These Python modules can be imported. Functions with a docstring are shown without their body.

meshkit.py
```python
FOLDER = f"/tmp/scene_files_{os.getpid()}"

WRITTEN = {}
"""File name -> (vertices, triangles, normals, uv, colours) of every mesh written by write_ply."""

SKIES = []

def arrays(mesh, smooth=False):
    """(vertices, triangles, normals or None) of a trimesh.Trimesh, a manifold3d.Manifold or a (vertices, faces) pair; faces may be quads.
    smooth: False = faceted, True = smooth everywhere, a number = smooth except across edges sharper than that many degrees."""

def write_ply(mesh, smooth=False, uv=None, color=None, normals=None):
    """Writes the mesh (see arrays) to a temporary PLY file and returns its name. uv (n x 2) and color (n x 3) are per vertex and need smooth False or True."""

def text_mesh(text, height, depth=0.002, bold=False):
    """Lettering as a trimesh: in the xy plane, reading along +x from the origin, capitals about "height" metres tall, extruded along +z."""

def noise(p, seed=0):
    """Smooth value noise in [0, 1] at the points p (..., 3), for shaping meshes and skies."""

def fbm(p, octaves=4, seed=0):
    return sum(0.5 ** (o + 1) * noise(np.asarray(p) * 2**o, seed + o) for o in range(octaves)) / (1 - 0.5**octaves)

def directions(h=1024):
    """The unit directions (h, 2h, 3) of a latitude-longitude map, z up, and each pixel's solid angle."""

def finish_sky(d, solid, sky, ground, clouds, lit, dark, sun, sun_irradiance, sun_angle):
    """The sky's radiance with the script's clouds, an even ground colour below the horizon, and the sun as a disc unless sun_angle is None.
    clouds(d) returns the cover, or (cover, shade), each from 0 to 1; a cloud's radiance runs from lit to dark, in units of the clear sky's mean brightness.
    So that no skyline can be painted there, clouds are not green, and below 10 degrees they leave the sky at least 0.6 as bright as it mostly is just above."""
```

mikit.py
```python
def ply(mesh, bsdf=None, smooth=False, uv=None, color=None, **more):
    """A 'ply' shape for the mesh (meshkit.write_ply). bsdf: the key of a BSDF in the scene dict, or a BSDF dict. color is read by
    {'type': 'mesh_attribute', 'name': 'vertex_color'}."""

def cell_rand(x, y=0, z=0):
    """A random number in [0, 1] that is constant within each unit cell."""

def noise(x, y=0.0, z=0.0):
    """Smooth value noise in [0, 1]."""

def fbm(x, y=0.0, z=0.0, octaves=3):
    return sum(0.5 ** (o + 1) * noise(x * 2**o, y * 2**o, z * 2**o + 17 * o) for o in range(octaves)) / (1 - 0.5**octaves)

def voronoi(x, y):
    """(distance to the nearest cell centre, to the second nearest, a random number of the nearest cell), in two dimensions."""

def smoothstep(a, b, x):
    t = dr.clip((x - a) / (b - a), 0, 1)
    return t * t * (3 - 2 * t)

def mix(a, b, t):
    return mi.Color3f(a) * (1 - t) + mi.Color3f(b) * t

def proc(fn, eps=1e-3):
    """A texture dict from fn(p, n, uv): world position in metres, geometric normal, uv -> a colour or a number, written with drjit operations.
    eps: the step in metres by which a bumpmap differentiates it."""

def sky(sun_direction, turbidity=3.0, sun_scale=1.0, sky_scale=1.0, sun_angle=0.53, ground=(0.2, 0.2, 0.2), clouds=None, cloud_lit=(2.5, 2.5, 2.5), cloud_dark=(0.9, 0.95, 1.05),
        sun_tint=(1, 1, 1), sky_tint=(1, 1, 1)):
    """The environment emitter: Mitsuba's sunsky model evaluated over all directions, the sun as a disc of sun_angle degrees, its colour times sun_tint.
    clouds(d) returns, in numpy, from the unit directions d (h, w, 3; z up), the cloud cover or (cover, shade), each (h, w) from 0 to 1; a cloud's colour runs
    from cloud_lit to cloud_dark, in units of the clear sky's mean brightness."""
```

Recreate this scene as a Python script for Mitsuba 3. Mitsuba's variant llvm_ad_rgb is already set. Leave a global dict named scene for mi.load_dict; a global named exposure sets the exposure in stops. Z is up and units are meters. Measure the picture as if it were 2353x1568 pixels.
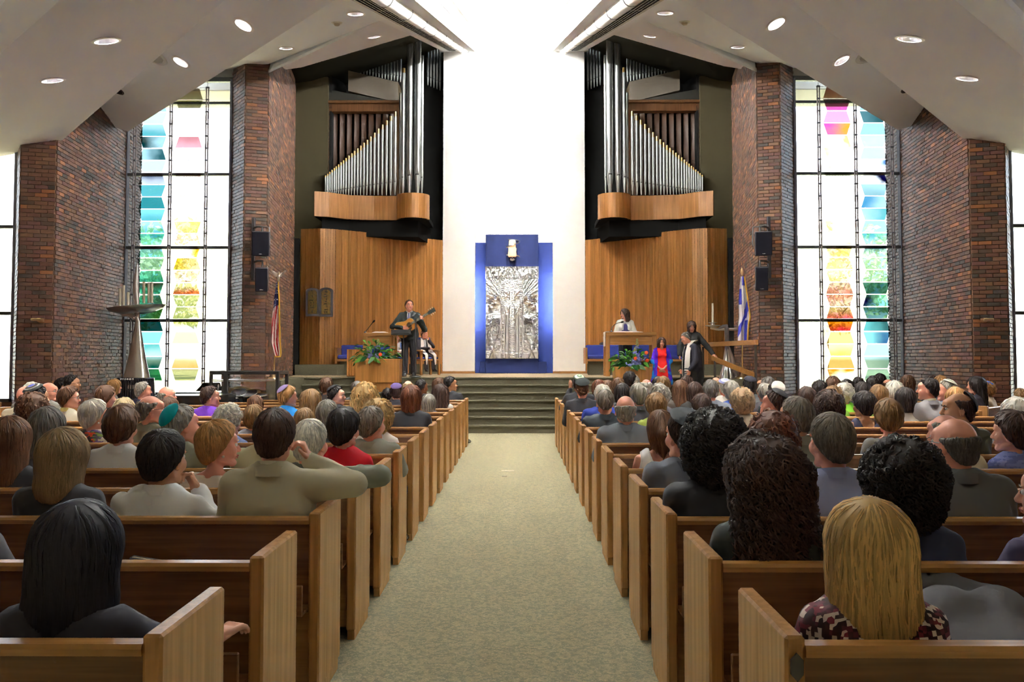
import math, random
import numpy as np, trimesh, manifold3d, shapely, shapely.geometry as sg
import mitsuba as mi, mikit, meshkit
T = mi.ScalarTransform4f
scene, labels = {}, {}
rng = np.random.default_rng(7)

# ---------------------------------------------------------------- camera, sky, sun, large lights, exposure
FPX, CX, CY = 1980.0, 1176.5, 743.0            # focal length and principal point, in pixels of the 2353 x 1568 frame
EYE = np.array([0.115, 0.0, 1.571])
YAW, PITCH = math.radians(0.39), math.radians(2.4)
FW = np.array([-math.sin(YAW)*math.cos(PITCH), math.cos(YAW)*math.cos(PITCH), math.sin(PITCH)])
RT = np.array([math.cos(YAW), math.sin(YAW), 0.0])
UP = np.cross(RT, FW)
scene['camera'] = {'type': 'perspective', 'fov': math.degrees(2*math.atan(1176.5/FPX)), 'fov_axis': 'x', 'near_clip': 0.05, 'far_clip': 500.0,
    'principal_point_offset_x': 0.0, 'principal_point_offset_y': (784.0-CY)/1568.0,
    'to_world': T().look_at(origin=EYE.tolist(), target=(EYE+FW).tolist(), up=[0, 0, 1])}
exposure = 3.5
scene['sky'] = mikit.sky((-0.25, -0.75, 0.62), turbidity=4.0, sun_scale=5.0, sky_scale=6.5, ground=(0.3, 0.33, 0.25),
    clouds=lambda d: np.clip(meshkit.fbm(d*3.0, 4, 5)*1.6-0.25, 0, 1), cloud_lit=(1.6, 1.6, 1.6), cloud_dark=(1.0, 1.03, 1.08))
LAMP = 420.0          # radiance of the recessed ceiling lamps
ADDED_TUBE = 56.0          # radiance of unseen tubes added in the roof slot to light it
NICHE = 11.0          # radiance of the tubes in the ark's niche
ADDED_SPOT = 10.0         # intensity of four unseen spotlights added in the slot to brighten ark and piers

# ---------------------------------------------------------------- helpers
def at(px, py, Y):
    """The point at depth Y (metres ahead of the camera) that the photograph shows at this pixel."""
    d = FW+(px-CX)/FPX*RT+(CY-py)/FPX*UP
    return EYE+d*(Y/d[1])
def srgb(r, g, b):
    c = np.array([r, g, b], float)/255
    return np.where(c <= 0.04045, c/12.92, ((c+0.055)/1.055)**2.4)
def tm(v, f): return trimesh.Trimesh(np.asarray(v, float), np.asarray(f, int), process=False)
def cat(ms): return trimesh.util.concatenate([m for m in ms if m is not None])
def box(x0, x1, y0, y1, z0, z1):
    m = trimesh.creation.box(extents=(abs(x1-x0), abs(y1-y0), abs(z1-z0)))
    m.apply_translation(((x0+x1)/2, (y0+y1)/2, (z0+z1)/2)); return m
def cbox(x0, x1, y0, y1, z0, z1, c=0.006):
    """A box with chamfered edges."""
    x0, x1, y0, y1, z0, z1 = min(x0, x1), max(x0, x1), min(y0, y1), max(y0, y1), min(z0, z1), max(z0, z1)
    c = min(c, (x1-x0)*.45, (y1-y0)*.45, (z1-z0)*.45); v = []
    for x in (x0, x1):
        for y in (y0, y1):
            for z in (z0, z1):
                sx, sy, sz = (c if x == x0 else -c), (c if y == y0 else -c), (c if z == z0 else -c)
                v += [(x+sx, y+sy, z), (x+sx, y, z+sz), (x, y+sy, z+sz)]
    return trimesh.convex.convex_hull(np.array(v))
def tube(pts, r, sides=8, caps=True):
    p = np.asarray(pts, float); n = len(p); r = np.broadcast_to(r, (n,)).astype(float)
    t = np.gradient(p, axis=0); t /= np.linalg.norm(t, axis=1, keepdims=True)+1e-12
    a = np.cross(t[0], [0, 0, 1.0] if abs(t[0][2]) < .9 else [1.0, 0, 0]); a /= np.linalg.norm(a); v = []
    for i in range(n):
        a = a-t[i]*(a@t[i]); a /= np.linalg.norm(a)+1e-12; b = np.cross(t[i], a)
        ang = np.arange(sides)*2*np.pi/sides
        v.append(p[i]+r[i]*(np.cos(ang)[:, None]*a+np.sin(ang)[:, None]*b))
    v = np.vstack(v); f = []
    for i in range(n-1):
        for j in range(sides):
            A, B = i*sides+j, i*sides+(j+1) % sides
            f += [(A, B, B+sides), (A, B+sides, A+sides)]
    if caps:
        v = np.vstack([v, p[:1], p[-1:]]); c0, c1 = len(v)-2, len(v)-1
        for j in range(sides):
            f += [(c0, (j+1) % sides, j), (c1, (n-1)*sides+j, (n-1)*sides+(j+1) % sides)]
    return tm(v, f)
def lathe(prof, n=24, loc=(0, 0, 0)):
    m = trimesh.creation.revolve(np.asarray(prof, float), sections=n); m.apply_translation(loc); return m
def prism(poly, h, frame=None):
    """Polygon (x, y) extruded to h along z, then moved by the 4x4 frame."""
    m = trimesh.creation.extrude_polygon(poly if hasattr(poly, 'exterior') else sg.Polygon(poly), h, engine='earcut')
    if frame is not None: m.apply_transform(frame)
    return m
def frame(o, x, y, z):
    m = np.eye(4); m[:3, 0], m[:3, 1], m[:3, 2], m[:3, 3] = x, y, z, o; return m
def hexa(q0, q1):
    """Solid between two quads with corresponding corners."""
    return trimesh.convex.convex_hull(np.vstack([q0, q1]))
def slab(poly, thick):
    """A flat 3-D polygon given thickness upwards (prism of a convex polygon)."""
    p = np.asarray(poly, float); return trimesh.convex.convex_hull(np.vstack([p, p+np.array([0, 0, thick])]))
def xf(m, M):
    m = m.copy(); m.apply_transform(M); return m
def rotz(a, o=(0, 0, 0)):
    m = trimesh.transformations.rotation_matrix(a, [0, 0, 1]); m[:3, 3] = o; return m
def col(m, c):
    c = np.asarray(c, float); n = len(m.vertices)
    return np.broadcast_to(c, (n, 3)) if c.ndim == 1 else c
def colcat(pairs):
    """[(mesh, colour), ...] joined into one mesh with vertex colours."""
    return cat([m for m, c in pairs]), np.vstack([col(m, c) for m, c in pairs])
_used = {}
def name(base):
    n = _used.get(base, 0); _used[base] = n+1
    return base if n == 0 else f'{base}_{n:03d}'
def thing(base, label, category, group=None, kind=None):
    k = name(base); labels[k] = {'label': label}
    if category: labels[k]['category'] = category
    if group: labels[k]['group'] = group
    if kind: labels[k]['kind'] = kind
    return k
def unshare(m, c=None):
    """Flat-shaded copy: each face its own vertices (needed to have vertex colours with sharp edges)."""
    return m
def pack(c):
    """A colour as one number, 6 bits to a channel in square-root space; the material 'VC' reads it back from the u coordinate, and v as a factor."""
    q = np.rint(np.sqrt(np.clip(np.asarray(c, float), 0, 1))*63).astype(int); return q[..., 0]*4096.0+q[..., 1]*64.0+q[..., 2]
def pack2(a, b):
    """Two colours in one number, 4 bits to a channel, for the stained glass."""
    q = np.rint(np.sqrt(np.clip(np.concatenate([a, b]), 0, 1))*15).astype(int); u = 0
    for x in q: u = u*16+int(x)
    return float(u)
def shape(m, mat, c=None, smooth=False, tone=None):
    """The shape dict. c: one colour, or one per vertex (then faces take their first vertex's). tone: a factor per vertex."""
    if c is None: return mikit.ply(m, mat, smooth=smooth)
    c = np.asarray(c, float)
    if smooth is False: v, f, n = np.array(m.vertices), np.array(m.faces), None
    else: v, f, n = meshkit.arrays(m, smooth)
    if c.ndim == 1: u = np.full(len(v), pack(c))
    else:
        pc = pack(c)
        if len(v) != len(m.vertices):
            from scipy.spatial import cKDTree
            pc = pc[cKDTree(m.vertices).query(v)[1]]
        fc = pc[f[:, 0]]; mixed = (pc[f] != fc[:, None]).any(1)
        u = pc.copy()
        if mixed.any():        # faces across a colour border get vertices of their own
            k = np.nonzero(mixed)[0]; old = f[k].ravel(); f = f.copy(); f[k] = len(v)+np.arange(3*len(k)).reshape(-1, 3)
            v = np.vstack([v, v[old]]); n = None if n is None else np.vstack([n, n[old]]); u = np.r_[u, np.repeat(fc[k], 3)]
            if tone is not None: tone = np.r_[tone, np.asarray(tone)[old]]
    w = np.ones(len(v)) if tone is None else np.asarray(tone, float)
    path = meshkit.write_ply((v, f), False, np.c_[u, w], None, n)
    return {'type': 'ply', 'filename': path, 'face_normals': n is None, 'bsdf': {'type': 'ref', 'id': mat}}
def put(key, m, mat, c=None, smooth=False, parent=None, label=None, tone=None):
    """Adds one entry: key is a full key, or a part's plain name when a parent is given."""
    if parent is not None: key = name(parent+'__'+key)
    scene[key] = shape(m, mat, c, smooth, tone)
    if label: labels[key] = {'label': label}
    return key
def again(part, ply, M, parent):
    key = name(parent+'__'+part); scene[key] = {**ply, 'to_world': T(M.tolist())}; return key
def struct(key, m, mat, c=None, smooth=False, label=None):
    scene[key] = shape(m, mat, c, smooth); labels[key] = {'kind': 'structure', **({'label': label} if label else {})}
    _used[key] = 1
    return key

# ---------------------------------------------------------------- materials
import drjit as dr
def unpack(p, n, uv):
    u = uv.x+0.5; r = dr.floor(u/4096.0); u = u-r*4096.0; g = dr.floor(u/64.0); b = dr.floor(u-g*64.0)
    return mi.Color3f(dr.square(r/63), dr.square(g/63), dr.square(b/63))*uv.y
def unpack2(p, n, uv):
    u = uv.x+0.5; q = []
    for k in range(5, -1, -1):
        x = dr.floor(u/16.0**k); u = u-x*16.0**k; q.append(dr.square(x/15))
    return mi.Color3f(*q[:3])*(1-uv.y)+mi.Color3f(*q[3:])*uv.y
VC = mikit.proc(unpack)
def two(b): return {'type': 'twosided', 'bsdf': b}
def princ(c, **k): return two({'type': 'principled', 'base_color': c, **k})
def rgb(*c): return {'type': 'rgb', 'value': list(map(float, c))}
N, FB = mikit.noise, mikit.fbm
scene['matte'] = two({'type': 'diffuse', 'reflectance': VC})
scene['satin'] = princ(VC, roughness=0.42, specular=0.5)
scene['gloss'] = princ(VC, roughness=0.16, specular=0.5)
scene['metal'] = princ(VC, roughness=0.22, metallic=1.0)
scene['brushed'] = princ(VC, roughness=0.42, metallic=1.0)
scene['cloth'] = princ(VC, roughness=0.85, specular=0.25, sheen=0.25)
scene['skin'] = princ(VC, roughness=0.5, specular=0.35)
scene['hair'] = princ(VC, roughness=0.58, specular=0.16)
scene['brick'] = princ(VC, roughness=0.55, specular=0.3)
scene['stained'] = {'type': 'thindielectric', 'specular_transmittance': mikit.proc(unpack2)}
scene['pane'] = {'type': 'thindielectric'}
def grain(p, along, across1, across2, a, b, sc=1.0):
    w = FB(across1*55*sc, across2*55*sc, along*1.6*sc)
    r = N(across1*260*sc, across2*260*sc, along*7*sc)
    return mikit.mix(a, b, mikit.smoothstep(0.25, 0.75, w)*0.75+r*0.25)
W0, W1 = (0.40, 0.195, 0.062), (0.29, 0.133, 0.040)
scene['wood_upright'] = princ(mikit.proc(lambda p, n, uv: grain(p, p.z, p.x, p.y, W0, W1)), roughness=0.38, specular=0.5)
scene['wood_along'] = princ(mikit.proc(lambda p, n, uv: grain(p, p.x, p.z, p.y, W0, W1)), roughness=0.33, specular=0.5)
scene['wood_dark'] = princ(mikit.proc(lambda p, n, uv: grain(p, p.x, p.z, p.y, (0.165, 0.07, 0.024), (0.09, 0.037, 0.014))), roughness=0.42, specular=0.45)  # pew oak with shade painted in, for backs, seat fronts and book racks
def plank_tex(a, b): return lambda p, n, uv: grain(p, p.z, p.x, p.y, a, b, 0.6)
PLANKS = []
for i, (a, b) in enumerate([((0.50, 0.225, 0.062), (0.34, 0.142, 0.037)), ((0.42, 0.182, 0.050), (0.29, 0.116, 0.030)), ((0.56, 0.262, 0.078), (0.40, 0.172, 0.047)), ((0.46, 0.213, 0.066), (0.32, 0.135, 0.039))]):
    PLANKS.append(f'plank_wood_{i}'); scene[PLANKS[-1]] = princ(mikit.proc(plank_tex(a, b)), roughness=0.45, specular=0.4)
def carpet_tex(p, n, uv):
    a = FB(p.x*52, p.y*52, p.z*52); s = N(p.x*170, p.y*170, p.z*170)
    c = mikit.mix((0.25, 0.222, 0.138), (0.175, 0.175, 0.120), mikit.smoothstep(0.35, 0.65, a))
    return mikit.mix(c, (0.36, 0.30, 0.19), mikit.smoothstep(0.55, 0.85, s)*0.6)
scene['carpet'] = two({'type': 'diffuse', 'reflectance': mikit.proc(carpet_tex)})
scene['stage_carpet'] = two({'type': 'diffuse', 'reflectance': mikit.proc(lambda p, n, uv: mikit.mix((0.078, 0.070, 0.046), (0.052, 0.048, 0.033), FB(p.x*40, p.y*40, p.z*40)))})
scene['paint'] = two({'type': 'diffuse', 'reflectance': mikit.proc(lambda p, n, uv: mikit.mix((0.87, 0.875, 0.86), (0.84, 0.845, 0.835), FB(p.x*1.2, p.y*1.2, p.z*1.2)))})
scene['grass'] = two({'type': 'diffuse', 'reflectance': mikit.proc(lambda p, n, uv: mikit.mix((0.31, 0.37, 0.25), (0.37, 0.42, 0.30), FB(p.x*1.5, p.y*1.5, 0)))})

# ---------------------------------------------------------------- floor and stage
STAGE_Z, STAGE_Y, STEP_Y = 1.15, 20.1, 18.35
struct('floor', cat([box(-21, 21, -9, 26.5, -0.2, 0.0)]), 'carpet')
NSTEP = 7; RISE = STAGE_Z/NSTEP; TREAD = (STAGE_Y-STEP_Y)/(NSTEP-1)
struct('stage', cat([box(-5.75, 5.75, STAGE_Y, 26.3, 0.0, STAGE_Z-.03), cbox(-5.77, 5.77, STAGE_Y-.03, 26.3, STAGE_Z-.035, STAGE_Z, .008)]), 'stage_carpet', label='carpeted stage in front of the ark')
st = thing('stage_steps', 'wide flight of dark carpeted steps from the aisle up to the stage', 'steps')
for i in range(NSTEP-1):
    y = STEP_Y+TREAD*i; z = RISE*(i+1)
    put('step', cat([box(-4.85, 4.55, y+.03, y+TREAD+.02, z-RISE+.001, z-.03), cbox(-4.85, 4.55, y-.012, y+TREAD+.03, z-.034, z, .006)]), 'stage_carpet', parent=st)
STAGE_TOP = srgb(168, 150, 126)
put('side_platform', cat([box(-5.55, -4.87, 18.3, 20.1, 0, STAGE_Z-.002), trimesh.convex.convex_hull(np.array([(x, y, z) for x, y in ((-4.92, 17.25), (-4.62, 17.25), (-4.62, 18.3), (-5.05, 18.3)) for z in (0, STAGE_Z-.004)])), trimesh.convex.convex_hull(np.array([(x, y, z) for x, y in ((4.7, 17.95), (5.0, 17.95), (5.12, 18.9), (4.7, 18.9)) for z in (0, STAGE_Z-.004)])), trimesh.convex.convex_hull(np.array([(x, y, z) for x, y in ((5.02, 18.9), (5.25, 18.9), (5.5, 20.1), (5.02, 20.1)) for z in (0, STAGE_Z-.002)]))]), 'stage_carpet', parent='stage')
put('floor_covering', box(-5.7, 5.7, STAGE_Y+.0, 26.2, STAGE_Z, STAGE_Z+.006), 'matte', srgb(150, 136, 112), parent='stage')

# ---------------------------------------------------------------- brick walls and piers
BRICKS = [srgb(82, 55, 39), srgb(70, 45, 33), srgb(57, 43, 36), srgb(45, 39, 34), srgb(114, 73, 45), srgb(76, 48, 42), srgb(91, 62, 43), srgb(68, 49, 41)]
BW = np.array([.20, .2, .15, .1, .06, .12, .1, .07])
MORTAR = srgb(84, 68, 54)
unit_brick = cbox(-.0965, .0965, 0, .09, -.0285, .0285, .003)
plain_brick = box(-.0965, .0965, 0, .09, -.0285, .0285)
BPLY = [shape(unit_brick, 'brick', c) for c in BRICKS]
def brick_face(parent, P0, P1, top, nparts, mirror, zlo=0.0, seed=0):
    """Running-bond bricks on the vertical face from P0 to P1 (plan), the room on the right-hand side walking P0 to P1."""
    P0, P1 = np.array(P0, float), np.array(P1, float); L = np.linalg.norm(P1-P0); u = (P1-P0)/L; nrm = np.array([u[1], -u[0]])
    r = np.random.default_rng(seed); courses = int((top-zlo)/.0677); todo = []
    for k in range(courses):
        s = 0.0 if k % 2 == 0 else -.1015
        z = zlo+.034+k*.0677
        while s < L-.03:
            a, b = max(s+.005, .002), min(s+.198, L-.002); s += .203
            if b-a > .05: todo.append(((a+b)/2, b-a, z, r.choice(len(BRICKS), p=BW), r.normal(0, .002), r.normal(0, .004)))
    order = np.argsort([-t[2] if t[2] > 1.0 else 50 for t in todo]) if nparts < len(todo) else range(len(todo))
    order = list(order)
    if nparts < len(todo): # the parts: those whose faces the camera sees largest, above the heads
        near = sorted(range(len(todo)), key=lambda i: (todo[i][2] < 1.3, abs(todo[i][2]-2.6)+0.6*todo[i][0])); chosen = set(near[:nparts])
    else: chosen = set(order)
    stuff, cs = [], []
    for i, (m, w, z, c, dj, tilt) in enumerate(todo):
        p = P0+u*m-nrm*(.0)
        ux = np.array([u[0], u[1], 0.0]); yy = np.array([-nrm[0], -nrm[1], 0.0])
        o = np.array([p[0]+nrm[0]*(.006+dj), p[1]+nrm[1]*(.006+dj), z])
        M = np.eye(4); M[:3, 0] = ux*(w/.193); M[:3, 1] = yy*.3; M[:3, 2] = [0, 0, 1]; M[:3, 3] = o
        if mirror: M[0, :] *= -1
        if i in chosen:
            again('brick', BPLY[c], M, parent)
        else:
            q = xf(plain_brick, M)
            if mirror: q.invert()
            stuff.append(q); cs.append(np.broadcast_to(BRICKS[c]*np.clip(1+r.normal(0, .08), .8, 1.2), (8, 3)))
    if stuff:
        k = put('brick_field', cat(stuff), 'brick', np.vstack(cs), parent=parent); labels[k] = {'kind': 'stuff'}
def mir(m, s):
    if s > 0:
        m = m.copy(); m.vertices[:, 0] *= -1; m.invert()
    return m
PA0, PA1, PA2, PA3 = (-8.57, 14.8), (-8.11, 14.1), (-7.62, 14.25), (-7.975, 17.6)
PB0, PB1, PB2, PB3 = (-5.79, 17.6), (-5.33, 17.0), (-4.93, 17.15), (-5.47, 21.3)
def plan_solid(pts, z0, z1, s):
    return mir(trimesh.creation.extrude_polygon(sg.Polygon(pts), z1-z0, engine='earcut').apply_translation((0, 0, z0)) or None, s)
def extr(pts, z0, z1, s=-1):
    m = trimesh.creation.extrude_polygon(sg.Polygon(pts), z1-z0, engine='earcut'); m.apply_translation((0, 0, z0)); return mir(m, s)
for s, side in ((-1, 'left'), (1, 'right')):
    mm = s > 0
    off = lambda p, d: p
    wn = f'wall_{side}'
    # long brick wall between the near pier and the stained-glass window, running on outside as a wing
    struct(wn, extr([PA2, PA3, (-8.07, 18.5), (-8.45, 18.5), (-8.4, 14.7)], 0, 7.4, s), 'matte', MORTAR)
    brick_face(wn, PA3, PA2, 6.9, 300, mm, 0, 11+s)
    brick_face(wn, (-8.07, 18.5), PA3, 7.3, 0, mm, 0, 14+s)
    pk = struct(f'wall_{side}_pier', extr([PA0, (-8.4, 14.7), PA2, PA1], 0, 6.2, s), 'matte', MORTAR)
    brick_face(pk, PA2, PA1, 6.1, 300, mm, 0, 21+s)
    brick_face(pk, PA1, PA0, 6.1, 0, mm, 0, 24+s)
    wk = struct(f'wall_{side}_far', extr([PB2, PB3, (-5.75, 21.3), (-5.6, 17.9)], 0, 8.6, s), 'matte', MORTAR)
    brick_face(wk, PB3, PB2, 8.4, 0, mm, 0, 31+s)
    pk = struct(f'wall_{side}_far_pier', extr([PB0, (-5.6, 17.9), PB2, PB1], 0, 7.8, s), 'matte', MORTAR)
    brick_face(pk, PB2, PB1, 7.6, 300, mm, 0, 41+s)
    brick_face(pk, PB1, PB0, 7.6, 0, mm, 0, 44+s)
    # low brick wall under the window, under the near window, and the walls out of view that close the hall
    struct(f'wall_{side}_sill', cat([extr([(-8.0, 17.55), (-5.76, 17.55), (-5.76, 17.85), (-8.0, 17.85)], 0, .86, s), extr([(-11.0, 14.75), (-8.55, 14.75), (-8.55, 15.05), (-11.0, 15.05)], 0, .86, s)]), 'satin', srgb(104, 70, 54))
    struct(f'wall_{side}_back', cat([extr([(-10.86, 11.3), (-10.86, 14.8), (-11.2, 14.8), (-11.2, 11.3)], 0, 6.6, s),
        extr([(-13.7, 11.3), (-13.7, 8.4), (-14.0, 8.4), (-14.0, 11.6)], 0, 6.2, s), extr([(-13.7, 8.4), (-16.5, 8.4), (-16.5, 8.7), (-13.7, 8.7)], 0, 6.2, s),
        extr([(-16.5, 8.4), (-16.5, -9), (-16.8, -9), (-16.8, 8.4)], 0, 6.2, s)]), 'satin', srgb(104, 70, 54))
struct('wall_back', box(-16.8, 16.8, -9.3, -9.0, 0, 7.0), 'matte', srgb(150, 130, 105))

# ---------------------------------------------------------------- windows
FRAME = srgb(58, 62, 66)
ZB = (.87, 2.364, 3.865, 5.38, 6.867, 7.36)
wi = 0
for s, side in ((-1, 'left'), (1, 'right')):
    for x0, x1, y, zs in ((-7.99, -5.78, 17.6, ZB), (-10.86, -8.56, 14.8, ZB[:4]+(5.95,)), (-13.7, -10.86, 11.3, ZB[:4]+(4.9,))):
        wi += 1; key = f'window_{wi}'; labels[key] = {'kind': 'structure'}
        ztop = zs[-1]
        hb = lambda z, w: mir(cbox(x0, x1, y-.05, y+.05, z-w, z+w, .006), s)
        put('sill', mir(cbox(x0, x1, y-.14, y+.07, zs[0]-.03, zs[0]+.03, .006), s), 'satin', FRAME, parent=key)
        for z in zs[1:-1]: put('transom', hb(z, .028), 'satin', FRAME, parent=key)
        put('head', hb(ztop, .045), 'satin', FRAME, parent=key)
        put('jamb', mir(cbox(x0, x0+.06, y-.06, y+.06, zs[0], ztop, .006), s), 'satin', srgb(96, 104, 118), parent=key)
        put('jamb', mir(cbox(x1-.05, x1, y-.06, y+.06, zs[0], ztop, .006), s), 'satin', srgb(96, 104, 118), parent=key)
        if wi not in (1, 4): put('spandrel', mir(box(x0-.2, x1+.2, y+.02, y+.1, ztop, ztop+2.2), s), 'matte', srgb(150, 150, 148), parent=key)
        else: put('spandrel', mir(box(x0-.2, x1+.2, y+.02, y+.1, ztop+.05, ztop+1.6), s), 'matte', srgb(150, 150, 148), parent=key)
        for a, b in zip(zs[:-1], zs[1:]):
            g = tm([(x0+.02, y, a), (x1-.02, y, a), (x1-.02, y, b), (x0+.02, y, b)], [(0, 1, 2), (0, 2, 3)])
            put('glass', mir(g, s), 'pane', parent=key)

# ---------------------------------------------------------------- stained-glass panels hung inside the windows
W = (255, 255, 255)
def V(a, b): return (a, a, b, b)
def H(a, b): return (a, b, a, b)
def A(a): return (a, a, a, a)
LG = [A((70, 85, 90)), V((120, 175, 170), (190, 235, 225)), A((215, 250, 245)), V((205, 242, 240), (110, 200, 195)), H((8, 46, 58), (170, 235, 230)), H((205, 245, 240), (40, 100, 110)), A((238, 255, 250)), V((15, 66, 88), (215, 242, 238)), A((100, 195, 175)), A((66, 160, 150)), V((150, 222, 215), (110, 205, 205)), V((190, 235, 232), (120, 205, 200)), V((55, 146, 135), (155, 228, 218)), V((80, 150, 180), (150, 220, 222)), A((130, 206, 206)), V((120, 195, 195), (58, 140, 134)), V((25, 72, 70), (70, 140, 130)), H((60, 140, 125), (28, 92, 84)), H((40, 120, 98), (24, 84, 70)), V((10, 36, 38), (24, 72, 66)), A((160, 228, 216)), V((120, 200, 190), (170, 230, 220)), V((130, 200, 192), (20, 78, 80)), H((30, 88, 86), (66, 124, 116))]
LY = [V((220, 190, 130), (232, 215, 175)), V((222, 212, 165), (255, 255, 250)), A(W), A(W), V((242, 160, 165), (252, 205, 205)), A(W), A(W), V((218, 145, 118), W), V(W, (250, 244, 180)), A(W), A((255, 250, 232)), H((252, 240, 200), (248, 228, 160)), A((255, 248, 215)), (W, (250, 205, 0), W, (255, 225, 60)), H((244, 200, 50), (255, 242, 185)), A((250, 212, 214)), V((255, 252, 245), (236, 96, 58)), A((246, 230, 184)), A((240, 234, 174)), V((232, 208, 92), (246, 246, 210)), A((251, 220, 205)), A((255, 255, 244)), V((255, 255, 240), (250, 226, 128)), V((240, 238, 200), (246, 238, 180))]
RR = [V((216, 82, 52), (250, 205, 160)), V((140, 92, 115), (255, 80, 186)), A((255, 200, 216)), ((255, 100, 185), (255, 195, 70), (255, 160, 190), (255, 240, 190)), H(W, (255, 222, 150)), H((255, 250, 165), W), H((255, 255, 150), W), A((255, 250, 238)), A(W), A(W), A(W), H((255, 226, 160), W), (W, W, W, (255, 226, 170)), H((255, 246, 205), (255, 220, 150)), V((255, 236, 190), (255, 240, 205)), V((255, 252, 240), (255, 238, 175)), V((247, 195, 200), (240, 145, 158)), V((236, 140, 150), (245, 180, 172)), V((244, 175, 165), (228, 110, 100)), V((250, 130, 20), (230, 44, 36)), A((252, 218, 148)), V((253, 228, 170), (252, 208, 108)), A((253, 214, 122)), ((250, 170, 10), (253, 226, 150), (252, 200, 70), W)]
RG = [A((92, 128, 150)), V((50, 70, 88), (200, 222, 230)), H((84, 158, 165), (52, 112, 102)), A((202, 241, 241)), A((238, 253, 251)), A((215, 248, 248)), H(W, (84, 160, 186)), ((250, 252, 255), (4, 16, 58), W, (20, 50, 100)), V((180, 225, 228), (130, 192, 200)), H((72, 144, 178), (178, 224, 232)), H((195, 238, 238), (110, 186, 198)), A((180, 231, 231)), V((104, 176, 178), (190, 232, 230)), V((40, 90, 140), (205, 243, 237)), A((200, 241, 232)), A((206, 246, 236)), V((36, 78, 80), (62, 110, 108)), H((6, 18, 30), (160, 212, 212)), V((58, 110, 106), (84, 140, 132)), H((110, 168, 175), (40, 82, 94)), H((160, 214, 218), (62, 112, 124)), A((196, 231, 232)), H((200, 236, 234), (150, 205, 206)), A((206, 246, 240))]
ROD = srgb(150, 146, 150)
BGL = 7.0     # how far beyond display white the daylight behind the glass is
PX = (-7.725, -6.99, -6.25); ZC1 = 7.14; DZ = .2503; NC = 24; AY = 17.42
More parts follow.
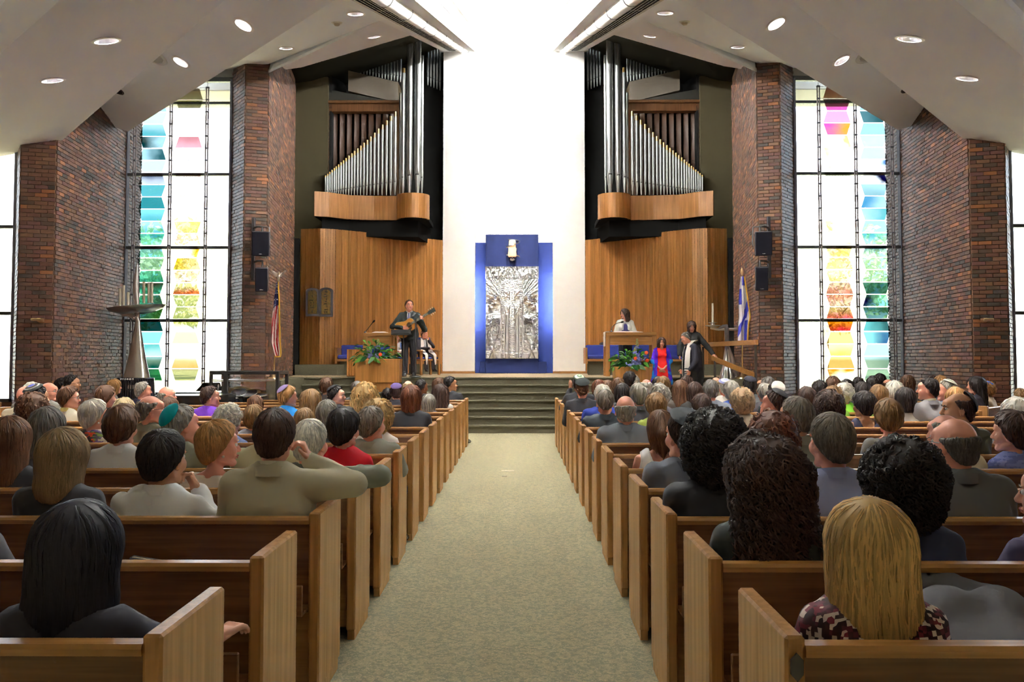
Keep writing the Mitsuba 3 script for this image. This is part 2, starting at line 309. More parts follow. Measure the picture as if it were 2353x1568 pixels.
for s, side, cols, lab in ((-1, 'left', (LG, LY), 'hanging stained-glass panel with a green and a yellow column, behind the silver candle stand'),
                         (1, 'right', (RG, RR), 'hanging stained-glass panel with a red and a green column, in the right window')):
    k = thing('stained_glass_panel', lab, 'stained glass')
    for x in PX:
        for dx in (-.022, .022): put('post', mir(tube([(x+dx, AY, .75), (x+dx, AY, ZC1+.02)], 0.014, 8), s), 'satin', srgb(122, 116, 120), parent=k)
        put('hanger', mir(tube([(x, AY, ZC1), (x, AY, 7.33)], .005, 6), s), 'satin', ROD, parent=k)
        for i in range(NC+2):
            put('clamp', mir(cbox(x-.034, x+.034, AY-.02, AY+.02, ZC1-DZ*i-.016, ZC1-DZ*i+.016, .004), s), 'satin', srgb(84, 84, 92), parent=k)
    for c in range(2):
        xa, xb = PX[c]+.034, PX[c+1]-.034; xm = (xa+xb)/2
        for i in range(NC+1):
            z1 = ZC1-DZ*i; z0 = z1-DZ
            put('rod', mir(tube([(xa-.03, AY, z1), (xb+.03, AY, z1)], .004, 6), s), 'satin', ROD, parent=k)
            nt = (i % 2 == 1) == (c == 0)         # narrow at the top
            if i == NC: q = None
            wt, wb = (.2, .275) if nt else (.275, .2)
            y = AY; zt, zb = z1-.012, z0+.008
            if i < NC:
                tl, tr, bl, br = [np.clip(srgb(*q)/BGL if q != W else np.ones(3)*.97, 0, .97) for q in cols[c][i]]
                if s > 0: tl, tr, bl, br = tr, tl, br, bl
                cs4 = [tl, tr, bl, br]; far = max(((np.abs(p-q).sum(), a, b) for a, p in enumerate(cs4) for b, q in enumerate(cs4)), key=lambda r: r[0])
                CA, CB = cs4[far[1]], cs4[far[2]]; ab = ((CB-CA)**2).sum()+1e-9
                t4 = [float(np.clip((q-CA)@(CB-CA)/ab, 0, 1)) if far[0] > .02 else 0.0 for q in cs4]
                if far[0] <= .02: CB = np.clip(CA*.8, 0, 1)
                n = 10; g, ff, tt = [], [], []
                sm = lambda t: t*t*(3-2*t)
                for a in range(n+1):
                    for b in range(n+1):
                        ta, tb = a/n, b/n; w = wt+(wb-wt)*ta
                        g.append((xm-w+2*w*tb, y, zt+(zb-zt)*ta))
                        e = (t4[0]*(1-sm(tb))+t4[1]*sm(tb))*(1-sm(ta))+(t4[2]*(1-sm(tb))+t4[3]*sm(tb))*sm(ta)
                        mot = .5*(meshkit.fbm(np.array([xm*9+tb*3.2, i*7.3+ta*1.7, c*5.0+s]), 3)-.5)
                        tt.append(np.clip(e+mot, 0, 1))
                for a in range(n):
                    for b in range(n):
                        A0 = a*(n+1)+b; ff += [(A0, A0+n+1, A0+1), (A0+1, A0+n+1, A0+n+2)]
                m = mir(tm(g, ff), s); key = name(k+'__coloured_pane')
                scene[key] = mikit.ply(m, 'stained', uv=np.c_[np.full(len(g), pack2(CA, CB)), tt])
                tint = np.array([.84, .93, .91]) if cols[c] in (LG, RG) else np.array([.95, .95, .9])
                for tri in ([(xa, y, zt), (xm-wt, y, zt), (xm-wb, y, zb), (xa, y, zb)], [(xm+wt, y, zt), (xb, y, zt), (xb, y, zb), (xm+wb, y, zb)]):
                    m = mir(tm(tri, [(0, 3, 1), (1, 3, 2)]), s); key = name(k+'__clear_pane')
                    scene[key] = mikit.ply(m, 'stained', uv=np.c_[np.full(4, pack2(tint, tint)), np.zeros(4)])

# ---------------------------------------------------------------- folded ceiling: level plates at 45 degrees to the aisle, stepping up towards the ark
SPX, SPI = 2.08, 1.14
def zsp(Y): return 2.655+.319*Y
def sp(x, Y): return np.array([-x, Y, zsp(Y)])
# ridge and valley lines: the wall end and the end on the roof spine
def spine_on(a, b):
    """Where the image line through pixels a, b meets the outer edge of the spine."""
    best = min(np.linspace(3, 25, 2201), key=lambda Y: abs((lambda d, e: d[0]*e[1]-d[1]*e[0])(np.subtract(b, a), np.subtract(project(sp(SPX, Y)), a))))
    return sp(SPX, best)
def project(p):
    v = np.asarray(p, float)-EYE; z = v@FW; return np.array([CX+FPX*(v@RT)/z, CY-FPX*(v@UP)/z])
vA, vB, vC, vD = at(125, 247, 14.25), at(322, 250, 17.0), at(617, 168, 17.15), at(700, 187, 19.5)
VAs, VBs, VCs, VDs = spine_on((125, 247), (490, 0)), spine_on((322, 250), (770, 0)), spine_on((617, 168), (873, 47)), spine_on((700, 187), (942, 82))
VZs = sp(SPX, VAs[1]-2.95); VYs = sp(SPX, VAs[1]-5.7)
def lev(o, t, z): return np.array([o[0]-t, o[1]+t, z])
vZ = lev(VZs, 8.3, 5.0); vY = lev(VYs, 9.6, 4.2)
# ridges: 1.15 m behind each valley on the spine
def rid(vs, t, up=.32):
    Y = vs[1]+1.15; o = sp(SPX, Y); z = zsp(Y)+up; return np.array([o[0], o[1], z]), lev(o, t, z)
RX0, RX1 = np.array([-SPX, -9.0, VYs[2]+.15]), np.array([-16.6, -9.0, VYs[2]+.15])
RYs, RY = rid(VYs, 9.2, .2); RZs, RZ = rid(VZs, 8.2, .25)
RAs = np.array([-SPX, VAs[1]+1.15, 6.38]); RA = at(193, 208, 15.6)
RBs, RB = rid(VBs, 4.95, .3); RB[2] = 7.33
RCs, RC = rid(VCs, 2.95, .25); RC[2] = 7.8
CANS = [(244, 93, 'A'), (560, 57, 'B'), (120, 184, 'A'), (416, 142, 'B'), (657, 110, 'C'), (817, 31, 'C'), (860, 84, 'D')]
DARKCAN = [(267, 206, 'B')]; SPK = [(348, 126, 'B')]; SPR = [(774, 52, 'C')]
CANS_ADDED = {'Z': [(-4.0, 7.4), (-6.6, 10.2), (-2.9, 6.4)], 'Y': [(-3.2, 3.2), (-6.0, 3.4), (-9.0, 5.2), (-3.2, .2), (-6.2, .2), (-3.2, -3.2), (-6.2, -3.2), (-9.5, 0.5)]}      # unseen lamps of the same kind, added over the rear to brighten the pews
PLATES = {'Y': [RX1, np.array([-16.6, 8.2, 4.2]), vY, VYs, RX0], 'Z': [RY, np.array([-13.6, 11.2, 5.0]), np.array([-10.9, 11.2, 5.0]), vZ, VZs, RYs],
    'A': [RZ, np.array([-10.8, 14.7, 5.95]), np.array([-8.62, 14.75, 5.95]), vA, VAs, RZs],
    'B': [RA, np.array([-7.97, 17.0, vB[2]]), vB, VBs, RAs],
    'C': [RB, np.array([-6.9, 17.62, 7.38]), np.array([-5.6, 17.62, 7.38]), vC, VCs, RBs],
    'D': [RC, at(655, 187, 19.5), vD, VDs, RCs]}
def hit_plane(px, py, o, nn):
    d = FW+(px-CX)/FPX*RT+(CY-py)/FPX*UP; return EYE+d*(((o-EYE)@nn)/(d@nn))
labels['ceiling'] = {'kind': 'structure'}
WHITE_TRIM = srgb(232, 228, 220)
n_can = 0
CELL_POS = {-1: 'left', 1: 'right'}
for s in (-1, 1):
    for key, poly in PLATES.items():
        P = np.array(poly); a = P[0]; vs, rs = P[-2], P[-1]
        # plane through the ridge's ends and the valley's end on the spine
        nn = np.cross(rs-a, vs-a); nn /= np.linalg.norm(nn); nn *= -np.sign(nn[2])     # pointing down
        ex = (rs-a)/np.linalg.norm(rs-a); ey = np.cross(-nn, ex); Fm = frame(a, ex, ey, -nn)
        q = np.c_[(P-a)@ex, (P-a)@ey]
        pg = sg.Polygon(q).buffer(0)
        if pg.geom_type != 'Polygon': pg = max(pg.geoms, key=lambda g: g.area)
        holes = []
        for lst, kind in ((CANS, 'can'), (DARKCAN, 'dark'), (SPK, 'speaker'), (SPR, 'sprinkler')):
            for px, py, kk in lst:
                if kk != key: continue
                h = hit_plane(px, py, a, nn); c2 = ((h-a)@ex, (h-a)@ey)
                R = .125
                if kind in ('can', 'dark'): pg = pg.difference(sg.Point(c2).buffer(R, 16))
                holes.append((kind, h, c2, R))
        for X_, Y_ in CANS_ADDED.get(key, []):
            h = np.array([X_, Y_, a[2]-((X_-a[0])*nn[0]+(Y_-a[1])*nn[1])/nn[2]]); c2 = ((h-a)@ex, (h-a)@ey)
            if pg.contains(sg.Point(c2).buffer(.2)): pg = pg.difference(sg.Point(c2).buffer(.125, 16)); holes.append(('can', h, c2, .125))
        m = prism(pg, .06, Fm)
        put('plate', mir(m, s), 'paint', parent='ceiling')
        for kind, h, c2, R in holes:
            L = lambda prof, n=28: mir(xf(lathe(prof, n), frame(h, ex, ey, -nn)), s)
            depth = 'nearest the aisle' if abs(h[0]) < 4 else 'out'
            hh = project(h*np.array([-s, 1, 1])) 
            if kind == 'can':
                back = not any(abs(project(h)-np.array(c_[:2])).max() < 2 for c_ in CANS)
                idx = sorted([c_[0] for c_ in CANS if c_[2] == key], reverse=True)
                if back: k = name('ceiling__rear_lamp'); L0 = L; Q = lambda nm, m, mat, c: (m, mat, c)
                else:
                    which = ['lamp nearest the bright slot', 'lamp nearer the wall'][min(range(len(idx)), key=lambda i: abs(idx[i]-project(h)[0]))] if len(idx) > 1 else 'only lamp'
                    fold = {'A': 'nearest ceiling fold', 'B': 'second ceiling fold, with the speaker grille', 'C': 'third ceiling fold, with the smoke detector', 'D': 'last ceiling fold before the organ'}[key]
                    k = thing('ceiling_lamp', f'bright recessed {which} in the {fold}, {CELL_POS[s]} side', 'ceiling lamp', 'recessed lamps in the folded ceiling')
                if back:
                    scene[k] = shape(L([(0, .150), (.06, .158), (.068, .165), (0, .168)]), 'matte', np.array([.9, .9, .85])); scene[k]['emitter'] = {'type': 'area', 'radiance': rgb(LAMP, LAMP*.91, LAMP*.80)}
                    put('rear_reflector', L([(R-.004, -.004), (R-.02, .06), (.075, .17), (.07, .17), (R-.026, .06), (R-.010, -.004), (R-.004, -.004)]), 'metal', np.array([.9, .86, .84]), parent='ceiling', smooth=40); continue
                put('trim', L([(R-.006, -.012), (R+.02, -.012), (R+.024, -.004), (R+.02, .0), (R-.006, .0), (R-.006, -.012)]), 'satin', WHITE_TRIM, parent=k, smooth=40)
                put('reflector', L([(R-.004, -.004), (R-.02, .06), (.075, .17), (.07, .17), (R-.026, .06), (R-.010, -.004), (R-.004, -.004)]), 'metal', np.array([.9, .86, .84]), parent=k, smooth=40)
                put('lamp', L([(.0, .150), (.06, .158), (.068, .165), (0, .168)]), 'matte', np.array([.9, .9, .85]), parent=k)
                scene[k+'__lamp']['emitter'] = {'type': 'area', 'radiance': rgb(LAMP, LAMP*.91, LAMP*.80)}
                put('housing', L([(0, .2), (R+.03, .2), (R+.03, .06), (R+.026, .06), (R+.026, .19), (0, .19)]), 'satin', srgb(60, 60, 60), parent=k)
            elif kind == 'dark':
                k = thing('dark_ceiling_lamp', f'unlit black recessed ceiling lamp above the {CELL_POS[s]} stained-glass window', 'ceiling lamp')
                put('trim', L([(R-.01, -.012), (R+.016, -.012), (R+.018, 0), (R-.01, 0), (R-.01, -.012)]), 'satin', srgb(40, 40, 42), parent=k, smooth=40)
                put('baffle', L([(R-.008, -.003), (R-.02, .1), (0, .11), (0, .12), (R-.01, .11), (R-.004, -.003), (R-.008, -.003)]), 'satin', srgb(26, 26, 28), parent=k, smooth=40)
                put('bulb', L([(0, .03), (.04, .045), (.05, .07), (.03, .1), (0, .1)], 16), 'gloss', srgb(110, 110, 112), parent=k, smooth=True)
            elif kind == 'speaker':
                k = thing('ceiling_speaker', f'round grey ceiling loudspeaker grille in a white ring, {CELL_POS[s]} side', 'ceiling speaker')
                put('ring', L([(.2, -.014), (.25, -.012), (.258, 0), (.2, 0), (.2, -.014)]), 'satin', srgb(214, 214, 208), parent=k, smooth=40)
                put('grille', L([(0, -.014), (.14, -.011), (.19, -.004), (.19, .0), (0, .0)]), 'matte', srgb(178, 178, 170), parent=k, smooth=True)
            else:
                k = thing('smoke_detector', f'small cream smoke detector on the ceiling over the {CELL_POS[s]} organ', 'smoke detector')
                put('base', L([(0, -.02), (.075, -.018), (.09, 0), (0, 0)]), 'satin', srgb(220, 214, 196), parent=k, smooth=30)
                put('dome', L([(0, -.055), (.035, -.05), (.05, -.03), (.05, -.018), (0, -.018)]), 'satin', srgb(180, 170, 140), parent=k, smooth=30)
    # risers between one plate's far edge and the next plate's near edge
    for (v0, v1), (r0, r1) in (((vY, VYs), (RY, RYs)), ((vZ, VZs), (RZ, RZs)), ((vA, VAs), (RA, RAs)), ((vB, VBs), (RB, RBs)), ((vC, VCs), (RC, RCs))):
        up = np.array([0, 0, .05])
        v0e = v0+(v0-v1)*.12
        m = trimesh.convex.convex_hull(np.array([v0e, v1, r0, r1, v0e+up, v1+up, r0+up, r1+up]))
        put('riser', mir(m, s), 'paint', parent='ceiling')
    # the sloping spine: soffit, its outer face, and the shaft's inner wall
    y0, y1 = VYs[1], 25.3
    def quadstrip(x0, x1, z0a, z1a, ya, yb):
        return trimesh.convex.convex_hull(np.array([(-x, y, zsp(y)+z) for x in (x0, x1) for y in (ya, yb) for z in (z0a, z1a)]))
    put('spine_soffit', mir(quadstrip(SPX+.0, SPI, 0, .06, y0, y1), s), 'paint', parent='ceiling')
    put('spine_side', mir(quadstrip(SPX, SPX-.06, .0, 1.6, y0, y1), s), 'paint', parent='ceiling')
    put('slot_wall', mir(quadstrip(SPI+.06, SPI, .06, 1.9, y0, 25.3), s), 'paint', parent='ceiling')
# the level ceiling over the rear of the hall and the roof over the slot, all in the rear out of view
put('rear_plate', cat([box(-2.2, 2.2, -9, VYs[1]+.02, VYs[2], VYs[2]+.08)]), 'paint', parent='ceiling')
ys, ye = VYs[1], 26.0
put('slot_end', box(-2.2, 2.2, ys-.1, ys, VYs[2]-.02, VYs[2]+2.6), 'paint', parent='ceiling')
put('slot_roof', trimesh.convex.convex_hull(np.array([(x, y, zsp(y)+z) for x in (-1.25, 1.25) for y in (ys, ye) for z in (1.9, 1.96)])), 'paint', parent='ceiling')
# roof outside, so that no sky leaks between the plates
for s in (-1, 1):
    pts = [(-2.1, -9.2, zsp(VYs[1])+1.62), (-2.1, VYs[1], zsp(VYs[1])+1.62), (-2.1, 19.0, zsp(19.0)+1.62), (-5.3, 18.3, 9.2), (-8.3, 17.9, 8.2), (-11.1, 15.1, 7.4), (-14.0, 11.6, 6.6), (-17.0, 8.8, 6.3), (-17.0, -9.2, 6.3)]
    v = np.array(pts+[(x, y, z+.08) for x, y, z in pts]); n = len(pts); f = []
    for i in range(1, n-1): f += [(0, i+1, i), (n, n+i, n+i+1)]
    for i in range(n): j = (i+1) % n; f += [(i, j, n+j), (i, n+j, n+i)]
    put('roof', mir(tm(v, f), s), 'matte', srgb(110, 110, 110), parent='ceiling')

# ---------------------------------------------------------------- the ark wall between the two organ chambers
WHITEWALL = srgb(243, 243, 241)
AW = 25.1
for s, side in ((-1, 'left'), (1, 'right')):
    key = struct(f'wall_ark_{side}', mir(box(-2.08, -1.14, AW, AW+.22, STAGE_Z, 10.75), s), 'matte', WHITEWALL)
    put('return', mir(box(-2.08, -1.98, AW+.22, 26.4, STAGE_Z, 10.9), s), 'matte', WHITEWALL, parent=key)
    struct(f'baseboard_{side}', mir(cbox(-2.09, -1.13, AW-.02, AW, STAGE_Z+.006, STAGE_Z+.075, .004), s), 'wood_along')
struct('wall_ark', cat([box(-1.99, 1.99, 25.95, 26.1, STAGE_Z, 11.75), box(-1.14, 1.14, 25.95, 26.35, 11.74, 13.2)]), 'matte', WHITEWALL)
struct('trim_1', cat([box(-1.1, -1.06, 25.9, 25.95, STAGE_Z, 11.72), box(1.06, 1.1, 25.9, 25.95, STAGE_Z, 11.72), box(-1.1, 1.1, 25.9, 25.95, 11.68, 11.75)]), 'matte', WHITEWALL)
struct('wall_roof_end', cat([box(-1.2, 1.2, 26.3, 26.4, 10.5, 13.4), box(-2.2, -1.1, 25.1, 25.2, 10.68, 12.7), box(1.1, 2.2, 25.1, 25.2, 10.68, 12.7)]), 'matte', WHITEWALL)
# tubes hidden in the sides of the niche
for s, side in ((-1, 'left'), (1, 'right')):
    k = put('niche_tube', mir(tube([(-1.27, 25.52, 2.5), (-1.27, 25.52, 4.15)], .022, 10), s), 'matte', np.array([.9, .9, .9]), parent=f'wall_ark_{side}')
    scene[k]['emitter'] = {'type': 'area', 'radiance': rgb(NICHE, NICHE*1.04, NICHE*1.15)}
    put('tube_holder', mir(cat([cbox(-1.31, -1.23, 25.47, 25.57, 2.42, 2.5, .01), cbox(-1.31, -1.23, 25.47, 25.57, 4.15, 4.23, .01), box(-1.33, -1.29, 25.5, 25.54, 2.42, 4.23)]), s), 'satin', srgb(150, 150, 150), parent=f'wall_ark_{side}')
# unseen tubes added on the two spines to light the roof slot
for s in (-1, 1):
    for i in range(9):
        ya = 7.2+i*2.0; yb = ya+1.75
        k = put('slot_tube', mir(tube([(-1.0, ya, zsp(ya)+.42), (-1.0, yb, zsp(yb)+.42)], .025, 8), s), 'matte', np.array([.9, .9, .9]), parent='ceiling')
        scene[k]['emitter'] = {'type': 'area', 'radiance': rgb(ADDED_TUBE, ADDED_TUBE*.99, ADDED_TUBE*.95)}
        put('slot_ledge', mir(trimesh.convex.convex_hull(np.array([(-x, y, zsp(y)+z) for x in (.9, 1.16) for y in (ya-.13, yb+.13) for z in (.3, .36)])), s), 'paint', parent='ceiling')

# unseen spotlights added up in the slot to whiten the piers and the ark
for s in (-1, 1):
    for y_, tx, tz in ((19.0, -1.6, 4.6), (20.0, -.55, 2.6)):
        o = np.array([s*.95, y_, zsp(y_)+1.35]); t_ = np.array([-s*tx, 25.1, tz]); d = (t_-o)/np.linalg.norm(t_-o); e1 = np.cross(d, [0, 0, 1.0]); e1 /= np.linalg.norm(e1)
        put('spotlight', xf(lathe([(.0, -.2), (.06, -.2), (.075, .0), (.068, .0), (.05, -.16), (0, -.17)], 18), frame(o, e1, np.cross(d, e1), d)), 'satin', srgb(230, 230, 226), parent='ceiling', smooth=40)
        scene[name('spot_beam')] = {'type': 'spot', 'intensity': rgb(ADDED_SPOT, ADDED_SPOT*.9, ADDED_SPOT*.8), 'cutoff_angle': 34.0, 'beam_width': 14.0, 'to_world': T().look_at(origin=(o+d*.02).tolist(), target=t_.tolist(), up=[0, 0, 1])}
# ---------------------------------------------------------------- the ark: blue niche cloth, blue board, embossed silver doors, eternal lamp
NAVY = srgb(36, 50, 104)
ark = thing('ark', 'tall navy blue ark with embossed silver doors between the two white piers', 'ark')
zt_n, zt_b = at(1177, 558, 25.85)[2], at(1177, 539, 25.4)[2]
put('blue_backing', cbox(-1.62, 1.62, 25.84, 25.94, STAGE_Z+.006, zt_n, .01), 'cloth', srgb(42, 60, 118), parent=ark)
xl, xr = at(1116, 700, 25.4)[0], at(1237, 700, 25.4)[0]
put('blue_board', cbox(xl, xr, 25.4, 25.6, STAGE_Z+.006, zt_b, .012), 'cloth', srgb(26, 35, 76), parent=ark)
put('blue_plinth', cbox(-1.0, .96, 25.45, 25.83, STAGE_Z+.006, STAGE_Z+.35, .01), 'cloth', srgb(26, 35, 76), parent=ark)
zd0, zd1, zh0, zh1 = at(1177, 823, 25.36)[2], at(1177, 641, 25.36)[2], at(1177, 641, 25.36)[2], at(1177, 613, 25.36)[2]
SILVER = np.array([.86, .87, .88])
def relief(x0, x1, z0, z1, nx, nz, hfun, y=25.37, depth=.15):
    xs, zs = np.linspace(x0, x1, nx), np.linspace(z0, z1, nz); X, Z = np.meshgrid(xs, zs)
    u, w = (X-x0)/(x1-x0), (Z-z0)/(z1-z0); Hh = hfun(u, w)*depth
    v = np.c_[X.ravel(), (y-Hh).ravel(), Z.ravel()]; i = (np.arange(nz-1)[:, None]*nx+np.arange(nx-1)[None]).ravel()
    return tm(v, np.vstack([np.c_[i, i+1, i+nx], np.c_[i+1, i+nx+1, i+nx]]))
ss = lambda a, b, x: np.clip((x-a)/(b-a), 0, 1)**2*(3-2*np.clip((x-a)/(b-a), 0, 1))
def ridge(d, w): return np.exp(-(d/w)**2)
def door_h(u, w):
    """Embossed doors: a central stem of columns with square medallions, rays above, animals and leaves at the sides."""
    a = abs(u-.5); h = np.zeros_like(u)
    stem = 1-ss(.20, .215, a); h += .35*stem
    for c in (.065, .13, .195): h += .35*ridge(a-c, .012)*stem*(w < .62)
    h += .22*(np.sin(w*230) > 0)*ridge(a-.04, .018)*(w < .5)+.22*(np.sin(w*260) > .2)*ridge(a-.17, .018)*(w < .95)
    for cz, hh in ((.60, .07), (.79, .065)):
        sq = (1-ss(.045, .05, abs(a-.095)))*(1-ss(hh*.85, hh*.9, abs(w-cz))); h += .3*sq
        h += .45*sq*(meshkit.fbm(np.stack([u*26, w*46, u*0+cz], -1), 3)-.4)
    side = ss(.215, .235, a); ang = np.arctan2(w-.70, a-.10+1e-6); rad = np.hypot(w-.70, a-.1)
    h += side*.55*(np.sin(ang*34) > 0)*ss(.1, .16, rad)*ss(.74, .8, w)
    h += side*.5*(np.sin(np.arctan2(w-.42, a-.2)*26) > .2)*ss(.40, .44, w)*(1-ss(.5, .53, w))
    for cx, cz, rx, rz in ((.32, .725, .10, .035), (.41, .665, .085, .03), (.28, .77, .05, .028), (.45, .61, .05, .05)):  # the animals' bodies, heads and tails
        h += side*.75*np.exp(-(((a-cx)/rx)**2+((w-cz)/rz)**2)*1.4)
    lf = meshkit.fbm(np.stack([a*22, w*44, u*0], -1), 3, 3); h += side*.9*ss(.42, .58, lf)*(1-ss(.50, .56, w))*ss(.08, .1, w)
    h += side*.5*(ridge(a-.30-.06*np.sin(w*14), .012)+ridge(a-.42+.04*np.sin(w*17), .01))*(1-ss(.5, .55, w))
    h += .4*(1-ss(.06, .065, w)); return h+.06*meshkit.fbm(np.stack([u*60, w*120, u*0], -1), 2, 9)
def head_h(u, w):
    fr = np.maximum(ss(.955, .965, abs(u-.5)*2), ss(.72, .76, abs(w-.5)*2)); h = .5*fr+.25*fr*(np.sin(u*260) > 0)
    return h+(1-fr)*.65*ss(.47, .53, meshkit.fbm(np.stack([u*46, w*7, u*0], -1), 3, 4))
for a, b, side in ((xl+.012, -.058, 'left'), (-.058, xr-.012, 'right')):
    m = relief(a, b, zd0, zd1, 130, 340, lambda u, w, a=a, b=b: door_h((a+u*(b-a)-xl)/(xr-xl), w))
    put('door', m, 'metal', np.array([.93, .93, .94]), parent=ark, smooth=True, label='embossed silver ark door')
put('lintel', relief(xl-.01, xr+.01, zh0+.01, zh1, 200, 40, head_h, 25.33, .09), 'metal', np.array([.93, .93, .94]), parent=ark, smooth=True, label='embossed silver lintel band')
put('lintel_body', cbox(xl-.012, xr+.012, 25.335, 25.41, zh0, zh1, .006), 'metal', SILVER*.9, parent=ark)
put('door_edge', cat([cbox(xl+.005, xr-.005, 25.345, 25.41, zd0-.02, zd0+.02, .004), cbox(xl+.002, xl+.016, 25.35, 25.41, zd0, zd1, .003), cbox(xr-.016, xr-.002, 25.35, 25.41, zd0, zd1, .003)]), 'metal', SILVER, parent=ark)
el = thing('eternal_lamp', 'eternal lamp of pinkish glowing glass wound in a silver ribbon on the blue board', 'lamp')
c = at(1177, 572, 25.25); R = .155
body = trimesh.convex.convex_hull(np.array([(x*w, y*w*.8, z) for z, w in ((-.24, .11), (-.2, .125), (.22, .095), (.25, .07)) for x, y in ((-1, -1), (1, -1), (1, 1), (-1, 1), (0, -1.25))]))
body.apply_translation(c); put('glass_body', body, 'satin', srgb(250, 190, 150), parent=el, smooth=30)
scene[el+'__glass_body']['emitter'] = {'type': 'area', 'radiance': rgb(.02, .012, .007)}
th = np.linspace(0, 2.35*2*np.pi, 90); zz = np.linspace(-.27, .27, 90); rr = R*(1+.25*np.cos(th*.5))
rib = np.c_[c[0]+rr*1.15*np.cos(th), c[1]-.0+rr*.8*np.sin(th), c[2]+zz+.05*np.sin(th*1.0+.6)]
def ribbon(p, w, t=.008):
    p = np.asarray(p); n = len(p); up = np.array([0, 0, w]); tg = np.gradient(p, axis=0); out = np.cross(tg, [0, 0, 1.0]); out /= np.linalg.norm(out, axis=1, keepdims=True)+1e-9
    v = np.concatenate([p-up-out*t, p+up-out*t, p+up+out*t, p-up+out*t]); f = []
    for i in range(n-1):
        for k in range(4):
            a, b = k*n+i, ((k+1) % 4)*n+i; f += [(a, b, b+1), (a, b+1, a+1)]
    f += [(0, 2*n, n), (0, 3*n, 2*n), (n-1, 2*n-1, 3*n-1), (n-1, 3*n-1, 4*n-1)]; return tm(v, f)
put('silver_ribbon', ribbon(rib, .016), 'metal', SILVER, parent=el, smooth=40)
put('finial', cat([trimesh.creation.icosphere(2, .035).apply_translation((c[0]+dx, c[1], c[2]-.33+abs(dx)*.3)) for dx in (-.04, 0, .04)]), 'metal', SILVER, parent=el, smooth=True)
put('bracket', tube([c+[0, .02, -.25], c+[0, .1, -.25], (c[0], 25.41, c[2]-.25)], .012, 8), 'metal', SILVER, parent=el, smooth=40)

# ---------------------------------------------------------------- slatted wood panelling behind the stage
zp = 5.055; prng = np.random.default_rng(3)
PAN = [(-5.69, 22.9), (-5.15, 22.80), (-4.775, 22.95), (-2.09, 25.1)]
for s, side in ((-1, 'left'), (1, 'right')):
    k = struct(f'wall_panelling_{side}', extr([PAN[0], PAN[1], PAN[2], PAN[3], (-2.09, 25.3), (-4.85, 23.15), (-5.15, 23.0), (-5.69, 23.1)], STAGE_Z, zp-.015, s), 'matte', srgb(54, 32, 16))
    for (p, q), wd in zip(zip(PAN[:-1], PAN[1:]), (.066, .066, .094)):
        p, q = np.array(p), np.array(q); L = np.linalg.norm(q-p); n = int(round(L/wd)); u = (q-p)/L; nr = np.array([u[1], -u[0]])
        for i in range(n):
            a, b = p+u*(L*i/n+.003), p+u*(L*(i+1)/n-.003); d = .016+prng.uniform(-.004, .004)
            pl = extr([a, b, b+nr*d, a+nr*d], STAGE_Z+.006, zp, s)
            put('plank', pl, PLANKS[prng.integers(4)], parent=k)
    # carpeted ledge along its foot
    z1 = at(720, 838, 22.6)[2]
    struct(f'stage_ledge_{side}', extr([(-5.7, 22.45), (-5.3, 22.45), (-4.6, 22.5), (-2.4, 24.2), (-2.12, 25.05), (-4.77, 22.93), (-5.15, 22.78), (-5.69, 22.88)], STAGE_Z, z1, s), 'stage_carpet')
    # black screen and olive chamber walls
    zb = at(650, 547, 22.6)[2]
    struct(f'wall_screen_{side}', extr([(-6.2, 22.55), (-5.68, 22.7), (-5.68, 22.78), (-6.2, 22.63)], STAGE_Z-.1, zb, s), 'matte', srgb(20, 20, 17))
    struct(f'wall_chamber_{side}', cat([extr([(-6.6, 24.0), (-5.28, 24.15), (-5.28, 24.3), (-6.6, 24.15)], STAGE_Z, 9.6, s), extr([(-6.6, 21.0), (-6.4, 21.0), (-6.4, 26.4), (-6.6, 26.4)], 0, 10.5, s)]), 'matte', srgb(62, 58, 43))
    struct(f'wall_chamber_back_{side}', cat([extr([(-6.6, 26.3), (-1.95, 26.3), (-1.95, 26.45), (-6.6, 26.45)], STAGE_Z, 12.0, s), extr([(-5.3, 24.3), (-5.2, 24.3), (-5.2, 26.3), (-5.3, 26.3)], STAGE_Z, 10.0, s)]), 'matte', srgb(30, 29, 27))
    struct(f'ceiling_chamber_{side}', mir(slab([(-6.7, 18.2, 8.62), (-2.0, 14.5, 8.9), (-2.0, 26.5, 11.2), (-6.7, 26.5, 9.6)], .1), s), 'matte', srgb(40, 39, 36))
    struct(f'wall_outer_{side}', cat([extr([(-5.6, 17.9), (-5.9, 17.9), (-6.65, 26.5), (-6.4, 26.5)], 0, 9.5, s)]), 'matte', srgb(60, 50, 42))

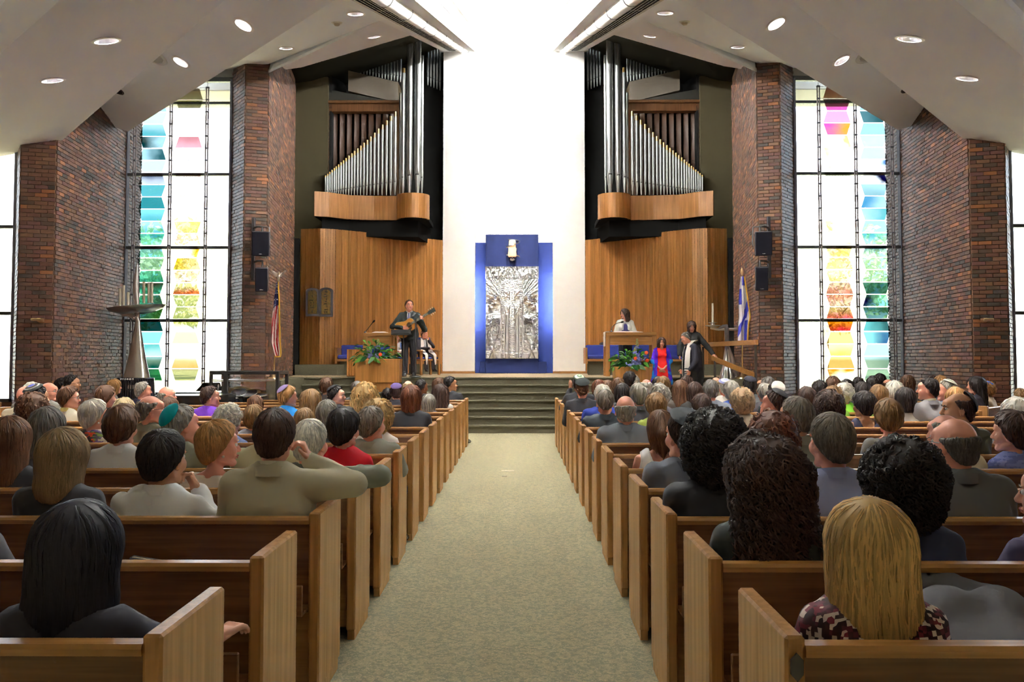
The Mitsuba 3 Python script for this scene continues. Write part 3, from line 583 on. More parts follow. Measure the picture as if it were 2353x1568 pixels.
# ---------------------------------------------------------------- pipe organs
scene['swell_wood'] = princ(mikit.proc(plank_tex((0.115, 0.05, 0.018), (0.07, 0.03, 0.011))), roughness=0.45, specular=0.4)
PIPE = np.array([.56, .57, .58]); GOLD = np.array([.86, .58, .22])
def pipe(px, py_top, py_mouth, py_foot, wpx, Y, s, key, tip):
    b = at(px, py_foot, Y); t = at(px, py_top, Y); mo = at(px, py_mouth, Y); r = wpx/2*Y/FPX
    x, y = b[0], Y; z0, zm, z1 = b[2], mo[2], t[2]; tl = min(.14, (z1-zm)*.12) if tip else 0
    prof = [(.0, z0), (r*.34, z0), (r*.42, z0+.02), (r*.98, zm-.015), (r, zm), (r, z1-tl), (r*.9, z1-tl), (0, z1-tl)]
    bd = lathe(prof, 14, (x, y, 0))
    lip = trimesh.convex.convex_hull(np.array([(x-r*.55, y-r*.86, zm+.005), (x+r*.55, y-r*.86, zm+.005), (x, y-r*1.04, zm+r*3.4), (x-r*.5, y-r*1.06, zm+.01), (x+r*.5, y-r*1.06, zm+.01), (x, y-r*.9, zm+r*3.2)]))
    slot = box(x-r*.5, x+r*.5, y-r*1.0, y-r*.8, zm-.012, zm+.012)
    pk = put('pipe', mir(cat([bd, lip]), s), 'brushed', PIPE, parent=key, smooth=35)
    put('mouth', mir(slot, s), 'matte', srgb(20, 20, 20), parent=pk)
    if tip: put('tuning_sleeve', mir(lathe([(0, z1-tl-.01), (r*.82, z1-tl-.01), (r*.82, z1), (r*.7, z1), (0, z1-.01)], 12, (x, y, 0)), s), 'metal', GOLD, parent=pk, smooth=35)
    return pk
SP24 = [747.6, 752.4, 757.3, 762.4, 767.6, 772.2, 777.6, 783, 788.6, 794.5, 801, 807.5, 814, 821.2, 828.2, 835.5, 843, 851, 859.6, 868.6, 877.8, 887.6, 897.3, 907.3]
for s, side in ((-1, 'left'), (1, 'right')):
    org = thing('pipe_organ', f'silver pipe organ above a curved wood case, {side} of the ark', 'pipe organ')
    zc1, zc0 = at(722, 440, 22.8)[2], at(722, 497, 22.8)[2]
    X = lambda px, Y: at(px, 470, Y)[0]
    cx, cy, rb = X(948.5, 23.3), 23.42, X(983, 23.4)-X(948.5, 23.4)
    front = [(X(722, 22.8), 22.8), (X(755, 22.95), 22.95), (X(800, 23.35), 23.35), (X(860, 23.48), 23.48), (X(912, 23.5), 23.5)]
    bay = [(cx-rb*math.cos(a), cy-rb*math.sin(a)) for a in np.linspace(.05, math.pi, 15)]
    line = sg.LineString(front+bay); outline = sg.Polygon(front+bay+[(X(983, 23.4), 24.9), (X(722, 22.8), 24.6)]).buffer(0)
    band = outline.intersection(line.buffer(.045, cap_style=2))
    band = max(getattr(band, 'geoms', [band]), key=lambda g: g.area)
    frontband = sg.LineString(front).buffer(.04, cap_style=2); baysh = sg.LineString(bay).buffer(.035, cap_style=2)
    put('case_front', mir(prism(frontband, zc1-zc0, frame((0, 0, zc0), [1, 0, 0], [0, 1, 0], [0, 0, 1])), s), PLANKS[3], parent=org)
    put('case_bay', mir(prism(baysh, zc1-zc0, frame((0, 0, zc0), [1, 0, 0], [0, 1, 0], [0, 0, 1])), s), PLANKS[0], parent=org, smooth=25)
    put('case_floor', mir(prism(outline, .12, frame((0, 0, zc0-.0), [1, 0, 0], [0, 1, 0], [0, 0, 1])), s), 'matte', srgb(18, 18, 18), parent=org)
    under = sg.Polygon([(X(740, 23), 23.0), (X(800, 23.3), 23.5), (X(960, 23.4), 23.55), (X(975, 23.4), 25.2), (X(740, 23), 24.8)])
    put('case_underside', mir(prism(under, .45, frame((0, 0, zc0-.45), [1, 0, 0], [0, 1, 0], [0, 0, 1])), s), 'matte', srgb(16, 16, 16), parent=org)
    for i, px in enumerate(SP24):
        tt = i/23; top = 404-147*tt**1.13 if i else 404
        top = np.interp(px, [747, 801.5, 823, 846, 871, 890, 907.3], [404, 357.7, 340, 319.6, 294, 275, 257])
        mouth = 440-22*tt**1.4
        pipe(px, top, mouth, 449, np.interp(tt, [0, 1], [4.2, 7.6]), 23.75+.1*math.sin(tt*3), s, org, True)
    for px, top, mouth, w, tip, Y in ((918.7, 214, 410, 4.5, False, 23.95), (925.6, 157, 408, 9.5, True, 23.75), (940.5, 70, 404, 14, False, 23.7), (959.0, 70, 402, 15.5, False, 23.72), (969.3, 128, 408, 6.5, False, 23.9)):
        pipe(px, top, mouth, 449, w, Y, s, org, tip)
    for i in range(17):                      # the dark ranks behind, under the roof
        px = 808+i*7.0; pipe(px, 60, np.interp(px, [808, 925], [158, 176]), np.interp(px, [808, 925], [166, 190]), np.interp(px, [808, 925], [3.2, 6]), 25.3, s, org, False)
    for i in range(5): pipe(983+i*7, 90, 176+i*3, 196+i*3, 5, 25.6, s, org, False)
    # swell box: wood frame with upright louvres, and the olive chest over it
    gx0, gx1 = at(742, 350, 24.35)[0], at(921, 350, 24.35)[0]; gz1 = at(800, 240, 24.35)[2]; gz0 = at(800, 447, 24.35)[2]
    sw = thing('swell_box', f'dark wood framed swell box with upright louvres behind the {side} organ pipes', 'organ box')
    put('frame', mir(cat([cbox(gx0, gx0+.2, 24.3, 24.55, zc0, gz1, .01), cbox(gx0, gx1, 24.3, 24.55, gz1-.22, gz1, .01), cbox(gx1-.12, gx1, 24.3, 24.55, zc0, gz1, .01)]), s), 'swell_wood', parent=sw)
    put('cornice', mir(cbox(gx0-.03, gx1+.02, 24.2, 24.6, gz1, gz1+.08, .015), s), 'swell_wood', parent=sw)
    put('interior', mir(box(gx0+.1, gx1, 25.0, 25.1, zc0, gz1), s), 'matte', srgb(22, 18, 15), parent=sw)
    for i in range(9):
        xx = gx0+.28+i*(gx1-gx0-.35)/9
        m = cbox(-.085, .085, -.012, .012, zc0+.1, gz1-.2, .004); put('louvre', mir(xf(m, rotz(.75, (xx, 24.62, 0))), s), 'satin', srgb(58, 34, 20), parent=sw)
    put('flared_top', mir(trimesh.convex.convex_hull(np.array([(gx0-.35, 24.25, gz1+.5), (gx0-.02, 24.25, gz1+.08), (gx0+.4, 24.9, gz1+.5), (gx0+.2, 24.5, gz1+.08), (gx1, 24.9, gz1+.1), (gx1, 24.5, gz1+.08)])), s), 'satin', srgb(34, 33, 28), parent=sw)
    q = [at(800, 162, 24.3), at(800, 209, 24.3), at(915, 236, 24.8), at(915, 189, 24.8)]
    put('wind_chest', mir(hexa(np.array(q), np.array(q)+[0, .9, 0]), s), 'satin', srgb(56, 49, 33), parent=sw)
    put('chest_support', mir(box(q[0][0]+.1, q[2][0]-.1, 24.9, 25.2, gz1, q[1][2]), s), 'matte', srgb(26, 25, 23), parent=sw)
# the grilles and duct along the roof spines
for s, side in ((-1, 'left'), (1, 'right')):
    d = thing('air_duct', f'long white slotted air duct along the {side} edge of the bright roof slot', 'air duct')
    n = 9; y0, y1 = 8.0, 24.6
    for i in range(n):
        a, b = y0+(y1-y0)*i/n, y0+(y1-y0)*(i+1)/n
        P = [np.array([-1.44, y, zsp(y)-.02]) for y in np.linspace(a+.03, b-.03, 4)]
        put('duct_section', mir(tube(P, .105, 16), s), 'satin', srgb(236, 234, 228), parent=d, smooth=40)
        P = [np.array([-1.44, y, zsp(y)-.02]) for y in (a-.02, a+.02)]
        put('duct_joint', mir(tube(P, .112, 16), s), 'satin', srgb(150, 148, 142), parent=d, smooth=40)
        for j in range(5):
            x = -1.62-.052*j
            m = trimesh.convex.convex_hull(np.array([(x+dx, y, zsp(y)+dz) for dx in (-.013, .013) for y in (a+.05, b-.05) for dz in (-.012, .0)]))
            put('grille_slot', mir(m, s), 'matte', srgb(40, 40, 38), parent=d)
    put('duct_tray', mir(trimesh.convex.convex_hull(np.array([(x, y, zsp(y)+z) for x in (-1.58, -1.90) for y in (y0, y1) for z in (-.006, .0)])), s), 'satin', srgb(190, 188, 178), parent=d)

# ---------------------------------------------------------------- pews
ROW0, PITCHY, AISLE = 2.25, .8804, .795        # depth of the first pew's back, spacing, half the aisle
def row_y(k): return ROW0+PITCHY*(k-1)
def x_out(y): return 4.66+.5*(15.5-y)
PEW_Z, END_Z = .842, .866
NAVYSEAT = srgb(34, 44, 84)
def end_panel():
    """The aisle end of a pew: a thick upright board with rounded top edges, on a recessed plinth; its outer face is at x = 0 and it reaches towards -x."""
    b = cbox(-.052, 0, -.02, .455, .055, END_Z, .008)
    return b
ENDM = end_panel(); PLINTH = box(-.046, -.006, .0, .435, 0, .06)
def pew_parts(w):
    """A pew of width w between its ends, back face at y = 0, looking towards +y: (name, mesh, material)."""
    back = trimesh.convex.convex_hull(np.array([(x, y, z) for x in (0, w) for y, z in ((.055, .10), (.085, .10), (-.0, PEW_Z-.03), (.028, PEW_Z-.03))]))
    rail = trimesh.creation.extrude_polygon(sg.Polygon([(-.022, -.03), (-.025, -.012), (-.018, 0), (.030, 0), (.042, -.010), (.042, -.03)]), w, engine='earcut')
    rail.apply_transform(frame((0, 0, PEW_Z), [0, 1, 0], [0, 0, 1], [1, 0, 0]))
    seat = cbox(0, w, .07, .50, .405, .43, .01); cush = cbox(.01, w-.01, .085, .505, .43, .465, .016)
    kick = box(0, w, .40, .42, .06, .405); shelf = cbox(0, w, -.115, .05, .42, .435, .004)
    lip = cbox(0, w, -.13, -.112, .42, .56, .004); lower = cbox(0, w, .03, .062, .06, .40, .004)
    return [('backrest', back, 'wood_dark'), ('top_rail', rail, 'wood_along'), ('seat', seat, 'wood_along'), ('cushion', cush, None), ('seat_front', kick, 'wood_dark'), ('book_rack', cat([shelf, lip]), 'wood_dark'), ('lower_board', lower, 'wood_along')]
ORD = ['first', 'second', 'third', 'fourth', 'fifth', 'sixth', 'seventh', 'eighth', 'ninth', 'tenth', 'eleventh', 'twelfth', 'thirteenth', 'fourteenth', 'fifteenth', 'sixteenth']
def add_pew(label, group, w, M, ends=(True, True)):
    k = thing('pew', label, 'pew', group)
    for nm, m, mat in pew_parts(w):
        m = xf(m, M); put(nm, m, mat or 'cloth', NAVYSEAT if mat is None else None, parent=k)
    for j, on in enumerate(ends):
        if not on: continue
        E = ENDM if j == 0 else xf(ENDM, frame((w+.052, 0, 0), [1, 0, 0], [0, 1, 0], [0, 0, 1]))
        Pm = PLINTH if j == 0 else xf(PLINTH, frame((w+.052, 0, 0), [1, 0, 0], [0, 1, 0], [0, 0, 1]))
        e = put('end_panel', xf(E, M), 'wood_upright', parent=k); put('plinth', xf(Pm, M), 'wood_upright', parent=e)
    return k
for side in (-1, 1):
    for k in range(1, 17):
        y = row_y(k); xo = x_out(y)
        if side < 0: M = frame((-xo, y, 0), [1, 0, 0], [0, 1, 0], [0, 0, 1]); w = xo-AISLE-.052
        else: M = frame((AISLE+.052, y, 0), [1, 0, 0], [0, 1, 0], [0, 0, 1]); w = xo-AISLE-.052
        w = min(w, 7.2) if k > 5 else min(w, 1.2+y*.75+1.5)
        if side < 0: M = frame((-AISLE-.052-w, y, 0), [1, 0, 0], [0, 1, 0], [0, 0, 1])
        lab = f'brown oak pew, {ORD[k-1]} from the camera on the {"left" if side < 0 else "right"} of the aisle'
        pk = add_pew(lab, 'pews in rows beside the aisle', w, M)
        if side > 0 and k == 1:     # small dark hexagonal plate on the near edge of the first right-hand end panel
            hx = [(.030*math.cos(a)*.62, .036*math.sin(a)) for a in np.arange(6)*math.pi/3+math.pi/2]
            put('dark_plaque', prism(sg.Polygon(hx), .007, frame((AISLE+.026, y-.027, .792), [1, 0, 0], [0, 0, 1], [0, -1, 0])), 'satin', srgb(40, 40, 42), parent=pk, label='small dark hexagonal plaque')
# the slanting blocks at the sides, turned 45 degrees towards the stage
C45 = math.sqrt(.5)
SIDE = {-1: [(6.28, 13.92, 1.2), (6.9, 13.3, 1.05), (7.52, 12.68, 1.7), (8.14, 12.06, 2.4)], 1: [(6.58, 13.72, .85), (7.2, 13.1, .98), (7.82, 12.48, 1.7), (8.44, 11.86, 2.4)]}
for s in (-1, 1):
    for j, (ox, oy, w) in enumerate(SIDE[s]):
        o, d = np.array([ox, oy]), np.array([C45, C45])       # along the bench, outwards and away
        if s > 0: M = frame((o[0], o[1], 0), [C45, C45, 0], [-C45, C45, 0], [0, 0, 1])
        else:
            e = o+d*w; M = frame((-e[0], e[1], 0), [C45, -C45, 0], [C45, C45, 0], [0, 0, 1])
        add_pew(f'slanting oak side pew under the {"left" if s < 0 else "right"} brick wall, {ORD[j]} from the stage', 'slanting side pews', w, M)

# ---------------------------------------------------------------- furniture on the stage
DARKW = srgb(70, 42, 20)
def px_box(x0, x1, y0, y1, Y, depth, c=.006):
    """A box whose front face at depth Y fills this pixel rectangle."""
    a, b = at(x0, y1, Y), at(x1, y0, Y); return cbox(a[0], b[0], Y, Y+depth, a[2], b[2], c)
SZ = STAGE_Z+.006
def desk(label, x0, x1, ytop, Y, legs, apron, planter):
    """An open reading desk: sloping top with a rail, a front panel, square posts and a foot rail."""
    k = thing('reading_desk', label, 'lectern'); a, b = at(x0, ytop, Y), at(x1, ytop, Y); zt = b[2]; W_ = b[0]-a[0]; pz = at(x0, apron, Y)[2]; p0 = at(x0, ytop+8, Y)[2]
    put('top_rail', cbox(a[0], b[0], Y-.01, Y+.07, zt-.085, zt, .008), 'wood_along', parent=k)
    put('top_board', trimesh.convex.convex_hull(np.array([(x, y, z) for x in (a[0]+.01, b[0]-.01) for y, z in ((Y+.05, zt-.03), (Y+.05, zt), (Y+.62, zt-.10), (Y+.62, zt-.14))])), 'wood_along', parent=k)
    put('front_panel', cbox(a[0]+.09, b[0]-.09, Y+.02, Y+.045, pz, zt-.08, .004), 'wood_along', parent=k)
    for x in (a[0], b[0]-.10):
        for y in (Y, Y+.55): put('post', cbox(x, x+.10, y, y+.08, SZ, zt-.075 if y == Y else zt-.14, .006), 'wood_upright', parent=k)
    for x in (a[0], b[0]-.10): put('foot', cbox(x, x+.10, Y+.075, Y+.555, SZ+.0, SZ+.07, .005), 'wood_upright', parent=k)
    return k, a, b, zt
d1, a1, b1, zt1 = desk('tall open wooden reading desk on the left of the stage behind the planter', 834, 905, 765, 20.75, None, 796, None)
d2, a2, b2, zt2 = desk('wide open wooden lectern on the right of the stage where the woman in white stands', 1392, 1509, 764, 21.0, None, 793, None)
for nm, lab, x0, x1, Y, zt in (('open_book', 'open book lying on the left reading desk', 857, 893, 20.95, zt1), ('open_book', 'large open book lying on the right lectern before the woman in white', 1406, 1476, 21.2, zt2)):
    k = thing('open_book', lab, 'book'); c = at((x0+x1)/2, 760, Y)[0]; w = (at(x1, 760, Y)[0]-at(x0, 760, Y)[0])/2
    for s in (-1, 1): put('page', trimesh.convex.convex_hull(np.array([(c, Y-.12, zt-.005), (c, Y+.16, zt-.04), (c, Y-.12, zt+.03), (c, Y+.16, zt-.00), (c+s*w*.5, Y-.12, zt+.035), (c+s*w, Y-.12, zt+.012), (c+s*w, Y-.12, zt-.0), (c+s*w, Y+.16, zt-.035), (c+s*w, Y+.16, zt-.02)])), 'matte', srgb(232, 228, 222), parent=k)
k = thing('booklet', 'small white booklet at the right end of the right lectern', 'booklet'); x0 = at(1484, 762, 21.2)[0]; x1 = at(1504, 762, 21.2)[0]
put('pages', xf(cbox(x0, x1, 0, .15, 0, .012, .002), frame((0, 21.12, zt2-.01), [1, 0, 0], [0, .985, -.17], [0, .17, .985])), 'matte', srgb(232, 230, 226), parent=k)
k = thing('draped_cloth', 'white cloth hanging over the left end of the right lectern', 'cloth'); a_ = at(1391, 764, 20.98)
put('fabric', cat([trimesh.convex.convex_hull(np.array([(a2[0]-.012, 20.98, zt2+.01), (a2[0]+.09, 20.98, zt2+.012), (a2[0]-.012, 21.4, zt2-.05), (a2[0]+.09, 21.4, zt2-.045), (a2[0]-.012, 20.98, zt2+.02), (a2[0]+.09, 20.98, zt2+.022), (a2[0]-.012, 21.4, zt2-.04), (a2[0]+.09, 21.4, zt2-.035)])), cbox(a2[0]-.022, a2[0]-.008, 20.99, 21.38, zt2-.34, zt2+.015, .004)]), 'cloth', srgb(206, 196, 184), parent=k)
def gooseneck(label, pts, Y):
    k = thing('microphone', label, 'microphone'); P = [at(x, y, Y+dy) for x, y, dy in pts]
    from scipy.interpolate import make_interp_spline as mis
    c = mis(np.linspace(0, 1, len(P)), np.array(P), k=min(3, len(P)-1))(np.linspace(0, 1, 14))
    put('neck', tube(c, .008, 7), 'satin', srgb(30, 28, 28), parent=k, smooth=40)
    d = c[-1]-c[-2]; d /= np.linalg.norm(d); put('head', tube([c[-1], c[-1]+d*.03, c[-1]+d*.07, c[-1]+d*.085], [.014, .022, .022, .012], 10), 'matte', srgb(22, 22, 22), parent=k, smooth=40)
    put('base', lathe([(0, 0), (.035, 0), (.03, .02), (.012, .035), (0, .035)], 14, c[0]-np.array([0, 0, .01])), 'satin', srgb(30, 28, 28), parent=k, smooth=40)
gooseneck('thin gooseneck microphone leaning right on the left reading desk', [(839, 764, .1), (846, 755, .1), (852, 747, .06), (857, 741, .0)], 20.8)
gooseneck('thin gooseneck microphone curving up to the woman in white', [(1405, 762, .1), (1406, 754, .1), (1413, 746, .2), (1427, 741, .35)], 21.05)
# planters with flowers
def leafcard(c, d, L, w, droop, nrm):
    d = d/np.linalg.norm(d); sd = np.cross(d, nrm); sd /= np.linalg.norm(sd)+1e-9; up = np.cross(sd, d); pts = []
    for t, ww in ((0, .06), (.3, .8), (.55, 1), (.8, .6), (1, .04)):
        q = c+d*L*t-np.array([0, 0, droop*L*t*t]); pts += [q-sd*w*ww*.5+up*.1*w*ww, q, q+sd*w*ww*.5+up*.1*w*ww]
    f = []
    for i in range(4):
        for j in range(2): A_ = i*3+j; f += [(A_, A_+1, A_+4), (A_, A_+4, A_+3)]
    return np.array(pts), np.array(f)
scene['leaf'] = {'type': 'principledthin', 'base_color': VC, 'roughness': .5, 'diff_trans': .5}
def flowers(label, planter_label, x0, x1, y0, y1, Y, D, cx, cz_px, spikes, roses, seed, low):
    r = np.random.default_rng(seed); k = thing('planter_box', planter_label, 'planter'); a, b = at(x0, y1, Y), at(x1, y0, Y); zt = b[2]; zb = STEP_Y*0+max(a[2], RISE*5)
    put('box', cbox(a[0], b[0], Y, Y+D, a[2], zt, .008), PLANKS[0], parent=k)
    put('plinth', cbox(a[0]+.05, b[0]-.06, Y+.03, Y+D-.02, RISE*6 if low is None else low, a[2], .005), PLANKS[1], parent=k)
    put('soil', box(a[0]+.03, b[0]-.03, Y+.03, Y+D-.03, zt, zt+.004), 'matte', srgb(40, 34, 26), parent=k)
    fl = thing('flower_arrangement', label, 'flowers'); o = at(cx, cz_px, Y+D*.5); o[2] = zt; leaves = []
    for i in range(190):
        th = r.uniform(0, 2*math.pi); el = r.uniform(-.25, 1.35); d = np.array([math.cos(th)*math.cos(el)*1.15, math.sin(th)*math.cos(el)*.6, math.sin(el)]); L = r.uniform(.12, .24); c = o+d*r.uniform(.05, .40)*np.array([1.15, .55, 1.05])
        if c[2] < zt+.01: c[2] = zt+.01
        leaves.append(leafcard(c, d+r.normal(0, .3, 3), L, L*r.uniform(.22, .4), .5, r.normal(0, 1, 3)))
    for th in np.linspace(-2.8, -.3, 9):
        d = np.array([math.cos(th), math.sin(th)*.8, -.1]); leaves.append(leafcard(o+np.array([r.uniform(-.2, .2), -D*.5+.02, .03]), d, r.uniform(.2, .34), .1, .35, r.normal(0, 1, 3)))
    GREEN = [srgb(38, 74, 30), srgb(58, 100, 40), srgb(30, 58, 34), srgb(82, 122, 52), srgb(70, 96, 66)]
    gp_ = [scene.setdefault('_', {})]; scene.pop('_')
    for i, (v, f) in enumerate(leaves): put('leaf', tm(v, f), 'leaf', GREEN[r.integers(5)], parent=fl, smooth=True)
    for sx, base, tip, colr in spikes:
        p0, p1 = at(sx, base, Y+D*.5), at(sx+r.uniform(-2, 2), tip, Y+D*.5); put('stem', tube([p0, p1], .006, 6), 'satin', srgb(70, 100, 50), parent=fl)
        ms, cs = [], []
        for i in range(110):
            t = r.uniform(0, 1); q = p0+(p1-p0)*t; rad = .062*(1.08-t)+.008; th = r.uniform(0, 6.28); s = trimesh.creation.icosphere(0, .03*(1.15-t*.7)); s.apply_translation(q+np.array([math.cos(th)*rad, math.sin(th)*rad, 0])); ms.append(s)
            c_ = srgb(*colr)*r.uniform(.7, 1.25) if t < .72 else srgb(150, 156, 96); cs.append(np.broadcast_to(np.clip(c_, 0, 1), (len(s.vertices), 3)))
        kk = put('flower_spike', cat(ms), 'matte', np.vstack(cs), parent=fl, smooth=False); labels[kk] = {'label': 'tall blue-violet flower spike'}
    for rx, ry in roses:
        q = at(rx, ry, Y+D*.5-.16); ms = [trimesh.creation.icosphere(2, .02).apply_translation(q)]
        for ring, (n, rr, tl) in enumerate(((5, .018, .9), (7, .028, .55))):
            for i in range(n):
                th = 2*math.pi*i/n+ring*.4; d = np.array([math.cos(th), -.75, math.sin(th)]); s = trimesh.creation.icosphere(1, .018); s.vertices *= [1, .45, 1]; s.apply_translation(q+d*rr*np.array([1, .5, 1])); ms.append(s)
        kk = put('rose', cat(ms), 'matte', srgb(236, 96, 58), parent=fl, smooth=True); labels[kk] = {'label': 'coral-orange rose'}
    for bx, by, cc, n in low_blooms.get(cx, []):
        q = at(bx, by, Y+D*.5-.18); ms = [trimesh.creation.icosphere(1, .02).apply_translation(q+r.normal(0, 1, 3)*[.06, .02, .025]) for _ in range(n)]; kk = put('small_flowers', cat(ms), 'matte', srgb(*cc), parent=fl, smooth=True); labels[kk] = {'kind': 'stuff'}
low_blooms = {862: [(833, 834, (130, 132, 176), 22), (889, 840, (196, 206, 214), 26), (868, 828, (110, 96, 150), 12), (856, 835, (84, 60, 110), 14)], 1452: [(1448, 841, (150, 156, 214), 24), (1478, 826, (110, 100, 140), 12)]}
flowers('flower arrangement with three coral roses and two blue spikes in front of the left reading desk', 'low wooden planter box in front of the left reading desk', 815, 918, 825, 880, 19.72, .5, 862, 835, [(848, 828, 797, (110, 104, 160)), (851, 835, 800, (120, 116, 166)), (868, 830, 779, (120, 126, 172))], [(842, 825), (874, 815), (865, 836)], 5, RISE*5)
flowers('flower arrangement with coral roses and one tall blue spike in front of the right lectern', 'low wooden planter box in front of the right lectern', 1413, 1500, 843, 884, 19.72, .5, 1452, 840, [(1464, 838, 779, (126, 130, 190)), (1460, 838, 797, (120, 120, 180))], [(1460, 824), (1485, 811), (1487, 829)], 6, RISE*5)
# slatted cabinet and blue benches behind the desks
k = thing('slatted_cabinet', 'low wooden cabinet with upright slats, left of the left reading desk', 'cabinet'); a, b = at(796, 868, 20.7), at(829, 803, 20.7)
put('body', cbox(a[0], b[0]+.1, 20.72, 21.2, SZ, b[2], .006), PLANKS[1], parent=k)
for i in range(7):
    x = a[0]+.01+(b[0]-a[0]+.08)*i/7; put('slat', cbox(x, x+.045, 20.69, 20.73, SZ+.02, b[2]-.01, .004), PLANKS[i % 3], parent=k)
def bench(label, x0, x1, Y, D, s):
    k = thing('bench', label, 'bench'); zs, zb = SZ+.42, at(1365, 793, Y+D)[2]
    put('backrest', cbox(x0, x1, Y+D, Y+D+.12, SZ+.50, zb, .03), 'cloth', srgb(42, 54, 118), parent=k, smooth=40, label='navy blue padded backrest'); put('seat_cushion', cbox(x0, x1, Y, Y+D, zs, zs+.11, .03), 'cloth', srgb(42, 54, 118), parent=k, smooth=40, label='navy blue seat cushion')
    put('seat_board', cbox(x0-.02, x1+.02, Y-.02, Y+D+.1, zs-.06, zs, .006), 'wood_along', parent=k); put('base', box(x0+.05, x1-.05, Y+.12, Y+D, SZ, zs-.06), 'stage_carpet', parent=k)
    for x in (x0-.06, x1): put('end_panel', cbox(x, x+.06, Y-.03, Y+D+.1, SZ+.3, SZ+.72, .008), 'wood_upright', parent=k)
bench('navy blue padded bench along the right panelling behind the lectern', at(1345, 830, 23.3)[0], at(1563, 830, 23.3)[0], 22.58, .5, 1)
bench('navy blue padded bench along the left panelling behind the reading desk', at(782, 830, 22.9)[0], at(900, 830, 22.9)[0], 22.5, .5, -1)
def chair(label, px, Y, rot):
    k = thing('chair', label, 'chair'); o = at(px, 830, Y); M = rotz(math.radians(rot), (o[0], Y, SZ))
    P = lambda nm, m, mat, c=None, sm=False: put(nm, xf(m, M), mat, c, sm, parent=k)
    P('seat', cbox(-.26, .26, -.12, .42, .42, .47, .02), 'cloth', srgb(44, 58, 128)); P('backrest', cbox(-.25, .25, -.2, -.14, .55, 1.0, .03), 'cloth', srgb(44, 58, 128)); P('seat_rail', cbox(-.28, .28, -.2, .44, .37, .42, .01), 'wood_along')
    for x in (-.28, .22):
        for y in (-.2, .38): P('leg', cbox(x, x+.06, y, y+.06, 0, .62 if y > 0 else 1.0, .006), 'wood_upright')
        P('armrest', cbox(x-.01, x+.07, -.2, .45, .62, .66, .01), 'wood_along')
chair('wooden armchair with blue cushions under the seated bearded man', 975, 23.0, 208)
chair('wooden armchair with blue cushions under the woman in the blue shawl', 914, 23.2, 190)
# music stand and microphone stand in front of the singer
k = thing('music_stand', 'black music stand with a wide tray in front of the singer', 'music stand'); Y = 20.25; a, b = at(899, 770, Y), at(945, 758, Y)
put('desk', xf(cat([cbox(a[0]-(a[0]+b[0])/2, b[0]-(a[0]+b[0])/2, -.005, .005, 0, .3, .003), cbox(a[0]-(a[0]+b[0])/2, b[0]-(a[0]+b[0])/2, -.055, .005, -.012, 0, .003)]), frame(((a[0]+b[0])/2, Y, a[2]), [1, 0, 0], [0, .55, -.83], [0, .83, .40])), 'satin', srgb(18, 18, 20), parent=k)
put('front_lip', cbox(a[0], b[0], Y-.03, Y-.012, a[2], b[2], .004), 'satin', srgb(18, 18, 20), parent=k)
xm = at(927, 800, Y)[0]; put('post', cat([tube([(xm, Y+.03, SZ+.03), (xm, Y+.03, a[2]+.05)], .011, 8)]+[tube([(xm, Y+.03, SZ+.14), (xm+.22*math.cos(t), Y+.03+.16*math.sin(t), SZ+.01)], .009, 6) for t in (.4, 2.5, 4.6)]), 'satin', srgb(30, 30, 32), parent=k)
k = thing('microphone_stand', 'black microphone stand with the microphone before the guitar', 'microphone stand'); Y = 20.16; xm = at(954.5, 800, Y)[0]; zt = at(954, 730, Y)[2]
put('pole', tube([(xm, Y, SZ+.02), (xm, Y, zt-.1)], .014, 8), 'satin', srgb(20, 20, 22), parent=k, smooth=40); put('base', lathe([(0, 0), (.14, 0), (.13, .02), (.03, .045), (0, .045)], 22, (xm, Y, SZ)), 'satin', srgb(24, 24, 26), parent=k, smooth=40)
put('microphone', tube([(xm, Y-.02, zt-.14), (xm+.0, Y+.04, zt-.07), (xm, Y+.08, zt-.03)], [.013, .016, .022], 9), 'matte', srgb(30, 30, 30), parent=k, smooth=40)

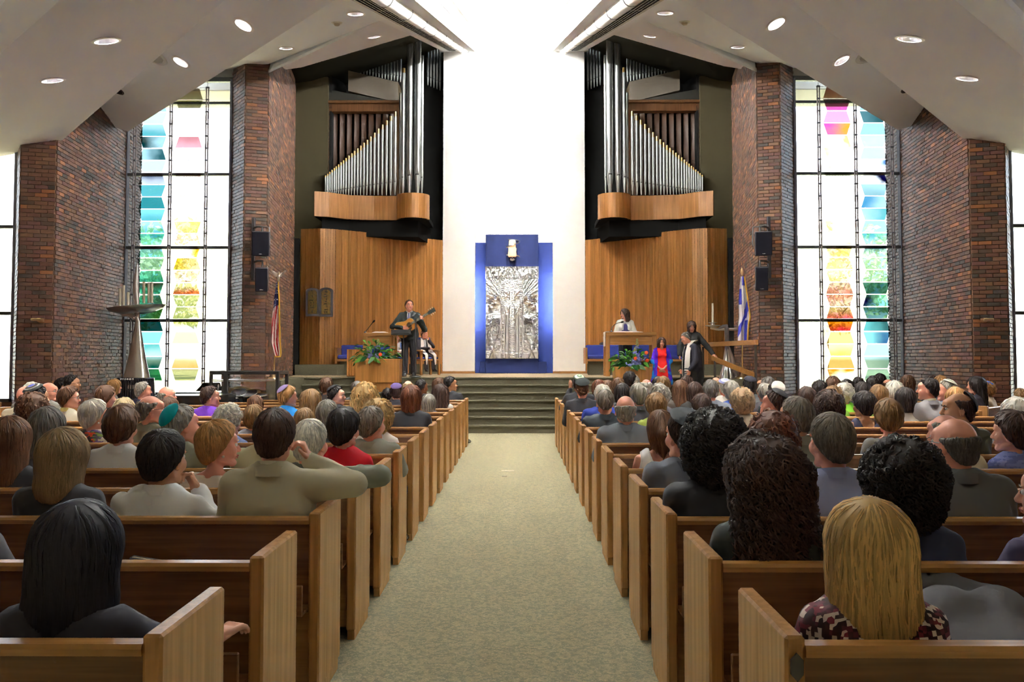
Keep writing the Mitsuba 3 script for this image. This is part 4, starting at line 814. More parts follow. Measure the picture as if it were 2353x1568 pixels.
# ---------------------------------------------------------------- the tablets of the law, flags, loudspeakers, wall lights
k = thing('wall_plaque', 'pair of round-topped mosaic tablets with raised black Hebrew letters on the left panelling', 'plaque')
PF = ((702, 735, -5.52, 22.93), (733, 765, -5.0, 22.93))
for j, (x0, x1, y0, y1) in enumerate(((702.5, 733.5, 662, 727), (733.5, 765, 661, 728))):
    Y = 22.66; a, b = at(x0, y1, Y), at(x1, y0, Y); w, h = b[0]-a[0], b[2]-a[2]; cx_ = (a[0]+b[0])/2
    sh_ = lambda o: sg.Polygon([(-w/2+o, o), (w/2-o, o)]+[((w/2-o)*math.cos(t), h-.09-o+(.09)*math.sin(t)) for t in np.linspace(0, math.pi, 13)])
    fr = frame((cx_, Y+.05, a[2]), [1, 0, 0], [0, 0, 1], [0, -1, 0]); e = put('tablet', prism(sh_(0), .06, fr), 'satin', srgb(54, 48, 52), parent=k, label='mosaic tablet with a dark rim')
    rr_ = np.random.default_rng(40+j); ms, cs = [], []
    for px_ in np.arange(-w/2+.045, w/2-.04, .024):
        for pz_ in np.arange(.05, h-.05, .024):
            if sh_(.055).contains(sg.Point(px_, pz_)):
                q = cbox(px_-.0105, px_+.0105, -.0105, .0105, pz_-.0105, pz_+.0105, .002); q.apply_translation((cx_, Y-.012+rr_.normal(0, .0015), a[2])); ms.append(q); cs.append(np.broadcast_to(srgb(*[(206, 164, 92), (186, 150, 74), (222, 186, 112), (176, 158, 84)][rr_.integers(4)])*(1 if j else .8), (len(q.vertices), 3)))
    kk = put('mosaic', cat(ms), 'gloss', np.vstack(cs), parent=e); labels[kk] = {'kind': 'stuff'}
    # letters two to a line, from bars: (x, z, width, height) in tenths of the tablet
    L = [[(-.3, 8.9, 1.0, .35), (.3, 8.2, .3, .8), (-.1, 7.2, 1.0, .3), (.3, 6.8, .3, .7), (-.6, 5.6, 2.6, .3), (-.9, 4.7, .35, .8), (.9, 4.7, .35, .8), (-.9, 3.6, .9, .4), (.8, 3.6, .6, .4), (-.2, 3.0, 2.6, .3), (0, 1.6, .6, .9)],
         [(-.5, 9.0, .35, .9), (.4, 8.7, .35, 1.1), (0, 8.5, 1.4, .3), (-.4, 7.6, 1.7, .3), (.7, 7.1, .35, .6), (-.2, 6.9, 2.0, .3), (.3, 6.0, .6, .6), (.0, 5.2, 1.1, .35), (-.3, 4.4, 1.9, .3), (.6, 3.8, .35, .8), (.2, 2.4, 2.1, .3), (-.6, 1.5, .35, .8), (.6, 1.5, .35, .8)]][j]
    for lx, lz, lw, lh in L: put('letter_stroke', cbox(cx_+(lx-lw/2)*w*.12, cx_+(lx+lw/2)*w*.12, Y-.03, Y-.012, a[2]+h*.1*(lz-lh/2), a[2]+h*.1*(lz+lh/2), .003), 'satin', srgb(40, 26, 16), parent=e)
def flag(label, xp0, yp0, xp1, yp1, Y, outline, colour, finial, fringe):
    """A pole standing on the stage with a hanging flag: outline gives its left and right edges down its length in pixels."""
    k = thing('flag', label, 'flag'); p0, p1 = at(xp0, yp0, Y), at(xp1, yp1, Y); p1[2] = SZ
    put('pole', tube([p1+[0, 0, .05], p0], .014, 8), 'satin', srgb(186, 160, 96), parent=k, smooth=40); put('stand', lathe([(0, 0), (.17, 0), (.16, .03), (.04, .06), (.03, .14), (0, .14)], 22, (p1[0], p1[1], SZ)), 'metal', np.array([.8, .66, .4]), parent=k, smooth=40)
    if finial == 'eagle':
        e = [trimesh.creation.icosphere(1, .035).apply_translation(p0+[0, 0, .04])]
        for s in (-1, 1): e.append(trimesh.convex.convex_hull(np.array([p0+np.array(q) for q in ((s*.01, -.01, .03), (s*.05, .01, .07), (s*.13, 0, .17), (s*.15, 0, .15), (s*.06, -.01, .03), (s*.02, .02, .1))])))
        e.append(tube([p0-[0, 0, .06], p0+[0, 0, .04], p0+[.01, -.02, .13]], [.02, .03, .016], 8)); put('eagle', cat(e), 'metal', np.array([.9, .86, .76]), parent=k)
    else: put('finial', lathe([(0, -.02), (.02, 0), (.035, .06), (.02, .13), (0, .17)], 12, p0), 'metal', np.array([.8, .64, .34]), parent=k, smooth=30)
    ys = np.array([o[0] for o in outline]); nv, nu = 60, 30; v = []
    for i in range(nv):
        y = ys[0]+(ys[-1]-ys[0])*i/(nv-1); xl_, xr_ = np.interp(y, ys, [o[1] for o in outline]), np.interp(y, ys, [o[2] for o in outline])
        for j in range(nu):
            t = j/(nu-1); q = at(xl_+(xr_-xl_)*t, y+(6*t if i == nv-1 else 0)*0, Y); q[1] += -.05+.045*math.sin(t*9.5+i*.05)+.02*math.sin(t*23); v.append(q)
    f = []
    for i in range(nv-1):
        for j in range(nu-1): A_ = i*nu+j; f += [(A_, A_+nu, A_+1), (A_+1, A_+nu, A_+nu+1)]
    m = tm(v, f); u = np.array([(j/(nu-1), i/(nv-1)) for i in range(nv) for j in range(nu)]); back = m.copy(); back.vertices = back.vertices+[0, .012, 0]; back.invert(); c = colour(u[:, 0], u[:, 1])
    put('cloth', cat([m, back]), 'cloth', np.vstack([c, c]), parent=k, smooth=True)
    if fringe is not None:
        edge = [v[i*nu+nu-1] for i in range(0, nv)] if fringe == 'right' else [v[(nv-1)*nu+j] for j in range(nu)]
        put('fringe', cat([tube(np.array(edge)+[0, -.01, 0], .014, 6)]+([tube(np.array([v[(nv-1)*nu+j] for j in range(nu)])+[0, -.01, 0], .016, 6)] if fringe == 'right' else [])), 'matte', srgb(206, 158, 54), parent=k)
def us(u, w):
    """Hanging in folds: the blue field with stars falls at the top, red and white stripes below run down it."""
    red, wh, bl = srgb(166, 38, 48), srgb(226, 220, 214), srgb(32, 36, 76)
    c = np.where((np.sin((u*5.2+w*1.6-.15*np.sin(w*7))*2*np.pi) > 0)[:, None], red, wh); up_ = w < .36-.10*u
    st = (np.sin(u*24) > .55) & (np.sin(w*150+np.floor(u*24/6.28)*3.1) > .45); c = np.where(up_[:, None], np.where(st[:, None], wh, bl), c); return c
def il(u, w):
    blue, wh = srgb(52, 60, 170), srgb(214, 212, 218); b = (np.abs((w*1.0-.42*(1-u))-.42) < .075) | ((w < .12) & (u > .35)) | ((u < .3) & (w > .18) & (w < .42)) | ((u > .55) & (w > .66) & (np.abs(u-.78) < .12))
    return np.where(b[:, None], blue, wh)
flag('red, white and blue starred and striped flag on a pole with a white eagle, beside the left pier', 640, 640, 629, 864, 17.6, [(650, 636, 642), (690, 630, 645), (740, 624, 646), (790, 623, 647), (812, 630, 648), (820, 634, 647)], us, 'eagle', 'right')
flag('white and blue flag with gold fringe on a pole, beside the right-hand candle stand', 1705, 632, 1706, 864, 18.4, [(636, 1702, 1708), (660, 1699, 1711), (700, 1697, 1716), (730, 1698, 1720), (745, 1696, 1717), (788, 1694, 1715)], il, 'spear', 'right')
# loudspeakers on brackets on the far piers
def speaker(label, x0, x1, y0, y1, Y, D, tilt, s):
    k = thing('loudspeaker', label, 'loudspeaker'); a, b = at(x0, y1, Y), at(x1, y0, Y); w, h = b[0]-a[0], b[2]-a[2]
    M = frame(((a[0]+b[0])/2, Y, (a[2]+b[2])/2), *[r for r in (euler_(s*-.22, tilt)).T]); P = lambda nm, m, mat, c, sm=False: put(nm, xf(m, M), mat, c, sm, parent=k)
    P('cabinet', cbox(-w*.46, w*.46, .02, D, -h/2, h/2, .012), 'satin', srgb(28, 29, 32)); P('grille', cbox(-w*.44, w*.44, -.0, .02, -h*.48, h*.48, .008), 'matte', srgb(20, 21, 24)); P('badge', cbox(-.03, .03, -.006, .0, -h*.42, -h*.40, .002), 'metal', np.array([.7, .7, .7])); return k
def euler_(yaw, pitch): return np.array([[math.cos(yaw), -math.sin(yaw), 0], [math.sin(yaw), math.cos(yaw), 0], [0, 0, 1]])@np.array([[1, 0, 0], [0, math.cos(pitch), -math.sin(pitch)], [0, math.sin(pitch), math.cos(pitch)]])
for s, side, U, Lw, rail in ((-1, 'left', (577, 620, 532, 589), (585, 616, 616, 671), (581, 500, 645)), (1, 'right', (1735, 1775, 532, 588), (1736, 1766, 614, 669), (1768, 498, 640))):
    speaker(f'upper of two black loudspeakers hung on the {side} far pier', *U, 16.45, .32, .12, s); speaker(f'lower of two black loudspeakers hung on the {side} far pier', *Lw, 16.5, .28, .14, s)
    k = thing('speaker_bracket', f'black pipe bracket carrying two loudspeakers on the {side} far pier', 'bracket'); a, b = at(rail[0], rail[2], 16.93), at(rail[0], rail[1], 16.93)
    put('rail', cbox(a[0]-.03, a[0]+.03, 16.9, 16.97, a[2], b[2], .006), 'satin', srgb(30, 30, 32), parent=k)
    for y0 in (525, 604):
        q = at(rail[0], y0, 16.93); e = at(rail[0]-s*22, y0-4, 16.7); put('arm', tube([q, (q+e)/2+[0, 0, .02], e, e-[0, 0, .12]], .022, 8), 'satin', srgb(44, 44, 46), parent=k, smooth=40)
    q = at(rail[0]-s*33, 532, 16.6); put('yoke', tube([at(rail[0]-s*18, 521, 16.7), at(rail[0]-s*38, 522, 16.65), at(rail[0]-s*39, 562, 16.6), at(rail[0]-s*36, 566, 16.6)], .014, 6), 'satin', srgb(90, 92, 96), parent=k)
for s, px, lab in ((-1, 87, 'small brass wall light on the left near pier'), (1, 2267, 'small brass wall light on the right near pier')):
    k = thing('wall_light', lab, 'wall light'); a = at(px, 735, 14.02); put('bar', cbox(a[0]-.085, a[0]+.085, 13.95, 14.05, a[2]-.02, a[2]+.02, .008), 'metal', np.array([.85, .66, .38]), parent=k); put('backplate', cbox(a[0]-.03, a[0]+.03, 14.04, 14.16, a[2]-.03, a[2]+.03, .006), 'metal', np.array([.7, .56, .34]), parent=k)
k = thing('wall_switch', 'small white switch plate on the left brick wall', 'switch'); X_ = -7.73; q = at(115, 818, 14.9); put('plate', cbox(q[0], q[0]+.03, 14.86, 14.94, q[2]-.1, q[2]+.1, .004), 'satin', srgb(196, 190, 176), parent=k); put('button', cbox(q[0]+.03, q[0]+.038, 14.885, 14.915, q[2]-.03, q[2]+.03, .003), 'satin', srgb(220, 216, 204), parent=k)

# ---------------------------------------------------------------- the two silver stands
MIRROR = np.array([.88, .87, .86])
k = thing('candelabrum', 'tall silver candle stand with a wide dish and spire, before the left window', 'candelabrum'); Y = 16.6
def P2(px, py, dy=0.0): return at(px, py, Y+dy)
cx0 = P2(314, 868)[0]
drumk = thing('round_pedestal', 'black tapering fluted drum under the silver candle stand', 'pedestal'); z0, z1 = .0, P2(310, 868)[2]; r1 = (P2(357, 868)[0]-P2(268, 868)[0])/2*.92; r0 = r1*1.22
put('body', lathe([(0, z0), (r0, z0), (r1, z1-.01), (r1-.02, z1), (0, z1)], 40, (P2(311, 868)[0], Y, 0)), 'gloss', srgb(20, 20, 22), parent=drumk, smooth=30)
for i in range(26):
    th = math.pi*(1+(i+.5)/26); c, s_ = math.cos(th), math.sin(th); q0 = np.array([P2(311, 868)[0]+r0*c, Y+r0*s_, .05]); q1 = np.array([P2(311, 868)[0]+(r1+.002)*c, Y+(r1+.002)*s_, z1-.02]); put('flute', tube([q0, q1], .016, 6), 'gloss', srgb(26, 26, 28), parent=drumk, smooth=True)
for i in range(6):
    q = P2(296+i*5.4, 871); rr_ = r1; dx = q[0]-P2(311, 868)[0]; put('stud', trimesh.creation.icosphere(1, .02).apply_translation((q[0], Y-math.sqrt(max(r1**2-dx*dx, 0))-.01, q[2])), 'metal', MIRROR, True, parent=drumk)
for i in range(3):
    q = P2(314+i*5.5, 884); dx = q[0]-P2(311, 868)[0]; put('pin', tube([(q[0], Y-r1*1.05, q[2]-.07), (q[0], Y-r1*1.05, q[2]+.0)], .01, 6), 'metal', MIRROR, parent=drumk)
prof = [(P2(346, y)[0]-P2(346, y)[0], 0)][:0]
for y, w in ((868, 30), (850, 26), (830, 21.5), (810, 17.5), (790, 14), (770, 10.5), (752, 7.4), (738, 5.4), (731, 4.4)): prof.append((w*Y/FPX, P2(314, y)[2]))
prof = [(0, prof[0][1])]+prof+[(0, prof[-1][1])]
cone_m = lathe(prof, 40, (cx0, Y, 0)); vz = cone_m.vertices; tw = np.arctan2(vz[:, 1]-Y, vz[:, 0]-cx0); cone_m.vertices[:, 1] = Y+(vz[:, 1]-Y)*.62
put('cone', cone_m, 'metal', np.array([.80, .75, .68]), parent=k, smooth=40)
put('spire', tube([P2(316, 737), P2(315, 700), P2(312.5, 660), P2(314, 630), P2(315.5, 603)], [.05, .045, .06, .035, .01], 10), 'brushed', np.array([.75, .7, .68]), parent=k, smooth=40)
dc = P2(314, 712); dish = lathe([(0, -.05), (.28, -.075), (.5, .0), (.56, .06), (.5, .05), (.28, .03), (0, .02)], 40); dish.vertices = dish.vertices*np.array([1.0, .75, 1.0]); c_, s_ = math.cos(.08), math.sin(.08)
dish.apply_transform(frame(dc, [c_, 0, s_], [0, 1, 0], [-s_, 0, c_])); put('dish', dish, 'metal', np.array([.72, .76, .82]), parent=k, smooth=40)
put('arm', tube([P2(314, 733), P2(305, 726), P2(292, 722), P2(282, 724)], [.05, .05, .045, .04], 10), 'metal', MIRROR, parent=k, smooth=40)
put('blade', trimesh.convex.convex_hull(np.array([P2(250, 716), P2(280, 706, -.2), P2(290, 722, -.2), P2(300, 712, .2), P2(262, 712, .1)])), 'metal', np.array([.62, .66, .74]), parent=k)
put('blade', trimesh.convex.convex_hull(np.array([P2(379, 706), P2(350, 698, -.2), P2(325, 716, -.2), P2(322, 706, .2), P2(352, 700, .1), P2(352, 708)])), 'metal', np.array([.62, .66, .74]), parent=k)
for px, y0, y1 in ((275.5, 704, 662), (284, 702, 656), (294.5, 702, 672), (330.5, 697, 648), (342, 697, 650), (349, 697, 649)):
    cnd = thing('candle', f'thin cream candle in the silver stand, {ORD[(275.5, 284, 294.5, 330.5, 342, 349).index(px)]} from the left', 'candle', 'thin cream candles in the silver stand')
    put('wax', tube([P2(px, y0), P2(px, y1)], .026, 10), 'satin', srgb(206, 192, 172), parent=cnd, smooth=40); put('wick', tube([P2(px, y1), P2(px, y1-2)], .004, 5), 'matte', srgb(40, 34, 30), parent=cnd)
Y = 19.6
k = thing('candle_stand', 'silver two-armed candle stand with a pleated foot beside the handrail on the right', 'candelabrum')
base = thing('pedestal', 'dark red pedestal box under the two-armed candle stand', 'pedestal'); a, b = P2(1664, 905), P2(1713, 878); put('box', cbox(a[0], b[0], Y-.25, Y+.25, 0, b[2], .008), 'satin', srgb(84, 38, 30), parent=base); put('edge_trim', cbox(b[0]-.02, b[0]+.012, Y-.262, Y+.26, 0, b[2]+.01, .004), 'metal', np.array([.7, .7, .7]), parent=base)
V_, F_ = [], []; rows = ((878, 1653, 1703), (860, 1657, 1697), (838, 1662, 1689), (820, 1663.5, 1685), (804, 1665, 1679), (798, 1666, 1677)); na = 48
for i, (y, xa, xb) in enumerate(rows):
    ca, cb = P2(xa, y), P2(xb, y); c0, r = (ca+cb)/2, (cb[0]-ca[0])/2
    for j in range(na):
        th = 2*math.pi*j/na; pl = 1+.10*math.sin(th*7+i*.35)*min(1, i*.0+1); V_.append((c0[0]+r*pl*math.cos(th), c0[1]+r*.8*pl*math.sin(th), c0[2]))
for i in range(len(rows)-1):
    for j in range(na): A_, B_ = i*na+j, i*na+(j+1) % na; F_ += [(A_, B_, B_+na), (A_, B_+na, A_+na)]
put('pleated_foot', tm(V_, F_), 'metal', np.array([.9, .9, .88]), parent=k, smooth=40)
put('stem', tube([P2(1671, 806), P2(1670.5, 780), P2(1670, 758), P2(1668.5, 749), P2(1662, 750), P2(1650, 757)], [.055, .055, .055, .05, .04, .03], 12), 'metal', np.array([.42, .44, .52]), parent=k, smooth=40)
put('arm', tube([P2(1664, 757), P2(1650, 757), P2(1633, 754)], [.03, .035, .03], 8), 'metal', MIRROR, parent=k, smooth=40); put('arm', tube([P2(1674, 757), P2(1690, 757), P2(1704, 754)], [.03, .035, .03], 8), 'metal', MIRROR, parent=k, smooth=40)
for (xd, yd, xc, yt) in ((1638, 749, 1639.5, 697), (1704, 750, 1700, 698)):
    q = P2(xd, yd); dsh = lathe([(0, -.03), (.05, -.03), (.17, .0), (.17, .008), (.05, .02), (.04, .06), (.09, .065), (.09, .072), (.03, .08), (.025, .12), (0, .12)], 28, q); put('drip_dish', dsh, 'metal', np.array([.6, .6, .58]), parent=k, smooth=30)
    cnd = thing('white_candle', f'tall white candle on the {"left" if xd < 1660 else "right"} dish of the two-armed candle stand', 'candle'); c0, c1 = P2(xc, yd-11), P2(xc, yt); c0[0] = q[0]; c1[0] = q[0]
    put('wax', tube([c0, c1], .024, 12), 'satin', srgb(226, 222, 206), parent=cnd, smooth=40); put('wick', tube([c1, c1+[0, 0, .02]], .004, 5), 'matte', srgb(40, 34, 30), parent=cnd)
# handrails on the right of the steps
k = thing('handrail', 'polished wooden handrail sloping down the right side of the steps on dark posts', 'handrail'); Y = 19.6
A_, B_ = at(1634, 821, STEP_Y+TREAD*5), at(1752, 869, STEP_Y+TREAD*.3); A_[1], B_[1] = 19.2, 17.45; A_ = at(1634, 821, A_[1]); B_ = at(1755, 870, B_[1])
put('rail', trimesh.convex.convex_hull(np.vstack([np.array([A_, B_])+d for d in ([0, -.03, .035], [0, .03, .035], [0, -.03, -.07], [0, .03, -.07], [0, 0, .045])])), 'wood_along', parent=k)
for t in (.08, .9): q = A_+(B_-A_)*t; put('post', cbox(q[0]-.02, q[0]+.02, q[1]-.02, q[1]+.02, 0 if t > .5 else RISE*3, q[2]-.05, .004), 'satin', srgb(34, 30, 28), parent=k)
k = thing('stage_rail', 'level wooden rail with dark posts at the right edge of the stage under the blue and white flag', 'handrail'); Y = 20.5; a, b = at(1612, 797, Y), at(1741, 790, Y)
r0, r1 = at(1612, 793, 20.4), at(1739, 793, 17.15); r1[2] = r0[2]
put('rail', trimesh.convex.convex_hull(np.vstack([np.array([r0, r1])+d for d in ([-.03, 0, .05], [.03, 0, .05], [-.03, 0, -.05], [.03, 0, -.05])])), 'wood_along', parent=k)
for t, z0_ in ((.03, STAGE_Z), (.98, 0)): q = r0+(r1-r0)*t; put('post', cbox(q[0]-.022, q[0]+.022, q[1]-.022, q[1]+.022, z0_, q[2]-.04, .004), 'satin', srgb(40, 34, 30), parent=k)
k = thing('bell', 'small brass bell-shaped lamp at the foot of the handrail', 'lamp'); q = at(1725.5, 866, 19.4); put('bell', lathe([(0, 0), (.055, 0), (.05, .02), (.03, .06), (.015, .08), (.012, .1), (0, .1)], 18, q), 'metal', np.array([.9, .72, .36]), parent=k, smooth=35); put('knob', trimesh.creation.icosphere(2, .014).apply_translation(q+[0, 0, .115]), 'metal', np.array([.9, .8, .6]), parent=k, smooth=True); put('stand', tube([(q[0], q[1], 0), q], .02, 8), 'satin', srgb(40, 34, 28), parent=k, smooth=40)

# ---------------------------------------------------------------- drums in a clear booth, and the piano, left of the steps
k = thing('drum_booth', 'black framed clear drum booth left of the steps', 'booth'); Y = 16.15; a, b = at(481, 853, Y), at(640, 853, Y)
PX_ = ((481, 487), (513, 523), (633, 641))
put('top_rail', cbox(a[0], b[0], Y, Y+.07, at(481, 861, Y)[2], a[2], .006), 'satin', srgb(24, 26, 26), parent=k)
for x0, x1 in PX_: p, q = at(x0, 853, Y), at(x1, 853, Y); put('post', cbox(p[0], q[0], Y, Y+.07, 0, a[2]-.01, .006), 'satin', srgb(24, 26, 26), parent=k)
for x0, x1 in ((487, 513), (523, 633)):
    p, q = at(x0, 861, Y), at(x1, 861, Y); put('clear_panel', tm([(p[0], Y+.035, .1), (q[0], Y+.035, .1), (q[0], Y+.035, p[2]), (p[0], Y+.035, p[2])], [(0, 1, 2), (0, 2, 3)]), 'pane', parent=k)
for y0 in (873.5, 876.5): p, q = at(488, y0, Y+.06), at(632, y0-1.0, Y+.06); put('tube_rail', tube([p, q], .011, 8), 'metal', np.array([.85, .85, .85]), parent=k, smooth=40)
for x_ in (a[0]+.03, b[0]-.03): put('side_rail', cbox(x_-.03, x_+.03, Y+.07, Y+.72, a[2]-.07, a[2], .006), 'satin', srgb(24, 26, 26), parent=k); put('back_post', cbox(x_-.03, x_+.03, Y+.66, Y+.72, 0, a[2]-.05, .006), 'satin', srgb(24, 26, 26), parent=k)
dk = thing('drum_kit', 'black and chrome drum kit inside the clear booth', 'drum kit'); Y = 16.5
def drum(px, py, r, h, tilt, nm):
    o = at(px, py, Y); Mx_ = frame(o, [1, 0, 0], [0, math.cos(tilt), -math.sin(tilt)], [0, math.sin(tilt), math.cos(tilt)])
    d_ = put(nm, xf(lathe([(0, -h), (r, -h), (r, 0), (0, 0)], 26), Mx_), 'gloss', srgb(20, 20, 22), parent=dk, smooth=30); put('head', xf(lathe([(0, .004), (r*.94, .004), (r*.94, 0), (0, 0)], 26), Mx_), 'satin', srgb(60, 60, 62), parent=d_)
    for z in (0, -h): put('hoop', xf(trimesh.creation.torus(r, .009, 26, 6).apply_translation((0, 0, z)), Mx_), 'metal', MIRROR, True, parent=d_)
o = at(560, 920, Y); Mx_ = frame((o[0], Y-.0, .30), [1, 0, 0], [0, 0, 1], [0, -1, 0]); d_ = put('bass_drum', xf(lathe([(0, -.2), (.28, -.2), (.28, .2), (0, .2)], 34), Mx_), 'gloss', srgb(20, 20, 22), parent=dk, smooth=30); put('hoop', xf(trimesh.creation.torus(.285, .014, 34, 8).apply_translation((0, 0, .2)), Mx_), 'metal', MIRROR, True, parent=d_)
drum(549, 902, .15, .16, -.5, 'tom'); drum(572, 903, .16, .18, -.45, 'tom'); drum(592, 908, .2, .3, -.1, 'floor_tom'); drum(536, 912, .17, .12, -.15, 'snare_drum')
for px, py, r in ((537, 897, .19), (588, 900, .2), (556, 893, .17)):
    o = at(px, py, Y+.15); c_ = put('cymbal', xf(lathe([(0, .03), (.03, .028), (.05, .01), (r, -.01), (r, -.014), (0, .02)], 26), frame(o, [1, 0, 0], [0, .94, -.34], [0, .34, .94])), 'metal', np.array([.75, .62, .36]), parent=dk, smooth=30); put('stand', cat([tube([(o[0], o[1], .02), o], .011, 6)]+[tube([(o[0], o[1], .25), (o[0]+.2*math.cos(t), o[1]+.2*math.sin(t), .01)], .008, 5) for t in (.5, 2.6, 4.7)]), 'metal', MIRROR, parent=c_)
pn = thing('piano', 'black grand piano with its lid raised, under the left stained-glass window', 'piano'); Y = 15.5; a, b = at(392, 905, Y), at(524, 905, Y); zc = at(450, 906, Y)[2]
cs_ = sg.Polygon([(a[0], 14.9), (b[0], 14.9), (b[0], 15.8), (b[0]-.25, 15.95), (b[0]-.5, 15.8), (b[0]-.75, 15.55), (a[0], 15.45)]).buffer(.06).buffer(-.02)
put('case', prism(cs_, .27, frame((0, 0, zc-.27), [1, 0, 0], [0, 1, 0], [0, 0, 1])), 'gloss', srgb(14, 14, 15), parent=pn)
l0, l1 = at(465, 880, 17.0), at(500, 880, 17.0)
put('lid', trimesh.convex.convex_hull(np.array([(at(449, 905, 16.6)[0], 16.6, zc+.01), at(467, 880, 16.6), at(505, 880, 16.9), (at(510, 905, 16.9)[0], 16.9, zc+.01), (at(449, 905, 16.6)[0], 16.64, zc+.01), at(467, 880, 16.64)+[0, .02, 0], at(505, 880, 16.94)+[0, .02, 0], (at(510, 905, 16.9)[0], 16.94, zc+.01)])), 'gloss', srgb(14, 15, 15), parent=pn)
put('lid_prop', tube([(at(501, 900, 16.5)[0], 16.5, zc), at(502, 884, 16.6)], .012, 6), 'satin', srgb(150, 150, 150), parent=pn); put('keyboard', cbox(a[0]+.08, a[0]+.16, 14.92, 15.4, zc-.08, zc-.05, .004), 'gloss', srgb(230, 226, 214), parent=pn)
for x, y in ((a[0]+.1, 15.0), (b[0]-.1, 15.0), (b[0]-.25, 15.7)): put('leg', lathe([(0, 0), (.03, 0), (.045, .05), (.06, zc-.27), (0, zc-.27)], 14, (x, y, 0)), 'gloss', srgb(14, 14, 15), parent=pn, smooth=30)

# ---------------------------------------------------------------- small things near the camera: prayer books in the racks, papers, a mark on the carpet
def book(label, x, row, w, h, c, tilt=0.0, lying=False, zoff=0.0, grp='prayer books in the pew racks', pages=True):
    k = thing('prayer_book', label, 'book', grp); y = row_y(row)-.083; z = .437+zoff
    M = frame((x, y, z), [math.cos(tilt), 0, math.sin(tilt)], [0, 1, 0], [-math.sin(tilt), 0, math.cos(tilt)])
    put('cover', xf(cat([cbox(-w/2, w/2, -.021, -.017, 0, h, .0015), cbox(-w/2, w/2, .017, .021, 0, h, .0015), cbox(-w/2, -w/2+.004, -.021, .021, 0, h, .0015)]), M), 'satin', srgb(*c), parent=k); put('pages', xf(box(-w/2+.004, w/2-.003, -.017, .017, .003, h-.004), M), 'matte', srgb(214, 208, 196), parent=k)
DKB = (26, 28, 40)
for row, px, w, h, c, lab in ((2, 2150, .17, .215, DKB, 'dark prayer book with pale page edges beside the blonde woman'), (2, 2148, .16, .10, (200, 196, 186), 'pale booklet below the dark prayer book beside the blonde woman'), (3, 2230, .09, .2, DKB, 'dark prayer book in the rack behind the balding man in grey'), (3, 2268, .06, .19, (40, 44, 60), 'thin dark book at the right edge of the second rack'),
        (2, 20, .17, .215, DKB, 'dark prayer book in the rack at the left edge'), (2, 10, .16, .12, (206, 202, 194), 'pale booklet below the dark book at the left edge'), (3, 292, .05, .20, DKB, 'narrow dark book behind the black-haired woman'), (3, 82, .06, .17, (210, 206, 198), 'white booklet in the rack at the far left')):
    book(lab, at(px, 1300, row_y(row)-.08)[0], row, w, h, c, 0.0, zoff=.0 if h > .15 else .0)
book('grey folder leaning in the rack behind the black-haired woman', at(322, 1260, row_y(3)-.08)[0], 3, .15, .235, (92, 94, 96), -.16, grp=None)
k = thing('floor_plate', 'small metal floor box lid let into the aisle carpet', 'floor plate'); Y0 = 3110/(1081-826.0); q = at(1167, 1081, Y0); put('lid', cbox(q[0]-.09, q[0]+.09, Y0-.03, Y0+.03, .0, .004, .001), 'satin', srgb(176, 168, 148), parent=k); put('frame', cbox(q[0]-.095, q[0]+.095, Y0-.035, Y0+.035, 0, .003, .001), 'satin', srgb(120, 112, 94), parent=k)
q = at(1159, 1093, 3110/(1093-826.0)); k = thing('floor_socket', 'small dark socket in the aisle carpet', 'floor plate'); put('cover', cbox(q[0]-.03, q[0]+.03, q[1]-.02, q[1]+.02, 0, .004, .001), 'satin', srgb(70, 64, 52), parent=k); put('flap', cbox(q[0]-.018, q[0]+.018, q[1]-.011, q[1]+.011, .004, .006, .001), 'satin', srgb(150, 144, 124), parent=k)

# ---------------------------------------------------------------- outdoors: lawn, trees and the roof's overhang
struct('ground', cat([box(-90, 90, 17.9, 120, -.25, -.05), box(-90, -17, -20, 17.9, -.25, -.05), box(17, 90, -20, 17.9, -.25, -.05), box(-17.2, -8.4, 14.9, 17.9, -.25, -.05), box(8.4, 17.2, 14.9, 17.9, -.25, -.05)]), 'grass')
for s in (-1, 1): put('overhang', mir(cbox(-9.2, -5.4, 18.6, 19.9, 7.45, 7.75, .02), s), 'paint', parent='ceiling')
tr = np.random.default_rng(12)
def tree(label, x, y, h, r, seed):
    q = np.random.default_rng(seed); k = thing('tree', label, 'tree', 'trees on the lawn outside'); put('trunk', tube([(x, y, -.06), (x+.1, y, h*.3), (x, y+.1, h*.62)], [.26, .2, .1], 9), 'matte', srgb(150, 140, 122), parent=k, smooth=40)
    for i in range(5): a = q.uniform(0, 6.28); put('branch', tube([(x+.05, y, h*(.3+.05*i)), (x+math.cos(a)*r*.5, y+math.sin(a)*r*.5, h*(.5+.05*i))], [.09, .03], 6), 'matte', srgb(150, 140, 122), parent=k)
    n = 2600; d = q.normal(0, 1, (n, 3)); d /= np.linalg.norm(d, axis=1, keepdims=True); rad = r*(q.uniform(.25, 1, (n, 1)))**.5*(1+.35*(meshkit.fbm(d*2.2+seed, 2)[:, None]-.5)*2); c = np.array([x, y, h*.66])+d*rad*[1, 1, h*.4/r]
    u = q.normal(0, 1, (n, 3)); u /= np.linalg.norm(u, axis=1, keepdims=True); w = np.cross(u, q.normal(0, 1, (n, 3))); w /= np.linalg.norm(w, axis=1, keepdims=True); L = q.uniform(.2, .4, (n, 1))
    v = np.stack([c-u*L, c+w*L*.5, c+u*L, c-w*L*.5], 1).reshape(-1, 3); b = np.arange(n)[:, None]*4; f = np.vstack([b+[0, 1, 2], b+[0, 2, 3]])
    g = np.array([srgb(226, 236, 208), srgb(232, 240, 218), srgb(240, 244, 230)])[q.integers(0, 3, n)]; kk = put('foliage', tm(v, f), 'leaf', np.repeat(g, 4, 0), parent=k); labels[kk] = {'kind': 'stuff'}
